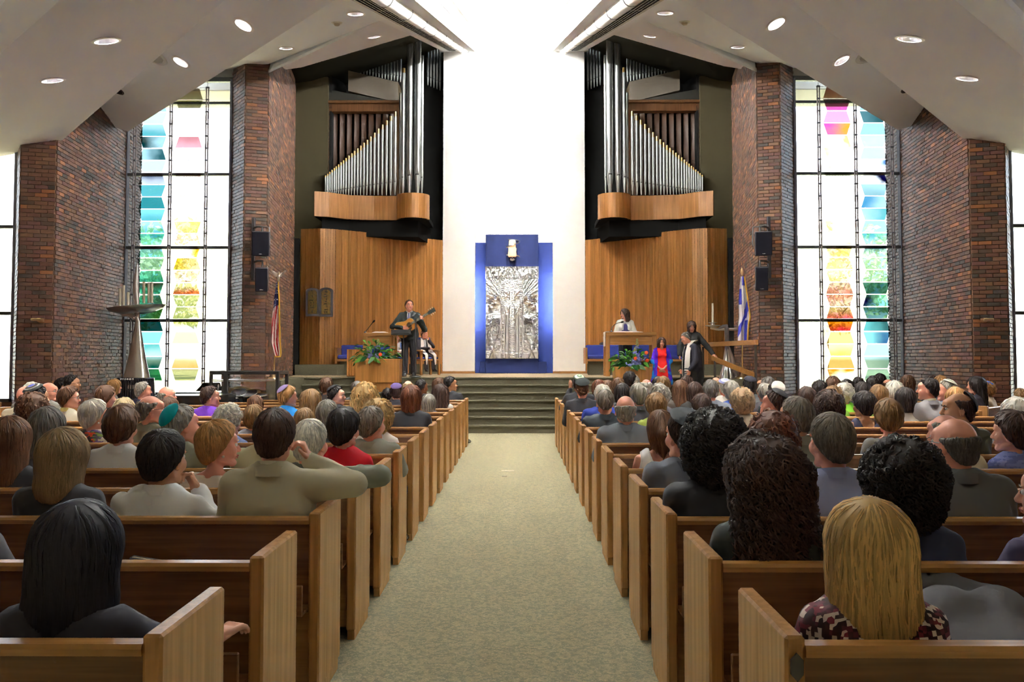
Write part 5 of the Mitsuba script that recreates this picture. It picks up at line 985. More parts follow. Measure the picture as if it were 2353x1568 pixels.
for i, (x, y, h, r) in enumerate(((-19, 62, 11, 4.2), (-25, 70, 13, 5), (-31, 66, 12, 4.6), (-40, 72, 12, 5), (-28, 88, 16, 6.5), (19, 62, 11, 4.2), (25, 70, 13, 5), (32, 66, 12, 4.6), (40, 72, 12, 5), (27, 88, 16, 6.5))):
    tree(['leafy tree on the lawn outside the left window', 'leafy tree on the lawn outside the right window'][x > 0], x, y, h, r, 60+i)

# ---------------------------------------------------------------- people: signed-distance bodies meshed on a stretched grid
def axis(lo, hi, coarse, fine, ranges):
    xs = [lo]
    while xs[-1] < hi:
        x = xs[-1]; h = fine if any(a-coarse*.5 <= x <= b for a, b in ranges) else coarse
        xs.append(x+h)
    return np.array(xs)
class Field:
    def __init__(self, xs, ys, zs):
        self.ax = (xs, ys, zs); self.g = np.full((len(xs), len(ys), len(zs)), .3)
    def block(self, lo, hi):
        sl = tuple(slice(max(0, np.searchsorted(a, l)-1), np.searchsorted(a, h)+1) for a, l, h in zip(self.ax, lo, hi))
        X = np.ix_(*[a[s] for a, s in zip(self.ax, sl)]); return sl, X
    def join(self, sl, d, k):
        g = self.g[sl]
        if k <= 0: self.g[sl] = np.minimum(g, d); return
        h = np.clip(.5+.5*(g-d)/k, 0, 1); self.g[sl] = g*(1-h)+d*h-k*h*(1-h)
    def cut(self, sl, d): self.g[sl] = np.maximum(self.g[sl], -d)
    def add(self, pr, infl=0.0, k=.03):
        if pr[0] == 'cone':
            _, p0, p1, r0, r1 = pr; r0 += infl; r1 += infl; m = max(r0, r1)+.05
            sl, (X, Y, Z) = self.block(np.minimum(p0, p1)-m, np.maximum(p0, p1)+m); ba = p1-p0; L2 = ba@ba+1e-9
            t = np.clip(((X-p0[0])*ba[0]+(Y-p0[1])*ba[1]+(Z-p0[2])*ba[2])/L2, 0, 1)
            d = np.sqrt((X-p0[0]-t*ba[0])**2+(Y-p0[1]-t*ba[1])**2+(Z-p0[2]-t*ba[2])**2)-(r0+(r1-r0)*t)
        else:
            _, c, r, R = pr; r = np.asarray(r, float)+infl; m = max(r)+.05
            sl, (X, Y, Z) = self.block(c-m, c+m); q = [(R[0, i]*(X-c[0])+R[1, i]*(Y-c[1])+R[2, i]*(Z-c[2]))/r[i] for i in range(3)]
            k0 = np.sqrt(q[0]**2+q[1]**2+q[2]**2); k1 = np.sqrt((q[0]/r[0])**2+(q[1]/r[1])**2+(q[2]/r[2])**2)+1e-9; d = k0*(k0-1)/k1
        return sl, d
    def plus(self, prs, infl=0.0, k=.03):
        for pr in prs: sl, d = self.add(pr, infl, k); self.join(sl, d, k if len(pr) < 6 else pr[5])
        return self
    def minus(self, prs, infl=0.0):
        for pr in prs: sl, d = self.add(pr, infl); self.cut(sl, d)
        return self
    def mesh(self):
        g, (xs, ys, zs) = self.g, self.ax; ins = g < 0
        g0 = [g[i:g.shape[0]-1+i, j:g.shape[1]-1+j, l:g.shape[2]-1+l] for i in (0, 1) for j in (0, 1) for l in (0, 1)]
        cnt = sum((c < 0).astype(np.int8) for c in g0); cell = (cnt > 0) & (cnt < 8); idx = -np.ones(cell.shape, int); I = np.argwhere(cell); idx[cell] = np.arange(len(I))
        cor = np.stack([c[cell] for c in g0], 1); off = np.array([(i, j, l) for i in (0, 1) for j in (0, 1) for l in (0, 1)])
        acc = np.zeros((len(I), 3)); n = np.zeros(len(I))
        for a in range(8):
            for b in range(a+1, 8):
                if abs(off[a]-off[b]).sum() != 1: continue
                da, db = cor[:, a], cor[:, b]; on = (da < 0) != (db < 0); t = np.where(on, da/(da-db+1e-12*(da == db)), 0)[:, None]
                acc += np.where(on[:, None], off[a]+(off[b]-off[a])*t, 0); n += on
        f = acc/n[:, None]; v = np.empty((len(I), 3))
        for d, a in enumerate((xs, ys, zs)): v[:, d] = a[I[:, d]]+f[:, d]*(a[I[:, d]+1]-a[I[:, d]])
        F = []
        for d in range(3):
            e = [slice(None)]*3; e2 = [slice(None)]*3; e[d] = slice(0, -1); e2[d] = slice(1, None)
            s0, s1 = ins[tuple(e)], ins[tuple(e2)]; E = np.argwhere(s0 != s1); u, w = [(1, 2), (2, 0), (0, 1)][d]
            E = E[(E[:, u] > 0) & (E[:, w] > 0) & (E[:, u] < g.shape[u]-1) & (E[:, w] < g.shape[w]-1)]
            if not len(E): continue
            def at_(du, dw):
                q = E.copy(); q[:, u] -= du; q[:, w] -= dw; return idx[q[:, 0], q[:, 1], q[:, 2]]
            a, b, c, dd = at_(1, 1), at_(0, 1), at_(0, 0), at_(1, 0); flip = ~s0[E[:, 0], E[:, 1], E[:, 2]]
            q = np.stack([a, b, c, dd], 1); q[flip] = q[flip][:, ::-1]; F += [q[:, [0, 1, 2]], q[:, [0, 2, 3]]]
        return tm(v, np.vstack(F))
A3 = lambda *p: np.array(p, float)
I3 = np.eye(3)
def cone(p0, p1, r0, r1): return ('cone', np.asarray(p0, float), np.asarray(p1, float), r0, r1)
def ell(c, r, R=I3): return ('ell', np.asarray(c, float), np.asarray(r, float), R)
def euler(yaw, pitch, roll=0):
    cy, sy, cp, sp_, cr, sr = math.cos(yaw), math.sin(yaw), math.cos(pitch), math.sin(pitch), math.cos(roll), math.sin(roll)
    return np.array([[cy, -sy, 0], [sy, cy, 0], [0, 0, 1.0]])@np.array([[1, 0, 0], [0, cp, -sp_], [0, sp_, cp]])@np.array([[cr, 0, sr], [0, 1, 0], [-sr, 0, cr]])
def skeleton(seated=True, sex='m', fat=0.0, yaw=0.0, pitch=0.0, arms=None, lean=0.0, hunch=0.0, tq=1.0):
    """Joints of an adult in metres: x to the person's right, y ahead, z up. arms: {'l'/'r': (elbow, wrist, finger direction, palm normal, curl)}."""
    J = {}; b = 0.0 if not seated else -.43; w = 1.0 if sex == 'm' else .9; ly = -.04 if seated else -.01
    J['pelvis'] = A3(0, 0, .955+b); J['belly'] = A3(0, .0+lean*.3, 1.10+b); J['chest'] = A3(0, ly+lean*.7, 1.28+b-hunch*.3)
    J['neck'] = A3(0, ly+.012+lean+hunch*.5, 1.435+b-hunch*.5); J['head0'] = J['neck']+A3(0, .022+hunch*.4, .085-hunch*.1)
    J['hs'] = 1.07 if seated else 1.0; lower = lambda p: A3(p[0], p[1], J['pelvis'][2]+(p[2]-J['pelvis'][2])*tq)
    for q in ('belly', 'chest', 'neck'): J[q] = lower(J[q])
    J['head0'] = J['neck']+A3(0, .022+hunch*.4, .085-hunch*.1); J['R'] = euler(yaw, pitch); J['head'] = J['head0']+J['R']@A3(0, .012, .085)*J['hs']
    for s, n in ((-1, 'l'), (1, 'r')):
        sh = lower(A3(s*.172*w, ly+lean*.9+hunch*.3, 1.378+b-hunch*.45)); J['sh'+n] = sh; dn = A3(0, 0, (1-tq)*.45)
        el, wr, fd, pn, curl = A3(s*.235*w, ly+.06+lean*.8, 1.12+b-hunch*.2), A3(s*.085, .24+lean*.3, 1.01+b), A3(-s*.55, .8, -.15), A3(0, .1, -1), .35
        if not seated: el, wr, fd, pn = A3(s*.25*w, -.02, 1.11), A3(s*.245*w, .06, .86), A3(0, .1, -1), A3(-s, 0, 0)
        if arms and n in arms:
            o = arms[n]; el, wr = np.asarray(o[0], float)-dn, np.asarray(o[1], float)-dn; fd = np.asarray(o[2], float); pn = np.asarray(o[3], float); curl = o[4]
        fd = fd/np.linalg.norm(fd); pn = pn-fd*(pn@fd); pn /= np.linalg.norm(pn)
        J['el'+n], J['wr'+n], J['hand'+n] = el, wr, (fd, pn, curl)
        hp = A3(s*.09, .02, .93+b); J['hip'+n] = hp
        if seated: J['kn'+n], J['an'+n], J['to'+n] = A3(s*.12, .47, .475), A3(s*.12, .49, .09), A3(s*.14, .66, .035)
        else: J['kn'+n], J['an'+n], J['to'+n] = A3(s*.095, .025, .50), A3(s*.10, -.01, .09), A3(s*.125, .16, .03)
    J['w'], J['fat'], J['sex'], J['seated'] = w, fat, sex, seated; return J
def hand_prims(J, n, s):
    wr, (fd, pn, curl) = J['wr'+n], J['hand'+n]; side = np.cross(fd, pn)*s        # towards the thumb
    P = [cone(wr, wr+fd*.03, .026, .026)]
    palm = wr+fd*.065
    for t in (-.026, -.009, .009, .026): P.append(cone(wr+fd*.02+side*t*.6, wr+fd*.092+side*t, .015, .0125))
    for t, L in ((.029, .068), (.0095, .078), (-.0095, .072), (-.028, .056)):
        a = wr+fd*.09+side*t; c1 = curl; d1 = fd*math.cos(c1)+pn*math.sin(c1); b_ = a+d1*L*.45
        d2 = fd*math.cos(c1*2.1)+pn*math.sin(c1*2.1); c_ = b_+d2*L*.33; d3 = fd*math.cos(c1*2.9)+pn*math.sin(c1*2.9)
        P += [cone(a, b_, .0095, .0088), cone(b_, c_, .0088, .008), cone(c_, c_+d3*L*.24, .008, .0068)]
    a = wr+fd*.025+side*.026; b_ = a+(fd*.6+side*.75+pn*.25)*.042; P += [cone(a, b_, .0135, .011), cone(b_, b_+(fd*.9+side*.25+pn*.3)*.034, .0105, .009)]
    return P
def head_prims(J, sex):
    c, R = J['head'], J['R']; hs = J['hs']; q = lambda *p: c+R@A3(*p)*hs; ell = lambda c_, r, R_: ('ell', np.asarray(c_, float), np.asarray(r, float)*hs, R_); cone = lambda a_, b_, r0, r1: ('cone', np.asarray(a_, float), np.asarray(b_, float), r0*hs, r1*hs); j = 1.0 if sex == 'm' else .92
    add = [ell(q(0, -.010, .022), (.0765, .098, .096), R), ell(q(0, .018, -.035), (.063*j, .075, .078), R), ell(q(0, .078, -.098), (.026*j, .022, .020), R),
        ell(q(.037, .062, -.028), (.030, .030, .034), R), ell(q(-.037, .062, -.028), (.030, .030, .034), R), ell(q(0, .074, .042), (.052, .026, .034), R),
        cone(q(.05*j, -.01, -.07), q(.018, .07, -.10), .020, .018), cone(q(-.05*j, -.01, -.07), q(-.018, .07, -.10), .020, .018)]
    fine = [cone(q(0, .094, .012), q(0, .113, -.026), .0085, .0135), ell(q(.010, .106, -.032), (.010, .010, .008), R), ell(q(-.010, .106, -.032), (.010, .010, .008), R),
        ell(q(0, .094, -.058), (.023, .012, .0065), R), ell(q(0, .092, -.069), (.021, .013, .0075), R), ell(q(.032, .086, .027), (.022, .010, .007), R), ell(q(-.032, .086, .027), (.022, .010, .007), R)]
    for s in (-1, 1):
        Re = R@euler(-s*.35, -.12); fine += [ell(q(s*.080, -.008, -.012), (.0085, .021, .033), Re), ell(q(s*.079, -.003, -.036), (.008, .011, .012), Re)]
    cut = [ell(q(.032, .103, .006), (.019, .013, .010), R), ell(q(-.032, .103, .006), (.019, .013, .010), R), ell(q(.089, .002, -.008), (.006, .009, .017), R@euler(-.35, -.12)), ell(q(-.089, .002, -.008), (.006, .009, .017), R@euler(.35, -.12))]
    return add, fine, cut
def torso_prims(J):
    w, f, b = J['w'], J['fat'], J['belly']; P = []
    pe, ch, ne = J['pelvis'], J['chest'], J['neck']; fem = J['sex'] == 'f'
    for s in (-1, 1):
        P += [cone(pe+A3(s*.075, -.01, -.02), pe+A3(s*.07, -.01, .05), .105+f*.4, .105+f*.5), cone(pe+A3(s*.06, -.01, .05), b+A3(s*.052*w, .0, .0), .102+f*.5, .092+f*.9),
            cone(b+A3(s*.052*w, .0, 0), ch+A3(s*.078*w, 0, 0), .092+f*.9, .100+f*.45), cone(ch+A3(s*.078*w, 0, 0), ch+A3(s*.085*w, .005, .06), .100+f*.45, .080+f*.3),
            cone(J['sh'+'lr'[s > 0]]+A3(-s*.015, 0, -.006), ne+A3(s*.03, -.008, .022), .052+f*.12, .044)]
        if fem: P.append(ell(ch+A3(s*.075, .105, -.025), (.06, .055, .058)))
    return P
def arm_prims(J, n):
    f = J['fat']; k = .9 if J['sex'] == 'f' else 1.0
    return [cone(J['sh'+n], J['el'+n], (.057+f*.15)*k, (.042+f*.1)*k), cone(J['el'+n], J['wr'+n], (.042+f*.1)*k, .028*k)]
def leg_prims(J, n):
    f = J['fat']; return [cone(J['hip'+n], J['kn'+n], .085+f*.3, .058+f*.1), cone(J['kn'+n], J['an'+n], .055, .038)]
def bounds(J, m=.12):
    pts = np.array([v for k, v in J.items() if isinstance(v, np.ndarray) and v.shape == (3,)]); return pts.min(0)-m-.08, pts.max(0)+m+.08
def jit(v, amp, f, seed): return amp*(meshkit.fbm(v*f, 3, seed)-.5)
def body_mesh(J, lod, hands=()):
    """The whole figure as one skin surface. hands: which hands to mesh finely."""
    lo, hi = bounds(J); h = J['head']; co = (.022, .027, .034)[lod]; fi = (.0062, .009, .0130)[lod]
    rx, ry, rz = [(h[0]-.12, h[0]+.12)], [(h[1]-.135, h[1]+.15)], [(h[2]-.15, h[2]+.14)]
    for n in hands:
        p = J['wr'+n]+J['hand'+n][0]*.08; rx.append((p[0]-.11, p[0]+.11)); ry.append((p[1]-.11, p[1]+.11)); rz.append((p[2]-.11, p[2]+.11))
    F = Field(axis(lo[0], hi[0], co, fi, rx), axis(lo[1], hi[1], co, fi, ry), axis(lo[2], hi[2], co, fi, rz))
    F.plus(torso_prims(J), -.022, .05)
    for n in 'lr': F.plus(arm_prims(J, n)[:1], -.007, .03); F.plus(arm_prims(J, n)[1:], -.003, .02); F.plus(leg_prims(J, n), -.01, .04); F.plus([cone(J['an'+n], J['to'+n], .035, .028)], -.004, .02)
    nk = .056 if J['sex'] == 'm' else .047
    F.plus([cone(J['neck']+A3(0, .012, -.03), J['head']+J['R']@A3(0, -.025, -.05), nk-.004+J['fat']*.1, nk)], 0, .03)
    a, fine, cut = head_prims(J, J['sex']); F.plus(a, 0, .018); F.minus(cut[:2]); F.plus(fine, 0, .008); F.minus(cut[2:])
    for i, n in enumerate('lr'):
        if n in hands: F.plus(hand_prims(J, n, (-1, 1)[i]), 0, .006)
        else:
            fd = J['hand'+n][0]; F.plus([cone(J['wr'+n], J['wr'+n]+fd*.1, .03, .03), cone(J['wr'+n]+fd*.1, J['wr'+n]+fd*.155, .028, .018)], 0, .02)
    return F.mesh()
def top_mesh(J, lod, style, infl=.016, sleeve=1.0, wrinkle=.006, hem=None, neck='crew'):
    lo, hi = bounds(J); co = (.0145, .021, .029)[lod]; hi = hi.copy(); hi[2] = J['neck'][2]+.14; hi[2] = max(hi[2], max(J['wrl'][2], J['wrr'][2], J['ell'][2], J['elr'][2])+.12)
    lo[2] = J['pelvis'][2]-.2 if hem is None else hem-.05
    F = Field(axis(lo[0], hi[0], co, co, []), axis(lo[1], hi[1], co, co, []), axis(lo[2], hi[2], co, co, []))
    F.plus(torso_prims(J), infl, .05); jk = style == 'jacket'; wk = .9 if J['sex'] == 'f' else 1.0
    for s, n in ((-1, 'l'), (1, 'r')):
        S, E_, W_ = J['sh'+n], J['el'+n], J['wr'+n]; f = J['fat']; pad = .012 if jk else 0.0
        if sleeve > 0:
            F.plus([cone(S+A3(0, 0, pad*.4), E_ if sleeve >= .5 else S+(E_-S)*sleeve*2, (.056+f*.15+pad)*wk, (.046+f*.1)*wk)], infl*.85, .012)
            if sleeve > .5: F.plus([cone(E_, E_+(W_-E_)*(sleeve-.5)*2*.97, (.046+f*.1)*wk, .033)], infl*.85, .02)
    F.plus([cone(J['pelvis']+A3(s*.065, .0, .05), J['pelvis']+A3(s*.07, .0, -.04), .112, .118+J['fat']*.4) for s in (-1, 1)], infl-.008, .05)
    if hem is not None: # a long gown or skirted coat
        pz = J['pelvis'][2]; F.plus([cone(J['pelvis']+A3(s*.08, 0, 0), A3(s*.12, .02, hem+.06), .12, .16) for s in (-1, 1)]+[cone(J['pelvis']+A3(0, 0, 0), A3(0, .02, hem+.06), .13, .2)], infl, .06)
    X, Y, Z = np.meshgrid(*F.ax, indexing='ij')
    if wrinkle:
        p = np.stack([X*1.0, Y*1.0, Z*.55], -1); near = np.abs(F.g) < .06; q = p[near]
        r1 = 1-np.abs(2*meshkit.noise(q*11.0+3.3, 3)-1); F.g[near] += wrinkle*(r1**2-.35)*1.1+wrinkle*.5*(meshkit.noise(q*27, 8)-.5)
    ne, h0 = J['neck'], J['head0']; d = h0-ne
    if neck == 'crew': F.minus([cone(ne+A3(0, .014, .058), ne+d*3, .066, .085)])
    elif neck == 'high': F.minus([cone(ne+A3(0, .012, .072), ne+d*3, .064, .08)])
    elif neck == 'boat': F.minus([cone(ne+A3(-.075, .0, .075), ne+A3(.075, 0, .075), .09, .09), ell(ne+A3(0, .05, -.0), (.10, .12, .07))])
    elif neck == 'scoop': F.minus([ell(ne+A3(0, .05, .0), (.09, .15, .13)), cone(ne+A3(0, 0, .02), ne+d*3, .075, .1)])
    elif neck == 'tank': F.minus([ell(ne+A3(0, .02, .01), (.095, .18, .13)), cone(ne+A3(0, 0, .02), ne+d*3, .08, .1)]+[ell(J['sh'+n]+A3(s*.05, 0, .01), (.055, .12, .1)) for s, n in ((-1, 'l'), (1, 'r'))])
    elif neck == 'vee': F.minus([cone(ne+A3(0, -.005, .035), ne+d*3, .068, .09), cone(ne+A3(0, .12, .0), ne+A3(0, .17, -.21), .062, .012)])
    elif neck == 'open': F.minus([cone(ne+A3(0, -.005, .03), ne+d*3, .07, .09), cone(ne+A3(0, .15, .0), ne+A3(0, .2, -.45), .085, .06)])
    if style == 'shawl_cut': pass
    return F.mesh()
def bottom_mesh(J, lod, skirt=False):
    co = (.024, .03, .038)[lod]; lo, hi = bounds(J); hi = hi.copy(); hi[2] = J['pelvis'][2]+.14
    F = Field(axis(lo[0], hi[0], co, co, []), axis(lo[1], hi[1], co, co, []), axis(lo[2], hi[2], co, co, []))
    F.plus([cone(J['pelvis']+A3(s*.075, -.01, -.02), J['pelvis']+A3(s*.07, -.01, .05), .107+J['fat']*.4, .10+J['fat']*.5) for s in (-1, 1)], .006, .05)
    for n in 'lr':
        P = leg_prims(J, n)
        if skirt: P = [cone(J['hip'+n], J['kn'+n], .10, .085)]
        F.plus(P, .012, .04 if not skirt else .09)
        if not skirt: F.plus([cone(J['kn'+n], J['an'+n]+A3(0, -.01, .01), .06, .058)], .008, .03)
    return F.mesh()
def shoe_mesh(J, n):
    a, t = J['an'+n], J['to'+n]; d = t-a; d[2] = 0; d /= np.linalg.norm(d)
    hull = []
    for o, r, z in ((-.045, .032, .034), (.03, .038, .04), (.12, .043, .036), (.19, .036, .028)):
        q = a+d*o; sp_ = trimesh.creation.icosphere(1, r); sp_.vertices[:, 2] *= z/r; sp_.apply_translation((q[0], q[1], max(a[2]-.09, 0)+z)); hull.append(sp_.vertices)
    q = a+d*-.01; hull.append(trimesh.creation.icosphere(1, .036).apply_translation((q[0], q[1], a[2])).vertices)
    m = trimesh.convex.convex_hull(np.vstack(hull)); return m
# ---- hair, in the head's own frame (origin at the middle of the skull, y to the face)
def cap_field(step, lo=(-.2, -.24, -.5), hi=(.2, .17, .22)):
    return Field(*[axis(a, b, step, step, []) for a, b in zip(lo, hi)])
def hair_volume(style, step):
    """The bulk of a hairstyle."""
    lo = {'long': (-.2, -.26, -.42), 'verylong': (-.22, -.28, -.56), 'curlylong': (-.24, -.26, -.46)}.get(style, (-.2, -.23, -.24))
    F = cap_field(step, lo); X, Y, Z = np.meshgrid(*F.ax, indexing='ij')
    sk = lambda t, dz=0: ell(A3(0, -.012, .024+dz), (.0765+t, .099+t, .097+t)); face = .80*Y-.6*Z-.006; low = -.085
    P = np.stack([X, Y, Z], -1); nape = ell(A3(0, -.040, -.045), (.070, .066, .058))
    if style in ('short', 'crew', 'boy'):
        t = {'short': .017, 'crew': .010, 'boy': .022}[style]; F.plus([sk(t), nape], 0, .02); F.g = np.maximum(F.g, np.maximum(face+(.012 if style == 'boy' else .02), low+.0-Z)); F.g += jit(P, .006, 55, 4)
    elif style == 'receding':
        F.plus([sk(.014), nape], 0, .02); F.g = np.maximum(F.g, np.maximum(face+.048, low-Z)); F.g += jit(P, .006, 55, 4)
    elif style in ('bald', 'fringe'):
        F.plus([sk(.009), nape], 0, .02); F.g = np.maximum(F.g, np.maximum(face+.012, low-Z)); top_ = (.030 if style == 'bald' else .062)+.35*np.minimum(Y+.03, 0)*-1*.4+jit(P, .02, 30, 5); F.g = np.maximum(F.g, (Z-top_)*.9-.25*np.minimum(0, Y+.06)*0); F.g += jit(P, .005, 55, 4)
    elif style in ('puffy', 'shortf', 'fluffy'):
        t = {'puffy': .036, 'shortf': .026, 'fluffy': .040}[style]; F.plus([sk(t, .006), ell(A3(0, -.05, -.02), (.080, .065, .085))], 0, .03); F.g = np.maximum(F.g, np.maximum(.80*Y-.6*Z-.004, low-.012-Z)); F.g += jit(P, .022 if style != 'shortf' else .012, 26, 6)
    elif style == 'bob':
        F.plus([sk(.026), cone(A3(0, -.028, .02), A3(0, -.03, -.10), .100, .098)], 0, .04); F.g = np.maximum(F.g, -.150-Z); F.minus([ell(A3(0, .11, -.05), (.068, .09, .12)), cone(A3(0, .03, -.09), A3(0, .03, -.3), .062, .075)]); F.g += jit(P, .010, 24, 2)
    elif style == 'longbob':
        F.plus([sk(.026), cone(A3(0, -.03, .02), A3(0, -.04, -.15), .102, .108)], 0, .04); F.g = np.maximum(F.g, -.205-Z); F.minus([ell(A3(0, .11, -.05), (.068, .09, .13)), cone(A3(0, .045, -.1), A3(0, .05, -.3), .07, .08)]); F.g += jit(P, .010, 24, 2)
    elif style in ('long', 'verylong'):
        L = -.34 if style == 'long' else -.46; wd = .062 if style == 'long' else .075
        F.plus([sk(.025)]+[cone(A3(s*.025, -.035, .03), A3(s*wd*1.15, -.085, L), .09, .066) for s in (-1, 1)]+[cone(A3(0, -.04, .03), A3(0, -.095, L), .09, .06)], 0, .05); F.g = np.maximum(F.g, L-.0-Z+jit(P, .05, 20, 3))
        F.minus([ell(A3(0, .115, -.05), (.066, .095, .14)), cone(A3(0, .05, -.1), A3(0, .07, -.5), .075, .12)]); F.g += jit(P, .012, 18, 2)
    elif style == 'ponytail':
        F.plus([sk(.014), cone(A3(0, -.10, .03), A3(0, -.15, -.02), .032, .030), cone(A3(0, -.14, -.02), A3(0, -.13, -.2), .03, .012)]+[cone(A3(s*.03, -.06, .0), A3(s*.05, -.085, -.21), .062, .03) for s in (-1, 1)], 0, .03); F.g = np.maximum(F.g, face+.018); F.g += jit(P, .006, 24, 2)
    elif style in ('curly', 'afro'):
        t = .055 if style == 'curly' else .065; F.plus([sk(t, .012), ell(A3(0, -.05, -.05), (.115, .095, .12))], 0, .04); F.g = np.maximum(F.g, -.165-Z); F.minus([ell(A3(0, .13, -.05), (.072, .10, .12)), cone(A3(0, .03, -.1), A3(0, .03, -.3), .062, .075)]); F.g += jit(P, .035, 30, 7)
    elif style == 'curlylong':
        F.plus([sk(.052, .005)]+[cone(A3(s*.05, -.05, .0), A3(s*.115, -.085, -.30), .105, .075) for s in (-1, 1)]+[cone(A3(0, -.06, .0), A3(0, -.11, -.33), .11, .07)], 0, .05); F.minus([ell(A3(0, .13, -.05), (.068, .10, .15)), cone(A3(0, .06, -.1), A3(0, .09, -.5), .07, .12)]); F.g += jit(P, .035, 26, 7)
    return F
class Sdf:
    """Trilinear look-up in a field, for laying locks on it."""
    def __init__(self, F):
        from scipy.interpolate import RegularGridInterpolator as RG
        self.f = RG(F.ax, F.g, bounds_error=False, fill_value=.3)
    def grad(self, p, h=.004):
        g = np.stack([self.f(p+h*e)-self.f(p-h*e) for e in np.eye(3)], 1); return g/(np.linalg.norm(g, axis=1, keepdims=True)+1e-9)
def lock_mesh(style, vol, sdf, n, steps, seglen, r0, seed):
    """Locks of hair combed over the volume's surface, as one mesh, with a tone per vertex."""
    r = np.random.default_rng(seed); p, fi = trimesh.sample.sample_surface(vol, n, seed=seed); nr = vol.face_normals[fi]
    up = p[:, 2] > -.30; p = np.array(p)
    crown = A3(0, -.045, .125) if style not in ('boy',) else A3(.02, -.06, .115)
    curly = style in ('curly', 'afro', 'curlylong', 'fluffy'); tone = r.uniform(.55, 1.5, n)**1.0; path = [p+sdf.grad(p)*r0*.4]; q = p.copy(); ph = r.uniform(0, 6.28, n); fr = r.uniform(.9, 1.5, n)
    for k in range(steps):
        g = sdf.grad(q); d = (q-crown); d /= np.linalg.norm(d, axis=1, keepdims=True)+1e-6; wz = np.clip((.09-q[:, 2])/.1, 0, 1)[:, None]; d = d*(1-wz)+A3(0, -.05, -1)*wz
        d = d-g*(d*g).sum(1, keepdims=True); d /= np.linalg.norm(d, axis=1, keepdims=True)+1e-6
        d = d+r.normal(0, .10 if not curly else .3, d.shape); d = d-g*(d*g).sum(1, keepdims=True); d /= np.linalg.norm(d, axis=1, keepdims=True)+1e-6
        q = q+d*seglen; q = q-sdf.grad(q)*np.clip(sdf.f(q), -.02, .02)[:, None]
        o = q+sdf.grad(q)*r0*(.5+.4*np.sin(ph+k))[:, None]
        if curly:
            sd = np.cross(g, d); a = ph+k*fr*1.5; o = o+sd*(np.sin(a)*.010)[:, None]+g*(np.cos(a)*.009+.006)[:, None]
        path.append(o)
    P = np.stack(path, 1); S = P.shape[1]; t = np.gradient(P, axis=1); t /= np.linalg.norm(t, axis=2, keepdims=True)+1e-9
    g = sdf.grad(P.reshape(-1, 3)).reshape(P.shape); sd = np.cross(t, g); sd /= np.linalg.norm(sd, axis=2, keepdims=True)+1e-9
    rad = (r0*r.uniform(.6, 1.3, n))[:, None]*np.interp(np.linspace(0, 1, S), [0, .15, .7, 1], [.5, 1, .9, .15])[None]; rad = rad[..., None]
    V = np.stack([P+sd*rad, P+g*rad*.7, P-sd*rad], 2); v = V.reshape(-1, 3); f = []; base = (np.arange(n)[:, None]*S+np.arange(S-1)[None]).ravel()*3
    for a, b in ((0, 1), (1, 2)): f += [np.c_[base+a, base+b, base+3+b], np.c_[base+a, base+3+b, base+3+a]]
    w = np.repeat(tone, S*3); return tm(v, np.vstack(f)), w
HAIR = {}
def hair_mesh(style, lod, seed=0):
    key = (style, lod, seed if lod == 0 else seed % 2)
    if key in HAIR: return HAIR[key]
    F = hair_volume(style, (.0095, .012, .015)[lod]); vol = F.mesh(); sdf = Sdf(F); curly = style in ('curly', 'afro', 'curlylong', 'fluffy')
    big = style in ('long', 'verylong', 'curlylong', 'longbob', 'bob')
    n = int((1100, 330, 120)[lod]*(1.5 if big else 1.0)*(1.25 if curly else 1)); st = (9, 6, 4)[lod]; L = {'short': .05, 'crew': .022, 'boy': .05, 'receding': .045, 'bald': .04, 'fringe': .04, 'puffy': .06, 'shortf': .07, 'fluffy': .07, 'bob': .13, 'longbob': .16, 'long': .22, 'verylong': .28, 'ponytail': .16, 'curly': .09, 'afro': .08, 'curlylong': .13}[style]
    lk, tone = lock_mesh(style, vol, sdf, n, st, L/st, (.0032, .0048, .0072)[lod]*(1.2 if curly else 1.0), 17+seed)
    m = cat([vol, lk]); HAIR[key] = (m, np.r_[np.full(len(vol.vertices), .8), tone]); return HAIR[key]
def kippah_mesh(r=.085, h=.03):
    a = np.linspace(0, 1, 9); prof = [(r*math.sin(t*1.12)/math.sin(1.12), h*(math.cos(t*1.12)-math.cos(1.12))/(1-math.cos(1.12))) for t in a]; prof = prof+[(p[0]-.003 if p[0] > .003 else 0, p[1]-.004) for p in prof[::-1]]
    return lathe(prof, 28)
HC = {'black': srgb(24, 20, 19), 'dark': srgb(42, 30, 24), 'brown': srgb(66, 44, 30), 'auburn': srgb(74, 38, 26), 'mid': srgb(104, 76, 48), 'light': srgb(150, 112, 66), 'blond': srgb(186, 152, 96), 'pale': srgb(206, 184, 142), 'grey': srgb(138, 134, 128), 'dgrey': srgb(84, 80, 76), 'white': srgb(212, 208, 198), 'blue_black': srgb(14, 14, 24), 'straw': srgb(176, 150, 118), 'pepper': srgb(96, 88, 80), 'ash': srgb(120, 98, 70)}
SK = {'fair': srgb(214, 160, 134), 'pink': srgb(220, 152, 128), 'tan': srgb(176, 122, 92), 'olive': srgb(190, 140, 108), 'brown': srgb(122, 82, 60)}
_body, _top, _bot, _shoe, _plyc = {}, {}, {}, {}, {}
def ply_of(key, fn):
    if key not in _plyc: _plyc[key] = fn()
    return _plyc[key]
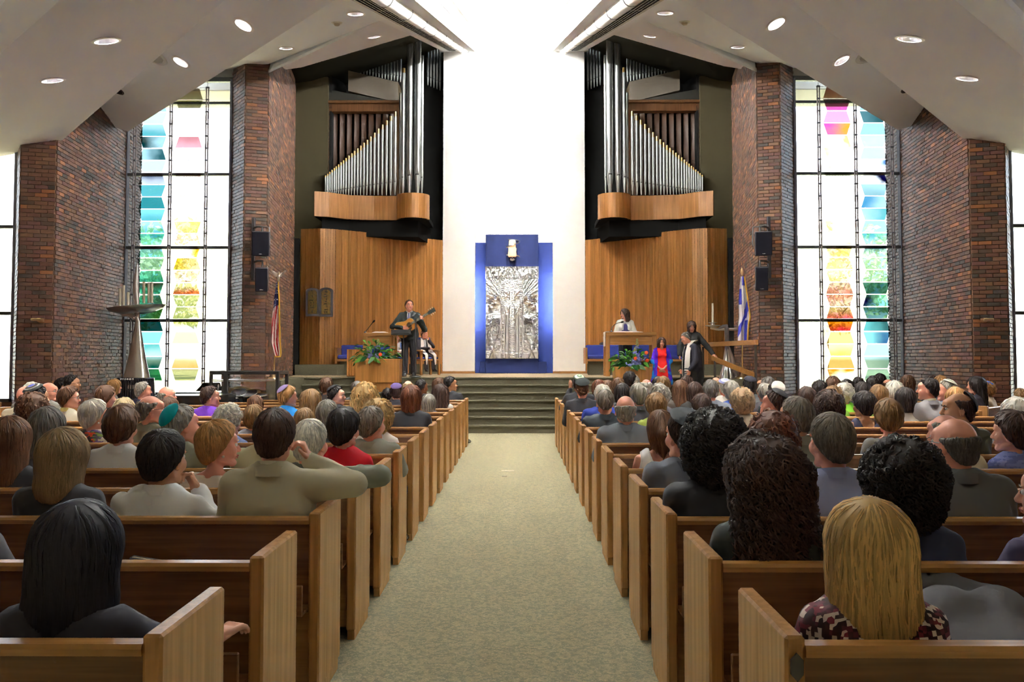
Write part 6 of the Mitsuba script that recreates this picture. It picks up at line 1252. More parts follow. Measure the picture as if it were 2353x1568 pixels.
def person(label, M, sex='m', lod=1, seated=True, yaw=0, pitch=0, roll=0, skin='fair', hair='short', hc='dark', top='jacket', tc=(60, 60, 64), neck=None, sleeve=1.0, collar=None, bottom='trousers', bc=(40, 40, 44), kippah=None, glasses=False, fat=0.0, arms=None, hands=(), lean=0.0, hunch=0.0, seed=0, group=None, hem=None, shoes=(26, 24, 24), infl=None, wrinkle=None, kp=(0, -.03, .075), earring=False, beard=None, tq=1.0, key='person'):
    """One person; M places the local frame (feet on z = 0, y ahead). Angles in degrees: yaw to the person's left."""
    k = thing(key, label, 'person', group)
    yq = round(yaw/12)*12 if lod else yaw; ak = repr(arms); bk = (sex, lod, seated, yq, pitch, round(fat, 2), ak, hands, lean, hunch, tq)
    J = skeleton(seated, sex, fat, math.radians(yq), math.radians(pitch), arms, lean, hunch, tq)
    to = T(M.tolist())
    def place_(part, ply, M2=None, parent=k):
        kk = name(parent+'__'+part); scene[kk] = {**ply, 'to_world': T((M@M2 if M2 is not None else M).tolist())}; return kk
    place_('body', ply_of(('b', bk, skin), lambda: shape(_body.setdefault(bk, None) or body_mesh(J, lod, hands), 'skin', SK[skin], True)))
    neck = neck or {'jacket': 'high', 'shirt': 'high', 'sweater': 'crew', 'gown': 'high', 'dress': 'scoop'}.get(top, 'crew')
    infl = infl if infl is not None else {'jacket': .019, 'shirt': .013, 'sweater': .016, 'gown': .03, 'dress': .01}.get(top, .014)
    wr = wrinkle if wrinkle is not None else {'jacket': .007, 'shirt': .010, 'gown': .01}.get(top, .006)
    tk = ('t', sex, lod, seated, round(fat, 2), ak, lean, hunch, tq, top, infl, sleeve, wr, hem, neck)
    if isinstance(tc, tuple): tcol = srgb(*tc)
    mt = _top.get(tk)
    if mt is None: mt = _top[tk] = top_mesh(J, lod, top, infl, sleeve, wr, hem, neck)
    if callable(tc): kk = place_({'jacket': 'jacket', 'shirt': 'shirt', 'gown': 'gown', 'dress': 'dress', 'sweater': 'sweater'}.get(top, 'blouse'), shape(mt, 'cloth', tc(mt.vertices), True))
    else: kk = place_({'jacket': 'jacket', 'shirt': 'shirt', 'gown': 'gown', 'dress': 'dress', 'sweater': 'sweater'}.get(top, 'blouse'), ply_of((tk, tc), lambda: shape(mt, 'cloth', tcol, True)))
    if top in ('jacket', 'shirt'):
        ring = lambda rad, z0, z1, back, th: collar_mesh(rad, z0, z1, back, th)
        Mn = np.eye(4); Mn[:3, 3] = J['neck']
        cc = tcol if not callable(tc) else srgb(90, 90, 90)
        if top == 'jacket': place_('collar', ply_of(('jc', tc if not callable(tc) else 0), lambda: shape(ring(.088, .0, .048, .018, .012), 'cloth', cc, 40)), Mn, kk)
        sc_ = collar if collar else (tc if top == 'shirt' and not callable(tc) else None)
        if sc_: place_('shirt_collar', ply_of(('sc', sc_), lambda: shape(ring(.070 if top == 'jacket' else .074, .018, .072 if top == 'jacket' else .066, .008, .006), 'cloth', srgb(*sc_), 40)), Mn)
    if bottom:
        bk2 = ('bt', sex, lod, seated, round(fat, 2), bottom)
        bm = _bot.get(bk2)
        if bm is None: bm = _bot[bk2] = bottom_mesh(J, max(lod, 1), bottom == 'skirt')
        place_(bottom, ply_of((bk2, bc), lambda: shape(bm, 'cloth', srgb(*bc), True)))
    if shoes:
        for n in 'lr': place_('shoe', ply_of(('sh', n, seated, shoes), lambda: shape(shoe_mesh(J, n), 'gloss', srgb(*shoes), True)))
    Mh = np.eye(4); Mh[:3, :3] = J['R']*J['hs']; Mh[:3, 3] = J['head']
    if hair:
        hm, tone = hair_mesh(hair, lod, seed)
        place_('hair', ply_of(('h', hair, lod, seed if lod == 0 else seed % 2, hc), lambda: shape(hm, 'hair', HC[hc], True, tone)), Mh)
    if beard:
        place_('beard', ply_of(('be', beard), lambda: shape(cat([trimesh.creation.icosphere(2, 1.0).apply_transform(np.diag([.052, .045, .05, 1])).apply_translation((0, .052, -.088))]), 'hair', HC[beard], True)), Mh)
    eye = ply_of(('eye',), lambda: shape(cat([trimesh.creation.icosphere(2, .0125).apply_translation((s*.032, .0835, .006)) for s in (-1, 1)]), 'gloss', srgb(225, 220, 215), True))
    if lod == 0 or abs(yaw) > 50 or not seated:
        place_('eyes', eye, Mh)
        place_('irises', ply_of(('iris',), lambda: shape(cat([trimesh.creation.icosphere(1, .0066).apply_translation((s*.032, .0925, .005)) for s in (-1, 1)]), 'gloss', srgb(52, 34, 24), True)), Mh)
        place_('eyebrows', ply_of(('brow', hc), lambda: shape(cat([tube([(s*.017, .1005, .024), (s*.032, .100, .031), (s*.05, .090, .025)], [.004, .0045, .0025], 6) for s in (-1, 1)]), 'hair', HC[hc]*.8, True)), Mh)
        place_('lips', ply_of(('lips', sex), lambda: shape(cat([tube([(-.022, .094, -.063), (-.008, .1055, -.058), (0, .1055, -.0595), (.008, .1055, -.058), (.022, .094, -.063)], [.002, .0055, .005, .0055, .002], 6), tube([(-.020, .094, -.065), (0, .104, -.070), (.020, .094, -.065)], [.002, .006, .002], 6)]), 'skin', srgb(176, 84, 80) if sex == 'f' else srgb(180, 104, 92), True)), Mh)
    if glasses:
        def gl():
            ms = []
            for s in (-1, 1):
                a = np.linspace(0, 2*math.pi, 15); ms.append(tube(np.c_[s*.033+.022*np.cos(a), .108+0*a, .006+.017*np.sin(a)], .0016, 5))
                ms.append(tube([(s*.055, .106, .01), (s*.075, .09, .011), (s*.083, .0, .008)], .0018, 5))
            ms.append(tube([(-.011, .110, .01), (.011, .110, .01)], .0015, 5)); return shape(cat(ms), 'gloss', srgb(46, 42, 40))
        place_('glasses', ply_of(('gl',), gl), Mh)
    if earring: place_('earring', ply_of(('er',), lambda: shape(cat([trimesh.creation.icosphere(1, .008).apply_translation((s*.082, .0, -.052)) for s in (-1, 1)]), 'metal', np.array([.9, .88, .8]), True)), Mh)
    if kippah:
        kc, kr = kippah if isinstance(kippah[0], tuple) else (kippah, .086); up = A3(*kp)
        base = A3(0, -.012, .024); d = up-A3(0, 0, 0); d = np.array([0, kp[1], kp[2]]); d = d/np.linalg.norm(d)
        tt = {'short': .017, 'crew': .012, 'boy': .02, 'bald': .008, 'fringe': .008, 'receding': .014}.get(hair, .03)
        rad = 1/math.sqrt((d[1]/(.099+tt))**2+(d[2]/(.097+tt))**2); z = d; x = A3(1, 0, 0); y = np.cross(z, x); o = base+d*(rad-.022)
        Mk = np.eye(4); Mk[:3, 0], Mk[:3, 1], Mk[:3, 2], Mk[:3, 3] = x, y, z, o
        def kpm():
            m = kippah_mesh(kr, .036)
            if isinstance(kc[0], tuple):       # rings of colour from the middle outwards
                rr = np.hypot(m.vertices[:, 0], m.vertices[:, 1])/kr; m2 = m.subdivide(); rr = np.hypot(m2.vertices[:, 0], m2.vertices[:, 1])/kr
                c = np.array([srgb(*kc[min(int(q*len(kc)*.999), len(kc)-1)]) for q in rr]); return shape(m2, 'cloth', c, 40)
            return shape(m, 'cloth', srgb(*kc), 40)
        place_('kippah', ply_of(('kp', kc, kr), kpm), Mh@Mk)
    return k, J
def collar_mesh(rad, z0, z1, back, th):
    """A standing collar round the neck, higher at the back, open at the front."""
    n = 22; a = np.linspace(math.pi*.5+.42, math.pi*2.5-.42, n); v = []
    for t in a:
        bk = .5-.5*math.sin(t); zz0, zz1 = z0-.012*(1-bk), z1*(.45+.55*bk)+back*0; r0 = rad*(1.10-.06*bk); r1 = rad*(1.0-.04*bk)
        for r, z in ((r0, zz0), (r1, zz1), (r1+th, zz1+.002), (r0+th*1.6, zz0)): v.append((r*math.cos(t)*.98, r*math.sin(t)*.94+.006, z))
    f = []
    for i in range(n-1):
        for k in range(4):
            A_, B_ = i*4+k, i*4+(k+1) % 4; f += [(A_, B_, B_+4), (A_, B_+4, A_+4)]
    f += [(0, 2, 1), (0, 3, 2), (4*n-4, 4*n-3, 4*n-2), (4*n-4, 4*n-2, 4*n-1)]; m = tm(v, f); m.fix_normals(); return m
def sit(label, side, row, px, py, dy=.235, byaw=0, smin=.85, **kw):
    """Seats a person in a pew: px, py is the top of the head in the photograph."""
    Y = row_y(row)+dy; p = at(px, py, Y); s0 = .95 if kw.get('sex') == 'f' else 1.0
    tq = np.clip(1-(1.295-.44-(p[2]-.44)/s0)/.565, .70, 1.15); tq = round(round(tq/.06)*.06, 2); H = 1.295-.565*(1-tq); s = np.clip((p[2]-.44)/(H-.44), smin, 1.12); kw['tq'] = tq
    M = np.eye(4); c, sn = math.cos(math.radians(byaw)), math.sin(math.radians(byaw))
    M[:3, :3] = np.array([[c, -sn, 0], [sn, c, 0], [0, 0, 1]])*s; hy = -.005*s; M[:3, 3] = (p[0]+sn*hy, Y-c*hy*0, .44*(1-s)); return person(label, M, **kw)
def show_person(M=np.eye(4)): pass

# ---------------------------------------------------------------- the congregation (px, py: top of the head in the photograph)
GRP = 'people in the pews'
def blot(cols, f, seed, cut=None):
    """Printed cloth: patches of several colours."""
    def fn(v):
        n = meshkit.noise(v*f, seed)*.999; i = np.clip(((n-.2)/.6*len(cols)).astype(int), 0, len(cols)-1); return np.array([srgb(*c) for c in cols])[i]
    return fn
def stripes(a, b, f, ax=0):
    return lambda v: np.where((np.sin(v[:, ax]*f) > 0)[:, None], srgb(*a), srgb(*b))
BLK, NVY, GRY, CHAR = (24, 24, 27), (30, 34, 52), (84, 86, 90), (52, 53, 57)
HAND_UP = lambda s, w, f=(0, .1, 1): None
n_p = [0]
def S(row, px, py, label, **kw):
    n_p[0] += 1; kw.setdefault('lod', 0 if row <= 3 else (1 if row <= 9 else 2)); kw.setdefault('seed', n_p[0])
    rr = np.random.default_rng(n_p[0]); kw.setdefault('byaw', rr.uniform(-5, 5)+(.25*kw.get('yaw', 0)))
    return sit(label, 0, row, px, py, group=GRP, **kw)
chin_r = {'r': ((.25, .10, .78), (.075, .13, 1.02), (-.25, .0, 1), (-.6, -.5, 0), .8)}
chin_l = {'l': ((-.25, .10, .78), (-.075, .13, 1.02), (.25, .0, 1), (.6, -.5, 0), .8)}
F, Mn = 'f', 'm'
# left of the aisle, from the camera forwards
S(1, 175, 1187, 'woman with very long straight blue-black hair in the nearest left pew', sex=F, hair='verylong', hc='blue_black', top='sweater', tc=(26, 26, 32), neck='boat', sleeve=.45, arms={'r': ((.30, .12, .80), (.33, .34, .80), (.3, 1, .1), (0, .1, -1), .4), 'l': ((-.30, .12, .74), (-.26, .38, .70), (0, 1, .1), (0, .1, -1), .4)}, hands=('l', 'r'), hunch=.03, byaw=0)
S(2, -120, 1075, 'person in a charcoal jacket at the left edge, one shoulder showing above the second pew', hair='short', hc='dark', tc=CHAR, collar=(220, 220, 220))
S(3, 632, 952, 'man with dark hair in a beige jacket resting his head on his raised right hand', hair='short', hc='dark', tc=(172, 162, 138), collar=(206, 198, 176), yaw=0, arms={'r': ((.385, .06, .945), (.15, .10, 1.055), (-.35, -.15, 1), (-1, -.2, 0), .9)}, hands=('r',), fat=.02, byaw=0)
S(3, 375, 1012, 'boy with short dark hair in a white shirt holding his right hand to his chin', hair='boy', hc='black', top='shirt', tc=(226, 226, 228), skin='olive', yaw=-14, arms={'r': ((.26, .06, .84), (.115, .14, 1.0), (-.5, -.1, 1), (-.6, -.6, 0), 1.0)}, hands=('r',), byaw=-4, wrinkle=.014)
S(3, 148, 1004, 'woman with a streaked brown bob in a black jacket, third left pew', sex=F, hair='longbob', hc='ash', tc=(22, 23, 30), yaw=-16, byaw=0)
S(4, 25, 975, 'woman with long wavy brown hair at the left edge, in a black top', sex=F, hair='long', hc='brown', top='sweater', tc=(26, 26, 28), lod=0)
S(4, 500, 990, 'woman with short ash-blonde hair, bare shoulders and a cream wide-necked top', sex=F, hair='shortf', hc='light', top='blouse', tc=(226, 212, 196), neck='boat', yaw=-45, skin='pink', earring=True, lod=0)
S(4, 713, 983, 'white-haired old man in a grey-green jacket, his arm laid along the pew back', hair='short', hc='white', tc=(106, 110, 98), yaw=-12, skin='pink', arms={'r': ((.45, -.09, 1.0), (.27, .14, .99), (-.8, .6, 0), (0, 0, -1), .5)}, lod=0)
S(5, 415, 945, 'grey-haired man with a bright teal skullcap in an olive jacket', hair='short', hc='grey', tc=(104, 102, 84), kippah=(0, 138, 150), kp=(0, -.085, .055), yaw=-38, skin='pink', collar=(220, 216, 206))
S(5, 280, 950, 'woman with short dark brown hair in a white jacket', sex=F, hair='puffy', hc='brown', tc=(216, 214, 216), yaw=-14)
S(5, 110, 950, 'woman with a long dark grey bob, behind the woman with wavy brown hair', sex=F, hair='longbob', hc='dgrey', top='sweater', tc=(58, 60, 72))
S(5, 618, 950, 'balding man in a cream jacket, hidden behind the man in beige', hair='bald', hc='grey', tc=(206, 196, 160), skin='pink')
S(5, 790, 955, 'woman with black hair and a sparkling silver hair ornament, in a red cardigan', sex=F, hair='shortf', hc='black', top='sweater', tc=(168, 26, 34), yaw=-22, earring=True, key='person')
S(6, 853, 950, 'man with grey-brown hair in a grey-green jacket by the aisle', hair='short', hc='pepper', tc=(118, 120, 106), yaw=-30, skin='pink')
S(7, 216, 934, 'white-haired woman with a multicoloured scarf', sex=F, hair='shortf', hc='white', top='blouse', tc=blot([(40, 36, 40), (206, 70, 40), (110, 140, 50), (30, 28, 34), (80, 60, 110), (214, 205, 190)], 22, 4), yaw=-35, earring=True, neck='high')
S(7, 345, 917, 'balding man with glasses in an olive-grey jacket, turned to the right', hair='fringe', hc='pepper', tc=(112, 108, 90), yaw=-48, skin='pink', glasses=True)
S(7, 525, 950, 'woman with fluffy white hair in a denim jacket', sex=F, hair='fluffy', hc='white', top='shirt', tc=(92, 112, 152), yaw=-24)
S(7, 752, 932, 'grey-haired man in a dark suit behind the woman with the silver hair ornament', hair='short', hc='grey', tc=(36, 38, 44))
S(7, 868, 940, 'woman with wavy blonde hair and a white blouse behind the man in grey-green', sex=F, hair='curly', hc='blond', top='blouse', tc=(232, 228, 222), yaw=-15)
S(8, 75, 925, 'woman with thick curly brown hair near the left edge', sex=F, hair='curly', hc='brown', top='sweater', tc=(50, 48, 52))
S(8, 285, 930, 'woman with pale blonde hair, only the top of her head showing', sex=F, hair='shortf', hc='pale', top='sweater', tc=(110, 100, 92))
S(8, 583, 944, 'woman with brown and blond streaked hair in a grey top', sex=F, hair='shortf', hc='mid', top='sweater', tc=(104, 108, 116))
S(8, 700, 957, 'person with a light brown bob beside the white-haired old man', sex=F, hair='bob', hc='mid', top='sweater', tc=(90, 84, 80))
S(9, 85, 894, 'man with a blue, white and black crocheted skullcap', hair='short', hc='black', tc=(60, 56, 54), kippah=(((44, 50, 150), (44, 50, 150), (150, 160, 200), (30, 30, 36), (40, 34, 34), (170, 170, 166), (26, 28, 28), (26, 28, 28)), .10), kp=(0, -.045, .09), yaw=-20, skin='olive')
S(9, 388, 925, 'dark-haired woman behind the balding man with glasses', sex=F, hair='bob', hc='brown', top='sweater', tc=(60, 56, 52))
S(9, 945, 894, 'woman with dark auburn hair in a black jacket near the aisle', sex=F, hair='bob', hc='auburn', tc=(22, 24, 30), fat=.03)
S(10, 58, 892, 'bald man in a cream jacket with an orange plaid scarf', hair=None, tc=(206, 196, 172), skin='pink', yaw=-15)
S(10, 158, 897, 'older woman with short dark hair and a white blouse with yellow collar', sex=F, hair='shortf', hc='brown', top='shirt', tc=(224, 218, 200), collar=(206, 190, 120), yaw=-55, glasses=True)
S(10, 243, 895, 'person with dark brown hair in a black top beside the woman in white', sex=F, hair='shortf', hc='brown', top='sweater', tc=(30, 30, 32), yaw=-20)
S(10, 715, 904, 'woman with long straight light-brown hair in a grey cardigan', sex=F, hair='long', hc='mid', top='sweater', tc=(92, 94, 98))
S(10, 840, 892, 'woman with a big head of curly blonde hair in a black top', sex=F, hair='curlylong', hc='blond', top='sweater', tc=(28, 28, 34), lod=1)
S(11, 482, 896, 'person with short dark hair in a bright purple shirt', hair='short', hc='dark', top='shirt', tc=(86, 44, 150), yaw=-50)
S(11, 661, 896, 'woman with short blond hair, a purple skullcap and a bright blue shirt', sex=F, hair='shortf', hc='light', top='shirt', tc=(36, 120, 190), kippah=(112, 96, 140), kp=(0, -.06, .075), yaw=-48)
S(12, 382, 895, 'bald man with glasses in a grey jacket, turned far to the right', hair='bald', hc='grey', tc=(88, 88, 88), yaw=-62, skin='pink', glasses=True)
S(12, 588, 917, 'girl with straight brown hair low behind the pew', sex=F, hair='long', hc='brown', top='sweater', tc=(90, 84, 70), smin=.72)
S(12, 772, 896, 'man in profile with a black skullcap and black suit, left of the curly blonde woman', hair='short', hc='black', tc=BLK, kippah=(24, 24, 28), kp=(0, -.05, .085), yaw=-66)
S(12, 985, 914, 'small person with grey-white hair near the aisle', sex=F, hair='bob', hc='grey', top='sweater', tc=(110, 108, 110), smin=.70)
S(12, 73, 885, 'white-haired man at the far left behind the bald man', hair='short', hc='white', tc=(120, 116, 108))
S(12, 112, 884, 'bald man with glasses in profile, hand held to his chin, far left', hair='bald', hc='dgrey', tc=(120, 120, 116), yaw=-68, glasses=True, arms=chin_r, skin='pink')
S(13, 328, 884, 'grey-haired man in a dark navy suit in front of the black drum base', hair='short', hc='grey', tc=(32, 36, 58), yaw=-48, skin='pink')
S(13, 1012, 891, 'woman with long dark hair and a white blouse near the front by the aisle', sex=F, hair='long', hc='dark', top='blouse', tc=(226, 222, 216))
S(14, 911, 890, 'man with a purple skullcap and a dark patterned top', hair='short', hc='dark', top='shirt', tc=(36, 34, 44), kippah=(92, 78, 128), kp=(0, -.05, .085))
S(15, 890, 899, 'child with dark hair low in the pew near the man in the purple skullcap', hair='boy', hc='black', top='sweater', tc=(40, 36, 40), smin=.72)
S(15, 750, 876, 'woman with dark brown hair in front of the steps on the left', sex=F, hair='puffy', hc='brown', top='sweater', tc=(44, 40, 38), yaw=-20)
S(15, 968, 877, 'man with a shaved dark head near the front left', hair='crew', hc='black', tc=(44, 40, 40), skin='brown', yaw=-40)
S(16, 820, 884, 'person with dark grey hair in the front left pew', sex=F, hair='shortf', hc='dgrey', top='sweater', tc=(50, 50, 54))
S(16, 938, 880, 'bald pale man in the front left pew', hair='fringe', hc='straw', tc=(70, 70, 74), skin='fair')
S(16, 1007, 874, 'woman with brown hair in the front left pew by the aisle', sex=F, hair='bob', hc='brown', top='sweater', tc=(60, 52, 48))
S(16, 1034, 871, 'man with glasses and a black suit in the front left pew, at the aisle', hair='short', hc='black', tc=BLK, yaw=-55, glasses=True, skin='olive')
# right of the aisle
S(1, 1990, 1190, 'woman with long blonde hair in a dark floral dress, nearest right pew', sex=F, hair='verylong', hc='blond', top='dress', tc=blot([(40, 16, 22), (70, 20, 34), (30, 18, 24), (200, 190, 180), (100, 30, 44), (36, 20, 26)], 42, 6), neck='scoop', sleeve=.3, byaw=0, infl=.022)
S(1, 2375, 1300, 'person in a charcoal grey top bent far forward at the right edge', hair='short', hc='dark', top='sweater', tc=(82, 82, 84), lean=.55, hunch=.34, pitch=-60, smin=1.0, byaw=0, lod=0)
S(2, 1755, 1045, 'woman with a mass of long dark curly hair in a black top', sex=F, hair='curlylong', hc='dark', top='sweater', tc=(26, 28, 30), yaw=28, lod=0, fat=.02, byaw=0)
S(2, 2075, 1063, 'woman with short black curly hair in a navy top', sex=F, hair='curly', hc='black', top='sweater', tc=(28, 36, 56), yaw=24, lod=0, byaw=0)
S(2, 2425, 1085, 'man with brown hair and a dark purple shirt at the right edge', hair='short', hc='brown', top='shirt', tc=(44, 38, 62), yaw=40, lod=0)
S(3, 1910, 965, 'man with short grey hair in a pale blue shirt', hair='short', hc='pepper', top='shirt', tc=(150, 160, 196), yaw=14, skin='pink', fat=.03, byaw=0, wrinkle=.014)
S(3, 2195, 970, 'balding man with a grey fringe in a dark grey suit, third right pew', hair='bald', hc='dgrey', tc=(80, 82, 82), yaw=24, skin='pink', fat=.05, glasses=True, byaw=0)
S(3, 1640, 992, 'person with a round mass of black frizzy hair in a black jacket', hair='afro', hc='black', tc=(24, 25, 28), yaw=0, byaw=0, arms={'l': ((-.20, .06, .69), (-.085, .24, .58), (.5, .8, -.1), (0, .1, -1), .4)})
S(4, 1572, 965, 'man with a large black skullcap in a grey suit jacket', hair='short', hc='dark', tc=(86, 90, 96), kippah=((26, 29, 34), .112), kp=(0, -.05, .085), yaw=24, skin='pink', collar=(214, 206, 186), lod=0)
S(4, 1777, 980, 'woman with dark reddish-brown frizzy hair in a black top', sex=F, hair='curly', hc='auburn', top='sweater', tc=(30, 30, 34))
S(5, 1517, 953, 'girl with long straight brown hair half tied back and a white sleeveless top', sex=F, hair='ponytail', hc='brown', top='dress', tc=(236, 234, 232), neck='tank', sleeve=0, lod=0, seed=4)
S(5, 1830, 923, 'man with dark greying hair in a grey-green jacket, behind the man in pale blue', hair='short', hc='pepper', tc=(116, 116, 104), yaw=26, skin='tan')
S(5, 2172, 966, 'bald man in a cream jacket hidden behind the balding man in dark grey', hair='fringe', hc='grey', tc=(200, 190, 166), skin='pink', yaw=20)
S(5, 2325, 967, 'person with dark wavy hair in a blue striped shirt at the right edge', sex=F, hair='puffy', hc='dark', top='shirt', tc=stripes((90, 104, 168), (116, 128, 182), 260, 2), yaw=34)
S(6, 1665, 955, 'woman with a light brown and blond bob behind the black frizzy hair', sex=F, hair='bob', hc='ash', top='sweater', tc=(90, 80, 70))
S(6, 2041, 931, 'woman with short brown hair in a light grey wide-necked sweater', sex=F, hair='shortf', hc='mid', top='sweater', tc=(142, 142, 138), neck='boat', skin='pink', fat=.02)
S(6, 2203, 909, 'balding man in profile with a black skullcap on the back of his head, olive jacket', hair='fringe', hc='dark', tc=(58, 60, 48), kippah=(20, 20, 22), kp=(0, -.095, .045), yaw=60, skin='olive')
S(7, 1437, 917, 'bald man with a grey fringe in a grey suit jacket near the right of the aisle', hair='bald', hc='grey', tc=(78, 80, 86), skin='pink', fat=.04)
S(7, 2335, 934, 'white-haired person at the right edge', hair='puffy', hc='white', top='sweater', tc=(88, 84, 84))
S(8, 1780, 905, 'man with a black skullcap and black suit holding his hand to his face', hair='short', hc='dark', tc=BLK, kippah=(26, 26, 30), kp=(0, -.05, .085), yaw=48, skin='pink', arms=chin_l)
S(8, 1905, 918, 'woman with thick dark curly hair in an olive-grey top', sex=F, hair='curly', hc='dark', top='sweater', tc=(104, 100, 86))
S(9, 1390, 906, 'man with thinning grey-brown hair in a black coat', hair='receding', hc='pepper', tc=(26, 28, 36))
S(9, 1507, 917, 'woman with fluffy brown hair in a lime-green jacket', sex=F, hair='puffy', hc='mid', tc=(172, 184, 84))
S(9, 1612, 917, 'boy with dark brown hair in a beige patterned shirt', hair='boy', hc='dark', top='shirt', tc=blot([(190, 176, 156), (170, 150, 130), (206, 196, 180)], 40, 2))
S(9, 1705, 908, 'old woman with fluffy strawberry-white hair in a beige jacket', sex=F, hair='fluffy', hc='straw', tc=(170, 164, 146))
S(9, 1985, 914, 'woman with short black curly hair, bare upper back and a navy dress', sex=F, hair='puffy', hc='black', top='dress', tc=(28, 30, 48), neck='tank', sleeve=0, yaw=20, skin='olive')
S(10, 1384, 891, 'white-haired man in a royal blue jacket', hair='short', hc='white', tc=(34, 50, 126))
S(10, 1468, 889, 'woman with wavy grey hair in a black coat behind the bald man', sex=F, hair='shortf', hc='grey', tc=(28, 30, 34))
S(10, 1852, 897, 'person with flat dark olive-brown hair', sex=F, hair='bob', hc='dark', top='sweater', tc=(60, 60, 56))
S(10, 2079, 899, 'woman with a smooth black bob in a pale top', sex=F, hair='bob', hc='black', top='sweater', tc=(170, 170, 168))
S(10, 2133, 873, 'black-haired man in a light grey suit, turned to the left', hair='short', hc='black', tc=(122, 124, 128), yaw=42, skin='pink', collar=(222, 214, 190))
S(10, 2195, 898, 'person with auburn hair above the black skullcap', sex=F, hair='bob', hc='light', top='sweater', tc=(80, 60, 50))
S(11, 1516, 895, 'woman with curly grey-white hair behind the lime-green jacket', sex=F, hair='fluffy', hc='grey', top='sweater', tc=(80, 80, 90))
S(11, 1633, 879, 'man with short grey hair in a blue-grey suit jacket', hair='short', hc='dgrey', tc=(104, 112, 124), skin='pink')
S(11, 1783, 884, 'person with black hair and a large white round skullcap', hair='short', hc='black', tc=(30, 32, 38), kippah=((222, 220, 212), .085), kp=(0, -.09, .055), seed=3)
S(11, 1913, 899, 'woman with curly light-brown hair', sex=F, hair='fluffy', hc='mid', top='sweater', tc=(90, 130, 40))
S(11, 2018, 892, 'woman with smooth mid-brown hair', sex=F, hair='bob', hc='mid', top='sweater', tc=(120, 150, 70))
S(11, 2175, 880, 'grey-haired man with a white and green ringed skullcap, turned to the left', hair='short', hc='grey', tc=(70, 70, 90), kippah=(((214, 206, 180), (214, 206, 180), (196, 190, 170), (70, 84, 76), (190, 186, 172)), .088), kp=(0, -.04, .09), yaw=58, skin='pink')
S(12, 1338, 877, 'man with a black skullcap in a black suit near the aisle', hair='crew', hc='brown', tc=BLK, kippah=((20, 22, 26), .10), kp=(0, -.05, .085), skin='pink')
S(12, 1430, 888, 'woman with black hair behind the man in the black coat', sex=F, hair='bob', hc='black', top='sweater', tc=(30, 30, 32))
S(12, 1595, 884, 'woman with dark brown hair in a black top, in front of the stage steps', sex=F, hair='bob', hc='dark', top='sweater', tc=(24, 24, 26))
S(12, 1680, 885, 'woman with short grey hair and a blue collar', sex=F, hair='puffy', hc='grey', top='shirt', tc=(60, 80, 150))
S(12, 1757, 889, 'man with grey cropped hair and a black collar', hair='short', hc='grey', tc=(40, 36, 38))
S(12, 1940, 891, 'person with curly white hair in a green top', sex=F, hair='fluffy', hc='white', top='sweater', tc=(124, 196, 60))
S(12, 1981, 884, 'woman with flat black hair behind the curly white hair', sex=F, hair='bob', hc='black', top='sweater', tc=(40, 40, 44))
S(12, 2055, 885, 'person with white hair and a red collar', sex=F, hair='puffy', hc='white', top='shirt', tc=(150, 40, 44))
S(13, 1563, 881, 'girl with straight brown hair at the foot of the steps on the right', sex=F, hair='long', hc='brown', top='sweater', tc=(60, 54, 50))
S(13, 1883, 884, 'person with black hair below the red column of the stained glass', hair='puffy', hc='black', top='sweater', tc=(40, 44, 46))
S(13, 1722, 872, 'man with sleek black hair and a shiny black skullcap', hair='short', hc='black', tc=(88, 92, 100), kippah=(28, 30, 38), kp=(0, -.04, .09))
S(13, 2345, 900, 'person with short auburn-brown hair at the right edge, far back', hair='short', hc='mid', top='sweater', tc=(80, 70, 64))
S(14, 1330, 868, 'man at the aisle with a white and green skullcap, holding his hand to his ear', hair='short', hc='black', tc=BLK, kippah=(((206, 212, 190), (60, 100, 66), (206, 212, 190), (206, 212, 190), (60, 70, 60)), .088), kp=(0, -.05, .085), arms={'l': ((-.25, .08, .80), (-.13, .05, 1.10), (0, -.1, 1), (1, 0, 0), .5)})
S(14, 1420, 876, 'woman with dark brown hair near the planter', sex=F, hair='puffy', hc='brown', top='sweater', tc=(48, 44, 40))
S(14, 1485, 875, 'balding man with a white fringe in front of the planter', hair='fringe', hc='white', tc=(70, 72, 78), skin='pink')
S(14, 1524, 873, 'woman with blond-brown hair and a black and white patterned blouse', sex=F, hair='puffy', hc='mid', top='blouse', tc=blot([(24, 24, 24), (226, 224, 220), (24, 24, 24), (226, 224, 220)], 34, 5))
S(14, 1665, 878, 'old man with a pale blue and white skullcap', hair='fringe', hc='white', tc=(200, 196, 186), kippah=(((150, 156, 190), (212, 212, 222), (130, 136, 180)), .10), kp=(0, -.04, .09), skin='pink')
S(14, 1765, 874, 'person with wavy dark grey hair near the bell', sex=F, hair='puffy', hc='dgrey', top='sweater', tc=(44, 42, 42))
S(14, 1914, 873, 'woman with rounded brown hair under the right-hand window', sex=F, hair='puffy', hc='brown', top='sweater', tc=(60, 56, 52))
S(14, 1945, 878, 'woman with smooth black hair under the right-hand window', sex=F, hair='bob', hc='black', top='sweater', tc=(36, 36, 40))
S(14, 2007, 871, 'woman with black hair under the green column of the stained glass', sex=F, hair='puffy', hc='black', top='sweater', tc=(36, 36, 40))
S(14, 2040, 875, 'balding man with tanned head under the green column of the stained glass', hair='fringe', hc='brown', tc=(70, 66, 64), skin='tan')
S(15, 1375, 879, 'person with auburn-brown hair left of the planter', sex=F, hair='bob', hc='auburn', top='sweater', tc=(50, 42, 40))
S(15, 1396, 880, 'woman with brown hair and a pale headband', sex=F, hair='bob', hc='brown', top='sweater', tc=(54, 50, 48))
S(15, 1512, 871, 'person with black hair in front of the girl in the red dress', sex=F, hair='bob', hc='black', top='sweater', tc=(44, 40, 42))
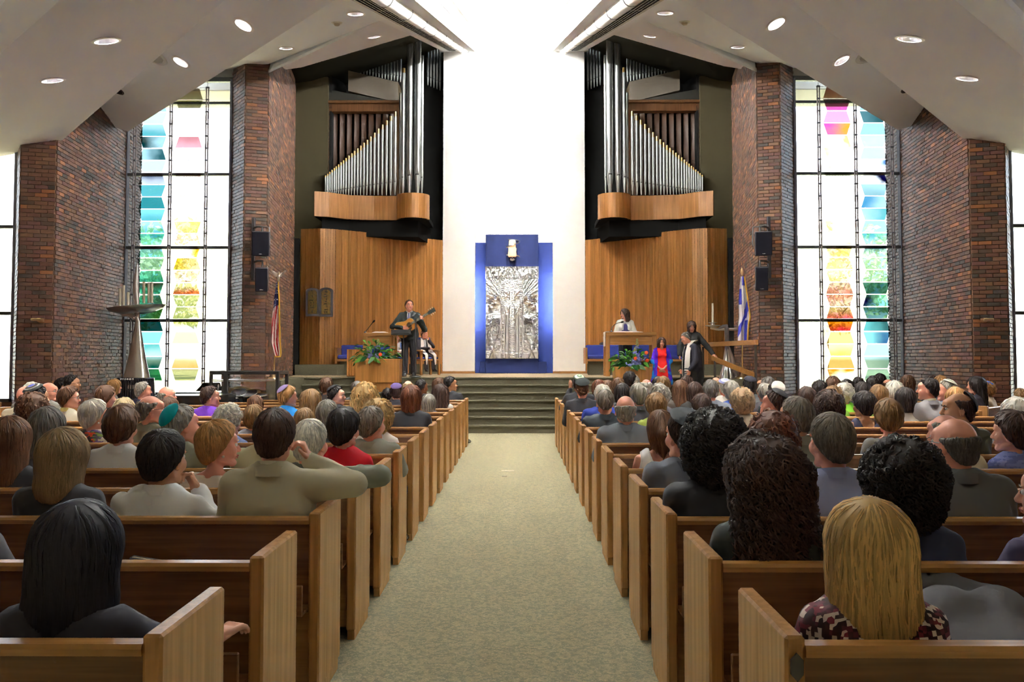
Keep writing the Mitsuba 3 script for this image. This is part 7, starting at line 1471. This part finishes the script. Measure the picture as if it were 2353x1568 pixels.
S(15, 1748, 878, 'balding man with a brown fringe beside the bell', hair='fringe', hc='brown', tc=(60, 56, 54), skin='tan')
S(15, 1972, 872, 'person with short black hair in the middle under the right window', hair='short', hc='black', top='sweater', tc=(36, 34, 36))
S(15, 2085, 866, 'woman with a brown bob against the right brick wall', sex=F, hair='bob', hc='brown', top='sweater', tc=(56, 48, 46))
S(15, 2160, 868, 'person with ginger-brown hair against the right brick wall', sex=F, hair='shortf', hc='light', top='sweater', tc=(60, 60, 74))
S(16, 1458, 867, 'man with cropped grey hair in the front right pew', hair='crew', hc='grey', tc=(72, 74, 80), skin='pink')
S(16, 1447, 860, 'person with black hair in the front right pew by the planter', hair='puffy', hc='black', top='sweater', tc=(28, 28, 30))
S(16, 1578, 868, 'woman with dark hair and a small silver clip in the front right pew', sex=F, hair='bob', hc='dark', top='sweater', tc=(30, 30, 34))
S(16, 1645, 871, 'bald pink-headed man in the front right pew', hair='fringe', hc='straw', tc=(180, 170, 150), skin='pink')
S(16, 2022, 863, 'person with flat black hair, highest of the heads under the right window', sex=F, hair='shortf', hc='black', top='sweater', tc=(36, 36, 40))
S(16, 2140, 866, 'person with dark hair beside the black-haired man in light grey', hair='short', hc='dark', top='sweater', tc=(40, 38, 44))
# the slanting side pews
def SB(s, j, px, py, label, H=1.28, dy=.235, **kw):
    n_p[0] += 1; o = np.array(SIDE[s][j][:2])
    # seat line: o + d t + nrm dy on the right-hand side; solve for t at the pixel column
    ox, oy = s*(o[0]-C45*dy), o[1]+C45*dy; r = (px-1190)/1980.0; t = (r*oy-(ox-.115))/(s*C45-r*C45); t = float(np.clip(t, .27, SIDE[s][j][2]-.2))
    X, Y = ox+s*C45*t, oy+C45*t; p = at(px, py, Y); sc_ = np.clip((p[2]-.44)/(H-.44), .85, 1.12); a = math.radians(45*s); M = np.eye(4)
    M[:3, :3] = np.array([[math.cos(a), -math.sin(a), 0], [math.sin(a), math.cos(a), 0], [0, 0, 1]])*sc_; M[:3, 3] = (X, Y, .44*(1-sc_))
    return person(label, M, lod=2, group=GRP, seed=n_p[0], **kw)
SB(-1, 1, 163, 868, 'young man with black hair and glasses in profile under the left brick wall', hair='short', hc='black', top='sweater', tc=(44, 34, 40), yaw=-30, glasses=True, skin='olive')
SB(-1, 1, 137, 875, 'dark-haired person in profile beside the young man with glasses', hair='boy', hc='black', top='sweater', tc=(70, 34, 40), yaw=-20, skin='olive')
SB(-1, 0, 240, 878, 'woman with a blond bob beside the black drum base', sex=F, hair='bob', hc='light', top='sweater', tc=(100, 90, 84), yaw=-10)
SB(1, 1, 2236, 873, 'woman with long black hair in profile facing left, under the right brick wall', sex=F, hair='long', hc='black', top='sweater', tc=(30, 30, 40), yaw=38, skin='fair')
SB(1, 1, 2268, 885, 'person with wavy blond hair and a blue skullcap in a cream jacket', sex=F, hair='fluffy', hc='light', tc=(220, 204, 176), kippah=((60, 92, 170), .088), kp=(0, -.04, .09), yaw=0)

# ---------------------------------------------------------------- people on the stage
def stand(label, px, py_top, X=None, Y=20.5, z=STAGE_Z, rot=180, H=1.755, **kw):
    p = at(px, py_top, Y); s = (p[2]-z)/H; a = math.radians(rot); M = np.eye(4)
    M[:3, :3] = np.array([[math.cos(a), -math.sin(a), 0], [math.sin(a), math.cos(a), 0], [0, 0, 1]])*s; M[:3, 3] = (p[0], Y, z); return person(label, M, seated=False, lod=1, **kw)+(M,)
def extra(k, part, m, mat, c, M, smooth=True, label=None):
    kk = name(k+'__'+part); scene[kk] = {**shape(m, mat, c, smooth), 'to_world': T(M.tolist())}
    if label: labels[kk] = {'label': label}
    return kk
def suit_front(k, J, M, shirt=(236, 236, 236), tie=None, lap=(30, 30, 34)):
    ne, ch = J['neck'], J['chest']; f = A3(0, .118+J['fat']*.5, 0)
    v = [ne+A3(-.06, .055, .03), ne+A3(.06, .055, .03), ne+A3(.075, .10, -.06), ch+A3(.01, .155, -.10), ch+A3(-.01, .155, -.10), ne+A3(-.075, .10, -.06)]
    m = trimesh.convex.convex_hull(np.array(v+[q-A3(0, .03, 0) for q in v])); extra(k, 'shirt_front', m, 'cloth', srgb(*shirt), M, False)
    if tie:
        v = [ne+A3(-.014, .088, .0), ne+A3(.014, .088, .0), ne+A3(.028, .128, -.10), ch+A3(0, .172, -.10), ne+A3(-.028, .128, -.10)]
        extra(k, 'tie', trimesh.convex.convex_hull(np.array(v+[q-A3(0, .02, 0) for q in v])), 'cloth', srgb(*tie), M, False)
    for s in (-1, 1):
        v = [ne+A3(s*.06, .05, .035), ne+A3(s*.10, .08, -.04), ne+A3(s*.085, .115, -.10), ch+A3(s*.012, .165, -.13), ne+A3(s*.045, .09, .0)]
        extra(k, 'lapel', trimesh.convex.convex_hull(np.array(v+[q-A3(0, .015, 0) for q in v])), 'cloth', srgb(*lap), M, False)
def strip(path, w, th=.008, upv=None):
    """A band of cloth of width w along the path."""
    p = np.asarray(path, float); n = len(p); t = np.gradient(p, axis=0); t /= np.linalg.norm(t, axis=1, keepdims=True); u = np.asarray(upv, float)
    sd = np.cross(t, u); sd /= np.linalg.norm(sd, axis=1, keepdims=True); nn = np.cross(sd, t); w = np.broadcast_to(w, (n,))[:, None]/2
    V_ = np.stack([p-sd*w, p+sd*w, p+sd*w+nn*th, p-sd*w+nn*th], 1).reshape(-1, 3); f = []
    for i in range(n-1):
        for k in range(4): A_, B_ = i*4+k, i*4+(k+1) % 4; f += [(A_, B_, B_+4), (A_, B_+4, A_+4)]
    f += [(0, 2, 1), (0, 3, 2), (4*n-4, 4*n-3, 4*n-2), (4*n-4, 4*n-2, 4*n-1)]; m = tm(V_, f); m.fix_normals(); return m
# the singer with the guitar
k, J, M = stand('man in a black suit singing and playing an acoustic guitar on the stage', 941, 688, Y=20.6, rot=178, sex='m', hair='short', hc='brown', top='jacket', tc=(26, 27, 30), neck='vee', bc=(20, 20, 22), yaw=22, pitch=8, skin='pink', collar=(236, 236, 234),
    arms={'r': ((.37, .06, 1.13), (.13, .235, 1.10), (-.9, .12, -.15), (.1, -1, 0), .5), 'l': ((-.36, .09, 1.06), (-.315, .27, 1.26), (.05, -.1, 1), (.5, -.9, 0), 1.0)}, hands=('l', 'r'))
suit_front(k, J, M, tie=(70, 74, 104))
extra(k, 'guitar_strap', strip([(-.10, .12, 1.36), (-.135, .06, 1.44), (-.10, -.06, 1.46), (.05, -.15, 1.3), (.2, -.12, 1.1)], .05, .006, (0, .2, 1)), 'cloth', srgb(70, 72, 70), M)
# guitar, held across the body: x along the neck, y across, z out of the face
g = thing('guitar', 'honey-coloured acoustic guitar held by the singing man', 'guitar')
ax_ = A3(-math.cos(math.radians(31)), .10, math.sin(math.radians(31))); ax_ /= np.linalg.norm(ax_); zz = A3(.0, 1, .12); zz = zz-ax_*(zz@ax_); zz /= np.linalg.norm(zz); yy = np.cross(zz, ax_)
Gm = M@frame(A3(.0, .20, 1.145), ax_, yy, zz)
th = np.linspace(0, 2*math.pi, 80, endpoint=False)
bx_ = -.08+.245*np.cos(th); wd = np.interp(bx_, [-.33, -.27, -.18, -.06, .0, .06, .12, .165], [0, .13, .195, .155, .125, .135, .14, 0]); wdh = np.abs(np.sin(th))**.6
half = [(-.325, 0), (-.31, .09), (-.27, .155), (-.2, .19), (-.13, .185), (-.06, .15), (-.01, .125), (.04, .128), (.09, .138), (.135, .125), (.16, .08), (.168, .0)]
from scipy.interpolate import splprep, splev
tck, _u = splprep(np.array(half).T, s=0.0002); hx_, hy_ = splev(np.linspace(0, 1, 40), tck); outl = sg.Polygon(list(zip(hx_, hy_))+[(x, -y) for x, y in zip(hx_[::-1], hy_[::-1])]).buffer(0)
def gp(part, m, mat, c, smooth=False, parent=g): kk = name(parent+'__'+part); scene[kk] = {**shape(m, mat, c, smooth), 'to_world': T(Gm.tolist())}; return kk
gb = gp('body', prism(outl, .095, frame((0, 0, -.10), [1, 0, 0], [0, 1, 0], [0, 0, 1])), 'gloss', srgb(120, 64, 26))
gp('top', prism(outl.buffer(-.002).difference(sg.Point(.035, 0).buffer(.05)), .006, frame((0, 0, -.005), [1, 0, 0], [0, 1, 0], [0, 0, 1])), 'gloss', srgb(214, 148, 62))
gp('sound_hole', prism(sg.Point(.035, 0).buffer(.05), .002, frame((0, 0, -.004), [1, 0, 0], [0, 1, 0], [0, 0, 1])), 'matte', srgb(24, 14, 8))
gp('rosette', prism(sg.Point(.035, 0).buffer(.064).difference(sg.Point(.035, 0).buffer(.052)), .001, frame((0, 0, .001), [1, 0, 0], [0, 1, 0], [0, 0, 1])), 'satin', srgb(70, 40, 20))
gp('pickguard', prism(sg.Polygon([(.06, -.06), (.02, -.06), (-.03, -.075), (-.06, -.12), (.0, -.115), (.06, -.10)]), .0015, frame((0, 0, .001), [1, 0, 0], [0, 1, 0], [0, 0, 1])), 'gloss', srgb(34, 22, 18))
gp('bridge', cbox(-.165, -.13, -.08, .08, .001, .010, .003), 'satin', srgb(50, 30, 18))
gp('binding', prism(outl.buffer(.002).difference(outl.buffer(-.004)), .004, frame((0, 0, -.001), [1, 0, 0], [0, 1, 0], [0, 0, 1])), 'satin', srgb(226, 206, 160))
gp('neck', cat([cbox(.10, .53, -.027, .027, .002, .012, .003), trimesh.convex.convex_hull(np.array([(x, y, z) for x in (.17, .53) for y, z in ((-.025, .002), (.025, .002), (0, -.022))]))]), 'satin', srgb(70, 66, 56))
hd = gp('headstock', prism(sg.Polygon([(.53, -.025), (.56, -.038), (.72, -.044), (.715, 0), (.72, .044), (.56, .038), (.53, .025)]), .016, frame((0, 0, -.012), [1, 0, 0], [0, 1, 0], [0, 0, 1])), 'gloss', srgb(40, 44, 42))
for i in range(3):
    for s in (-1, 1): gp('tuning_peg', cat([tube([(.585+i*.05, s*.04, -.004), (.585+i*.05, s*.066, -.004)], .004, 6), trimesh.creation.icosphere(1, .011).apply_translation((.585+i*.05, s*.07, -.004))]), 'metal', np.array([.88, .88, .86]), True, hd)
gp('strings', cat([tube([(-.15, y, .011), (.53, y*.8, .015)], .0012, 4) for y in np.linspace(-.024, .024, 6)]), 'metal', np.array([.8, .78, .7]))
# the two who sit behind him
def sitstage(label, px, py, Y, rot, seat=.46, H=1.28, **kw):
    p = at(px, py, Y); zt = p[2]-STAGE_Z; s = (zt-seat)/(H-.44); a = math.radians(rot); Mq = np.eye(4)
    Mq[:3, :3] = np.array([[math.cos(a), -math.sin(a), 0], [math.sin(a), math.cos(a), 0], [0, 0, 1]])*s; Mq[:3, 3] = (p[0], Y, STAGE_Z+seat-.44*s); return person(label, Mq, lod=1, **kw)+(Mq,)
k, J, M = sitstage('bearded man in a black suit and white prayer shawl, seated with hand on chin', 975, 762, 23.0, 208, hair='short', hc='auburn', tc=(30, 26, 28), bc=(28, 26, 28), neck='vee', collar=(230, 226, 222), yaw=26, skin='pink', beard=None,
    arms={'l': ((-.26, .10, .80), (-.085, .17, .985), (.2, -.1, 1), (.6, -.6, 0), 1.0), 'r': ((.25, .08, .72), (-.06, .27, .74), (-1, .1, 0), (0, -.3, -1), .5)}, hands=('l', 'r'))
suit_front(k, J, M, tie=None, lap=(30, 26, 28))
for s in (-1, 1):
    extra(k, 'prayer_shawl', strip([(s*.05, -.11, 1.04), (s*.085, -.02, 1.055), (s*.10, .07, .99), (s*.115, .135, .86), (s*.12, .17, .72), (s*.13, .26, .62), (s*.135, .42, .57), (s*.14, .545, .52), (s*.145, .57, .36), (s*.145, .575, .22)], [.06, .07, .09, .11, .13, .15, .13, .10, .06, .03], .010, (0, 1, 1)), 'cloth', srgb(232, 222, 214), M)
    for j in range(3): extra(k, 'shawl_stripe', strip([(s*(.13), .30+j*.035, .632-j*.012), (s*.131, .318+j*.035, .626-j*.012)], .152, .004, (0, .4, 1)), 'cloth', srgb(40, 36, 40), M)
k, J, M = sitstage('seated woman in a blue shawl, white top and black skirt behind the singer', 914, 770, 23.2, 190, sex='f', hair='bob', hc='mid', top='blouse', tc=(226, 222, 222), bottom='skirt', bc=(26, 24, 26), skin='pink', yaw=0, arms={'l': ((-.24, .1, .72), (-.03, .3, .67), (1, .4, 0), (0, 0, -1), .4), 'r': ((.24, .1, .72), (.05, .31, .67), (-1, .4, 0), (0, 0, -1), .4)}, hands=('l', 'r'))
for s in (-1, 1): extra(k, 'shawl', strip([(s*.05, -.13, .98), (s*.12, -.07, 1.0), (s*.16, .05, .96), (s*.14, .13, .86), (s*.17, .17, .74), (s*.2, .2, .62)], [.2, .17, .14, .13, .13, .12], .012, (s*.5, .6, .8)), 'cloth', srgb(70, 116, 196), M)
# the woman at the lectern and those seated behind it
k, J, M = stand('woman with a brown bob in a white jacket over navy speaking at the right lectern', 1436, 709, Y=21.9, rot=180, sex='f', hair='longbob', hc='dark', top='jacket', tc=(228, 230, 222), neck='open', bc=(30, 32, 50), yaw=-62, skin='fair',
    arms={'r': ((.26, .06, 1.10), (.03, .26, 1.05), (-.9, .4, -.1), (0, .2, -1), .4), 'l': ((-.26, .06, 1.10), (-.06, .26, 1.05), (.9, .4, -.1), (0, .2, -1), .4)}, hands=('l', 'r'))
ne, ch = J['neck'], J['chest']
m = trimesh.convex.convex_hull(np.array([ne+A3(s*x, y, z) for s in (-1, 1) for x, y, z in ((.075, .07, -.06), (.10, .10, -.14), (.10, .13, -.30), (.09, .12, -.42))]+[ne+A3(0, .125, -.17), ne+A3(0, .15, -.3)])); extra(k, 'navy_top', m, 'cloth', srgb(34, 34, 78), M, 40)
extra(k, 'pendant', cat([tube([ne+A3(-.05, .03, .03), ne+A3(-.03, .075, -.03), ne+A3(0, .095, -.075), ne+A3(.03, .075, -.03), ne+A3(.05, .03, .03)], .003, 5), trimesh.creation.icosphere(1, .012).apply_translation(ne+A3(0, .10, -.085))]), 'metal', np.array([.5, .42, .3]), M)
k, J, M = sitstage('person in black seated behind the right lectern with an open white book', 1393, 772, 23.6, 180, hair='short', hc='dark', tc=BLK, bc=BLK, arms={'r': ((.26, .1, .72), (.10, .33, .74), (-.3, 1, .2), (0, .3, 1), .4), 'l': ((-.26, .1, .72), (-.10, .33, .74), (.3, 1, .2), (0, .3, 1), .4)}, hands=('l', 'r'))
bk_ = thing('book', 'open white book held by the person seated behind the right lectern', 'book')
for s in (-1, 1): scene[f'{bk_}__page' + ('' if s < 0 else '_001')] = {**shape(trimesh.convex.convex_hull(np.array([(0, -.09, 0), (0, .09, 0), (s*.16, -.09, .05), (s*.16, .09, .05), (0, -.09, .015), (0, .09, .015), (s*.16, -.09, .062), (s*.16, .09, .062)])), 'matte', srgb(236, 234, 230)), 'to_world': T((M@frame((0, .40, .775), [1, 0, 0], [0, .95, .3], [0, -.3, .95])).tolist())}
k, J, M = sitstage('person in a pale prayer shawl seated behind the middle of the right lectern', 1430, 772, 23.9, 180, hair='short', hc='grey', tc=(34, 34, 40), bc=(26, 26, 30))
for s in (-1, 1): extra(k, 'prayer_shawl', strip([(s*.05, -.11, 1.05), (s*.09, -.02, 1.06), (s*.10, .08, .98), (s*.12, .16, .76), (s*.13, .28, .62), (s*.14, .5, .56), (s*.14, .575, .38), (s*.14, .58, .18)], [.06, .07, .1, .14, .16, .14, .08, .04], .010, (0, 1, 1)), 'cloth', srgb(206, 204, 190), M)
# the girl in red on the steps
zst = RISE*4; yst = STEP_Y+TREAD*3.45
k, J, M = stand('young woman in a red dress and a purple and blue shawl standing on the steps', 1520, 775, Y=yst, z=zst, rot=178, sex='f', hair='long', hc='dark', top='dress', tc=(216, 44, 38), neck='vee', sleeve=0, hem=.42, bottom=None, skin='fair', pitch=-6,
    arms={'r': ((.245, .02, 1.08), (.05, .185, .86), (-.75, .25, -.6), (-.2, -.9, .2), .5), 'l': ((-.245, .02, 1.08), (-.03, .2, .875), (.75, .25, -.6), (.2, -.9, .2), .5)}, hands=('l', 'r'))
Js = dict(J); sh = top_mesh(Js, 1, 'shawl', .030, .62, .012, .46, 'high'); v = sh.vertices
F_keep = ~((v[:, 1] > .03) & (np.abs(v[:, 0]) < .115+.05*np.clip((1.1-v[:, 2])/.6, 0, 1)) & (v[:, 2] < 1.5))
fm = F_keep[sh.faces].all(1); sh2 = sh.submesh([np.nonzero(fm)[0]], append=True, repair=False)
inner = sh2.copy(); inner.vertices -= sh2.vertex_normals*.008; inner.invert(); shell = cat([sh2, inner])
b_ = shell.vertices; t_ = meshkit.fbm(b_*np.array([3, 3, 4.0]), 2, 3); arm_ = np.abs(b_[:, 0]) > .2
cc = np.where(((b_[:, 2] < 1.13) & (b_[:, 2] > .9) & arm_ | (t_ > .6) & (b_[:, 2] < .8))[:, None], srgb(16, 110, 180), np.where((t_ > .5)[:, None], srgb(44, 30, 160), srgb(74, 28, 170)))
extra(k, 'shawl', shell, 'cloth', cc, M)
# the woman in the black robe and the man in the prayer shawl going down the steps
k, J, M = stand('woman with dark bobbed hair in a long black robe, one hand on the handrail', 1589, 737, Y=STEP_Y+TREAD*4.6, z=RISE*5, rot=172, sex='f', hair='bob', hc='dark', top='gown', tc=(18, 17, 18), hem=.06, bottom=None, skin='fair', yaw=6, pitch=-16, fat=.03,
    arms={'l': ((-.36, .04, 1.12), (-.50, .16, .93), (-.5, .5, -.5), (0, 0, -1), .4), 'r': ((.29, -.02, 1.12), (.30, .10, .90), (0, .3, -1), (-1, 0, 0), .6)}, hands=('l', 'r'))
k, J, M = stand('grey-haired man in a dark suit and white prayer shawl stepping down, seen from the side', 1592, 762, Y=STEP_Y+TREAD*2.3, z=RISE*3, rot=97, H=1.72, hair='short', hc='dgrey', tc=(24, 26, 34), bc=(22, 22, 26), skin='pink', yaw=0, pitch=-22, fat=.05, lean=.05, hunch=.05, collar=(220, 220, 220),
    arms={'l': ((-.27, .02, 1.08), (-.26, .16, .86), (0, .3, -1), (1, 0, 0), .8), 'r': ((.26, .04, 1.08), (.22, .18, .88), (0, .3, -1), (-1, 0, 0), .8)}, hands=('l', 'r'))
for s in (-1, 1):
    ps = extra(k, 'prayer_shawl', strip([(s*.05, -.07, 1.50), (s*.10, .02, 1.50), (s*.14, .12, 1.42), (s*.17, .17, 1.25), (s*.17, .185, 1.05), (s*.16, .19, .85), (s*.16, .185, .70)], [.09, .10, .13, .16, .18, .18, .16], .012, (s*.35, 1, .4)), 'cloth', srgb(226, 224, 216), M)
    for j, z in enumerate((.90, .84, .79)): extra(k, 'shawl_stripe', strip([(s*.162, .203, z), (s*.162, .203, z-.028)], .182, .004, (s*.35, 1, .2)), 'cloth', srgb(26, 28, 40), M)

# ---------------------------------------------------------------- labels stay within sixteen words
for v_ in labels.values():
    w_ = v_.get('label', '').split()
    if len(w_) > 16:
        w_ = w_[:16]
        while w_[-1].strip(',') in ('in', 'the', 'of', 'on', 'a', 'an', 'and', 'with', 'by', 'at', 'his', 'her', 'to', 'under', 'before', 'beside', 'behind', 'front', 'left', 'right', 'blue'): w_.pop()
        v_['label'] = ' '.join(w_).rstrip(',')
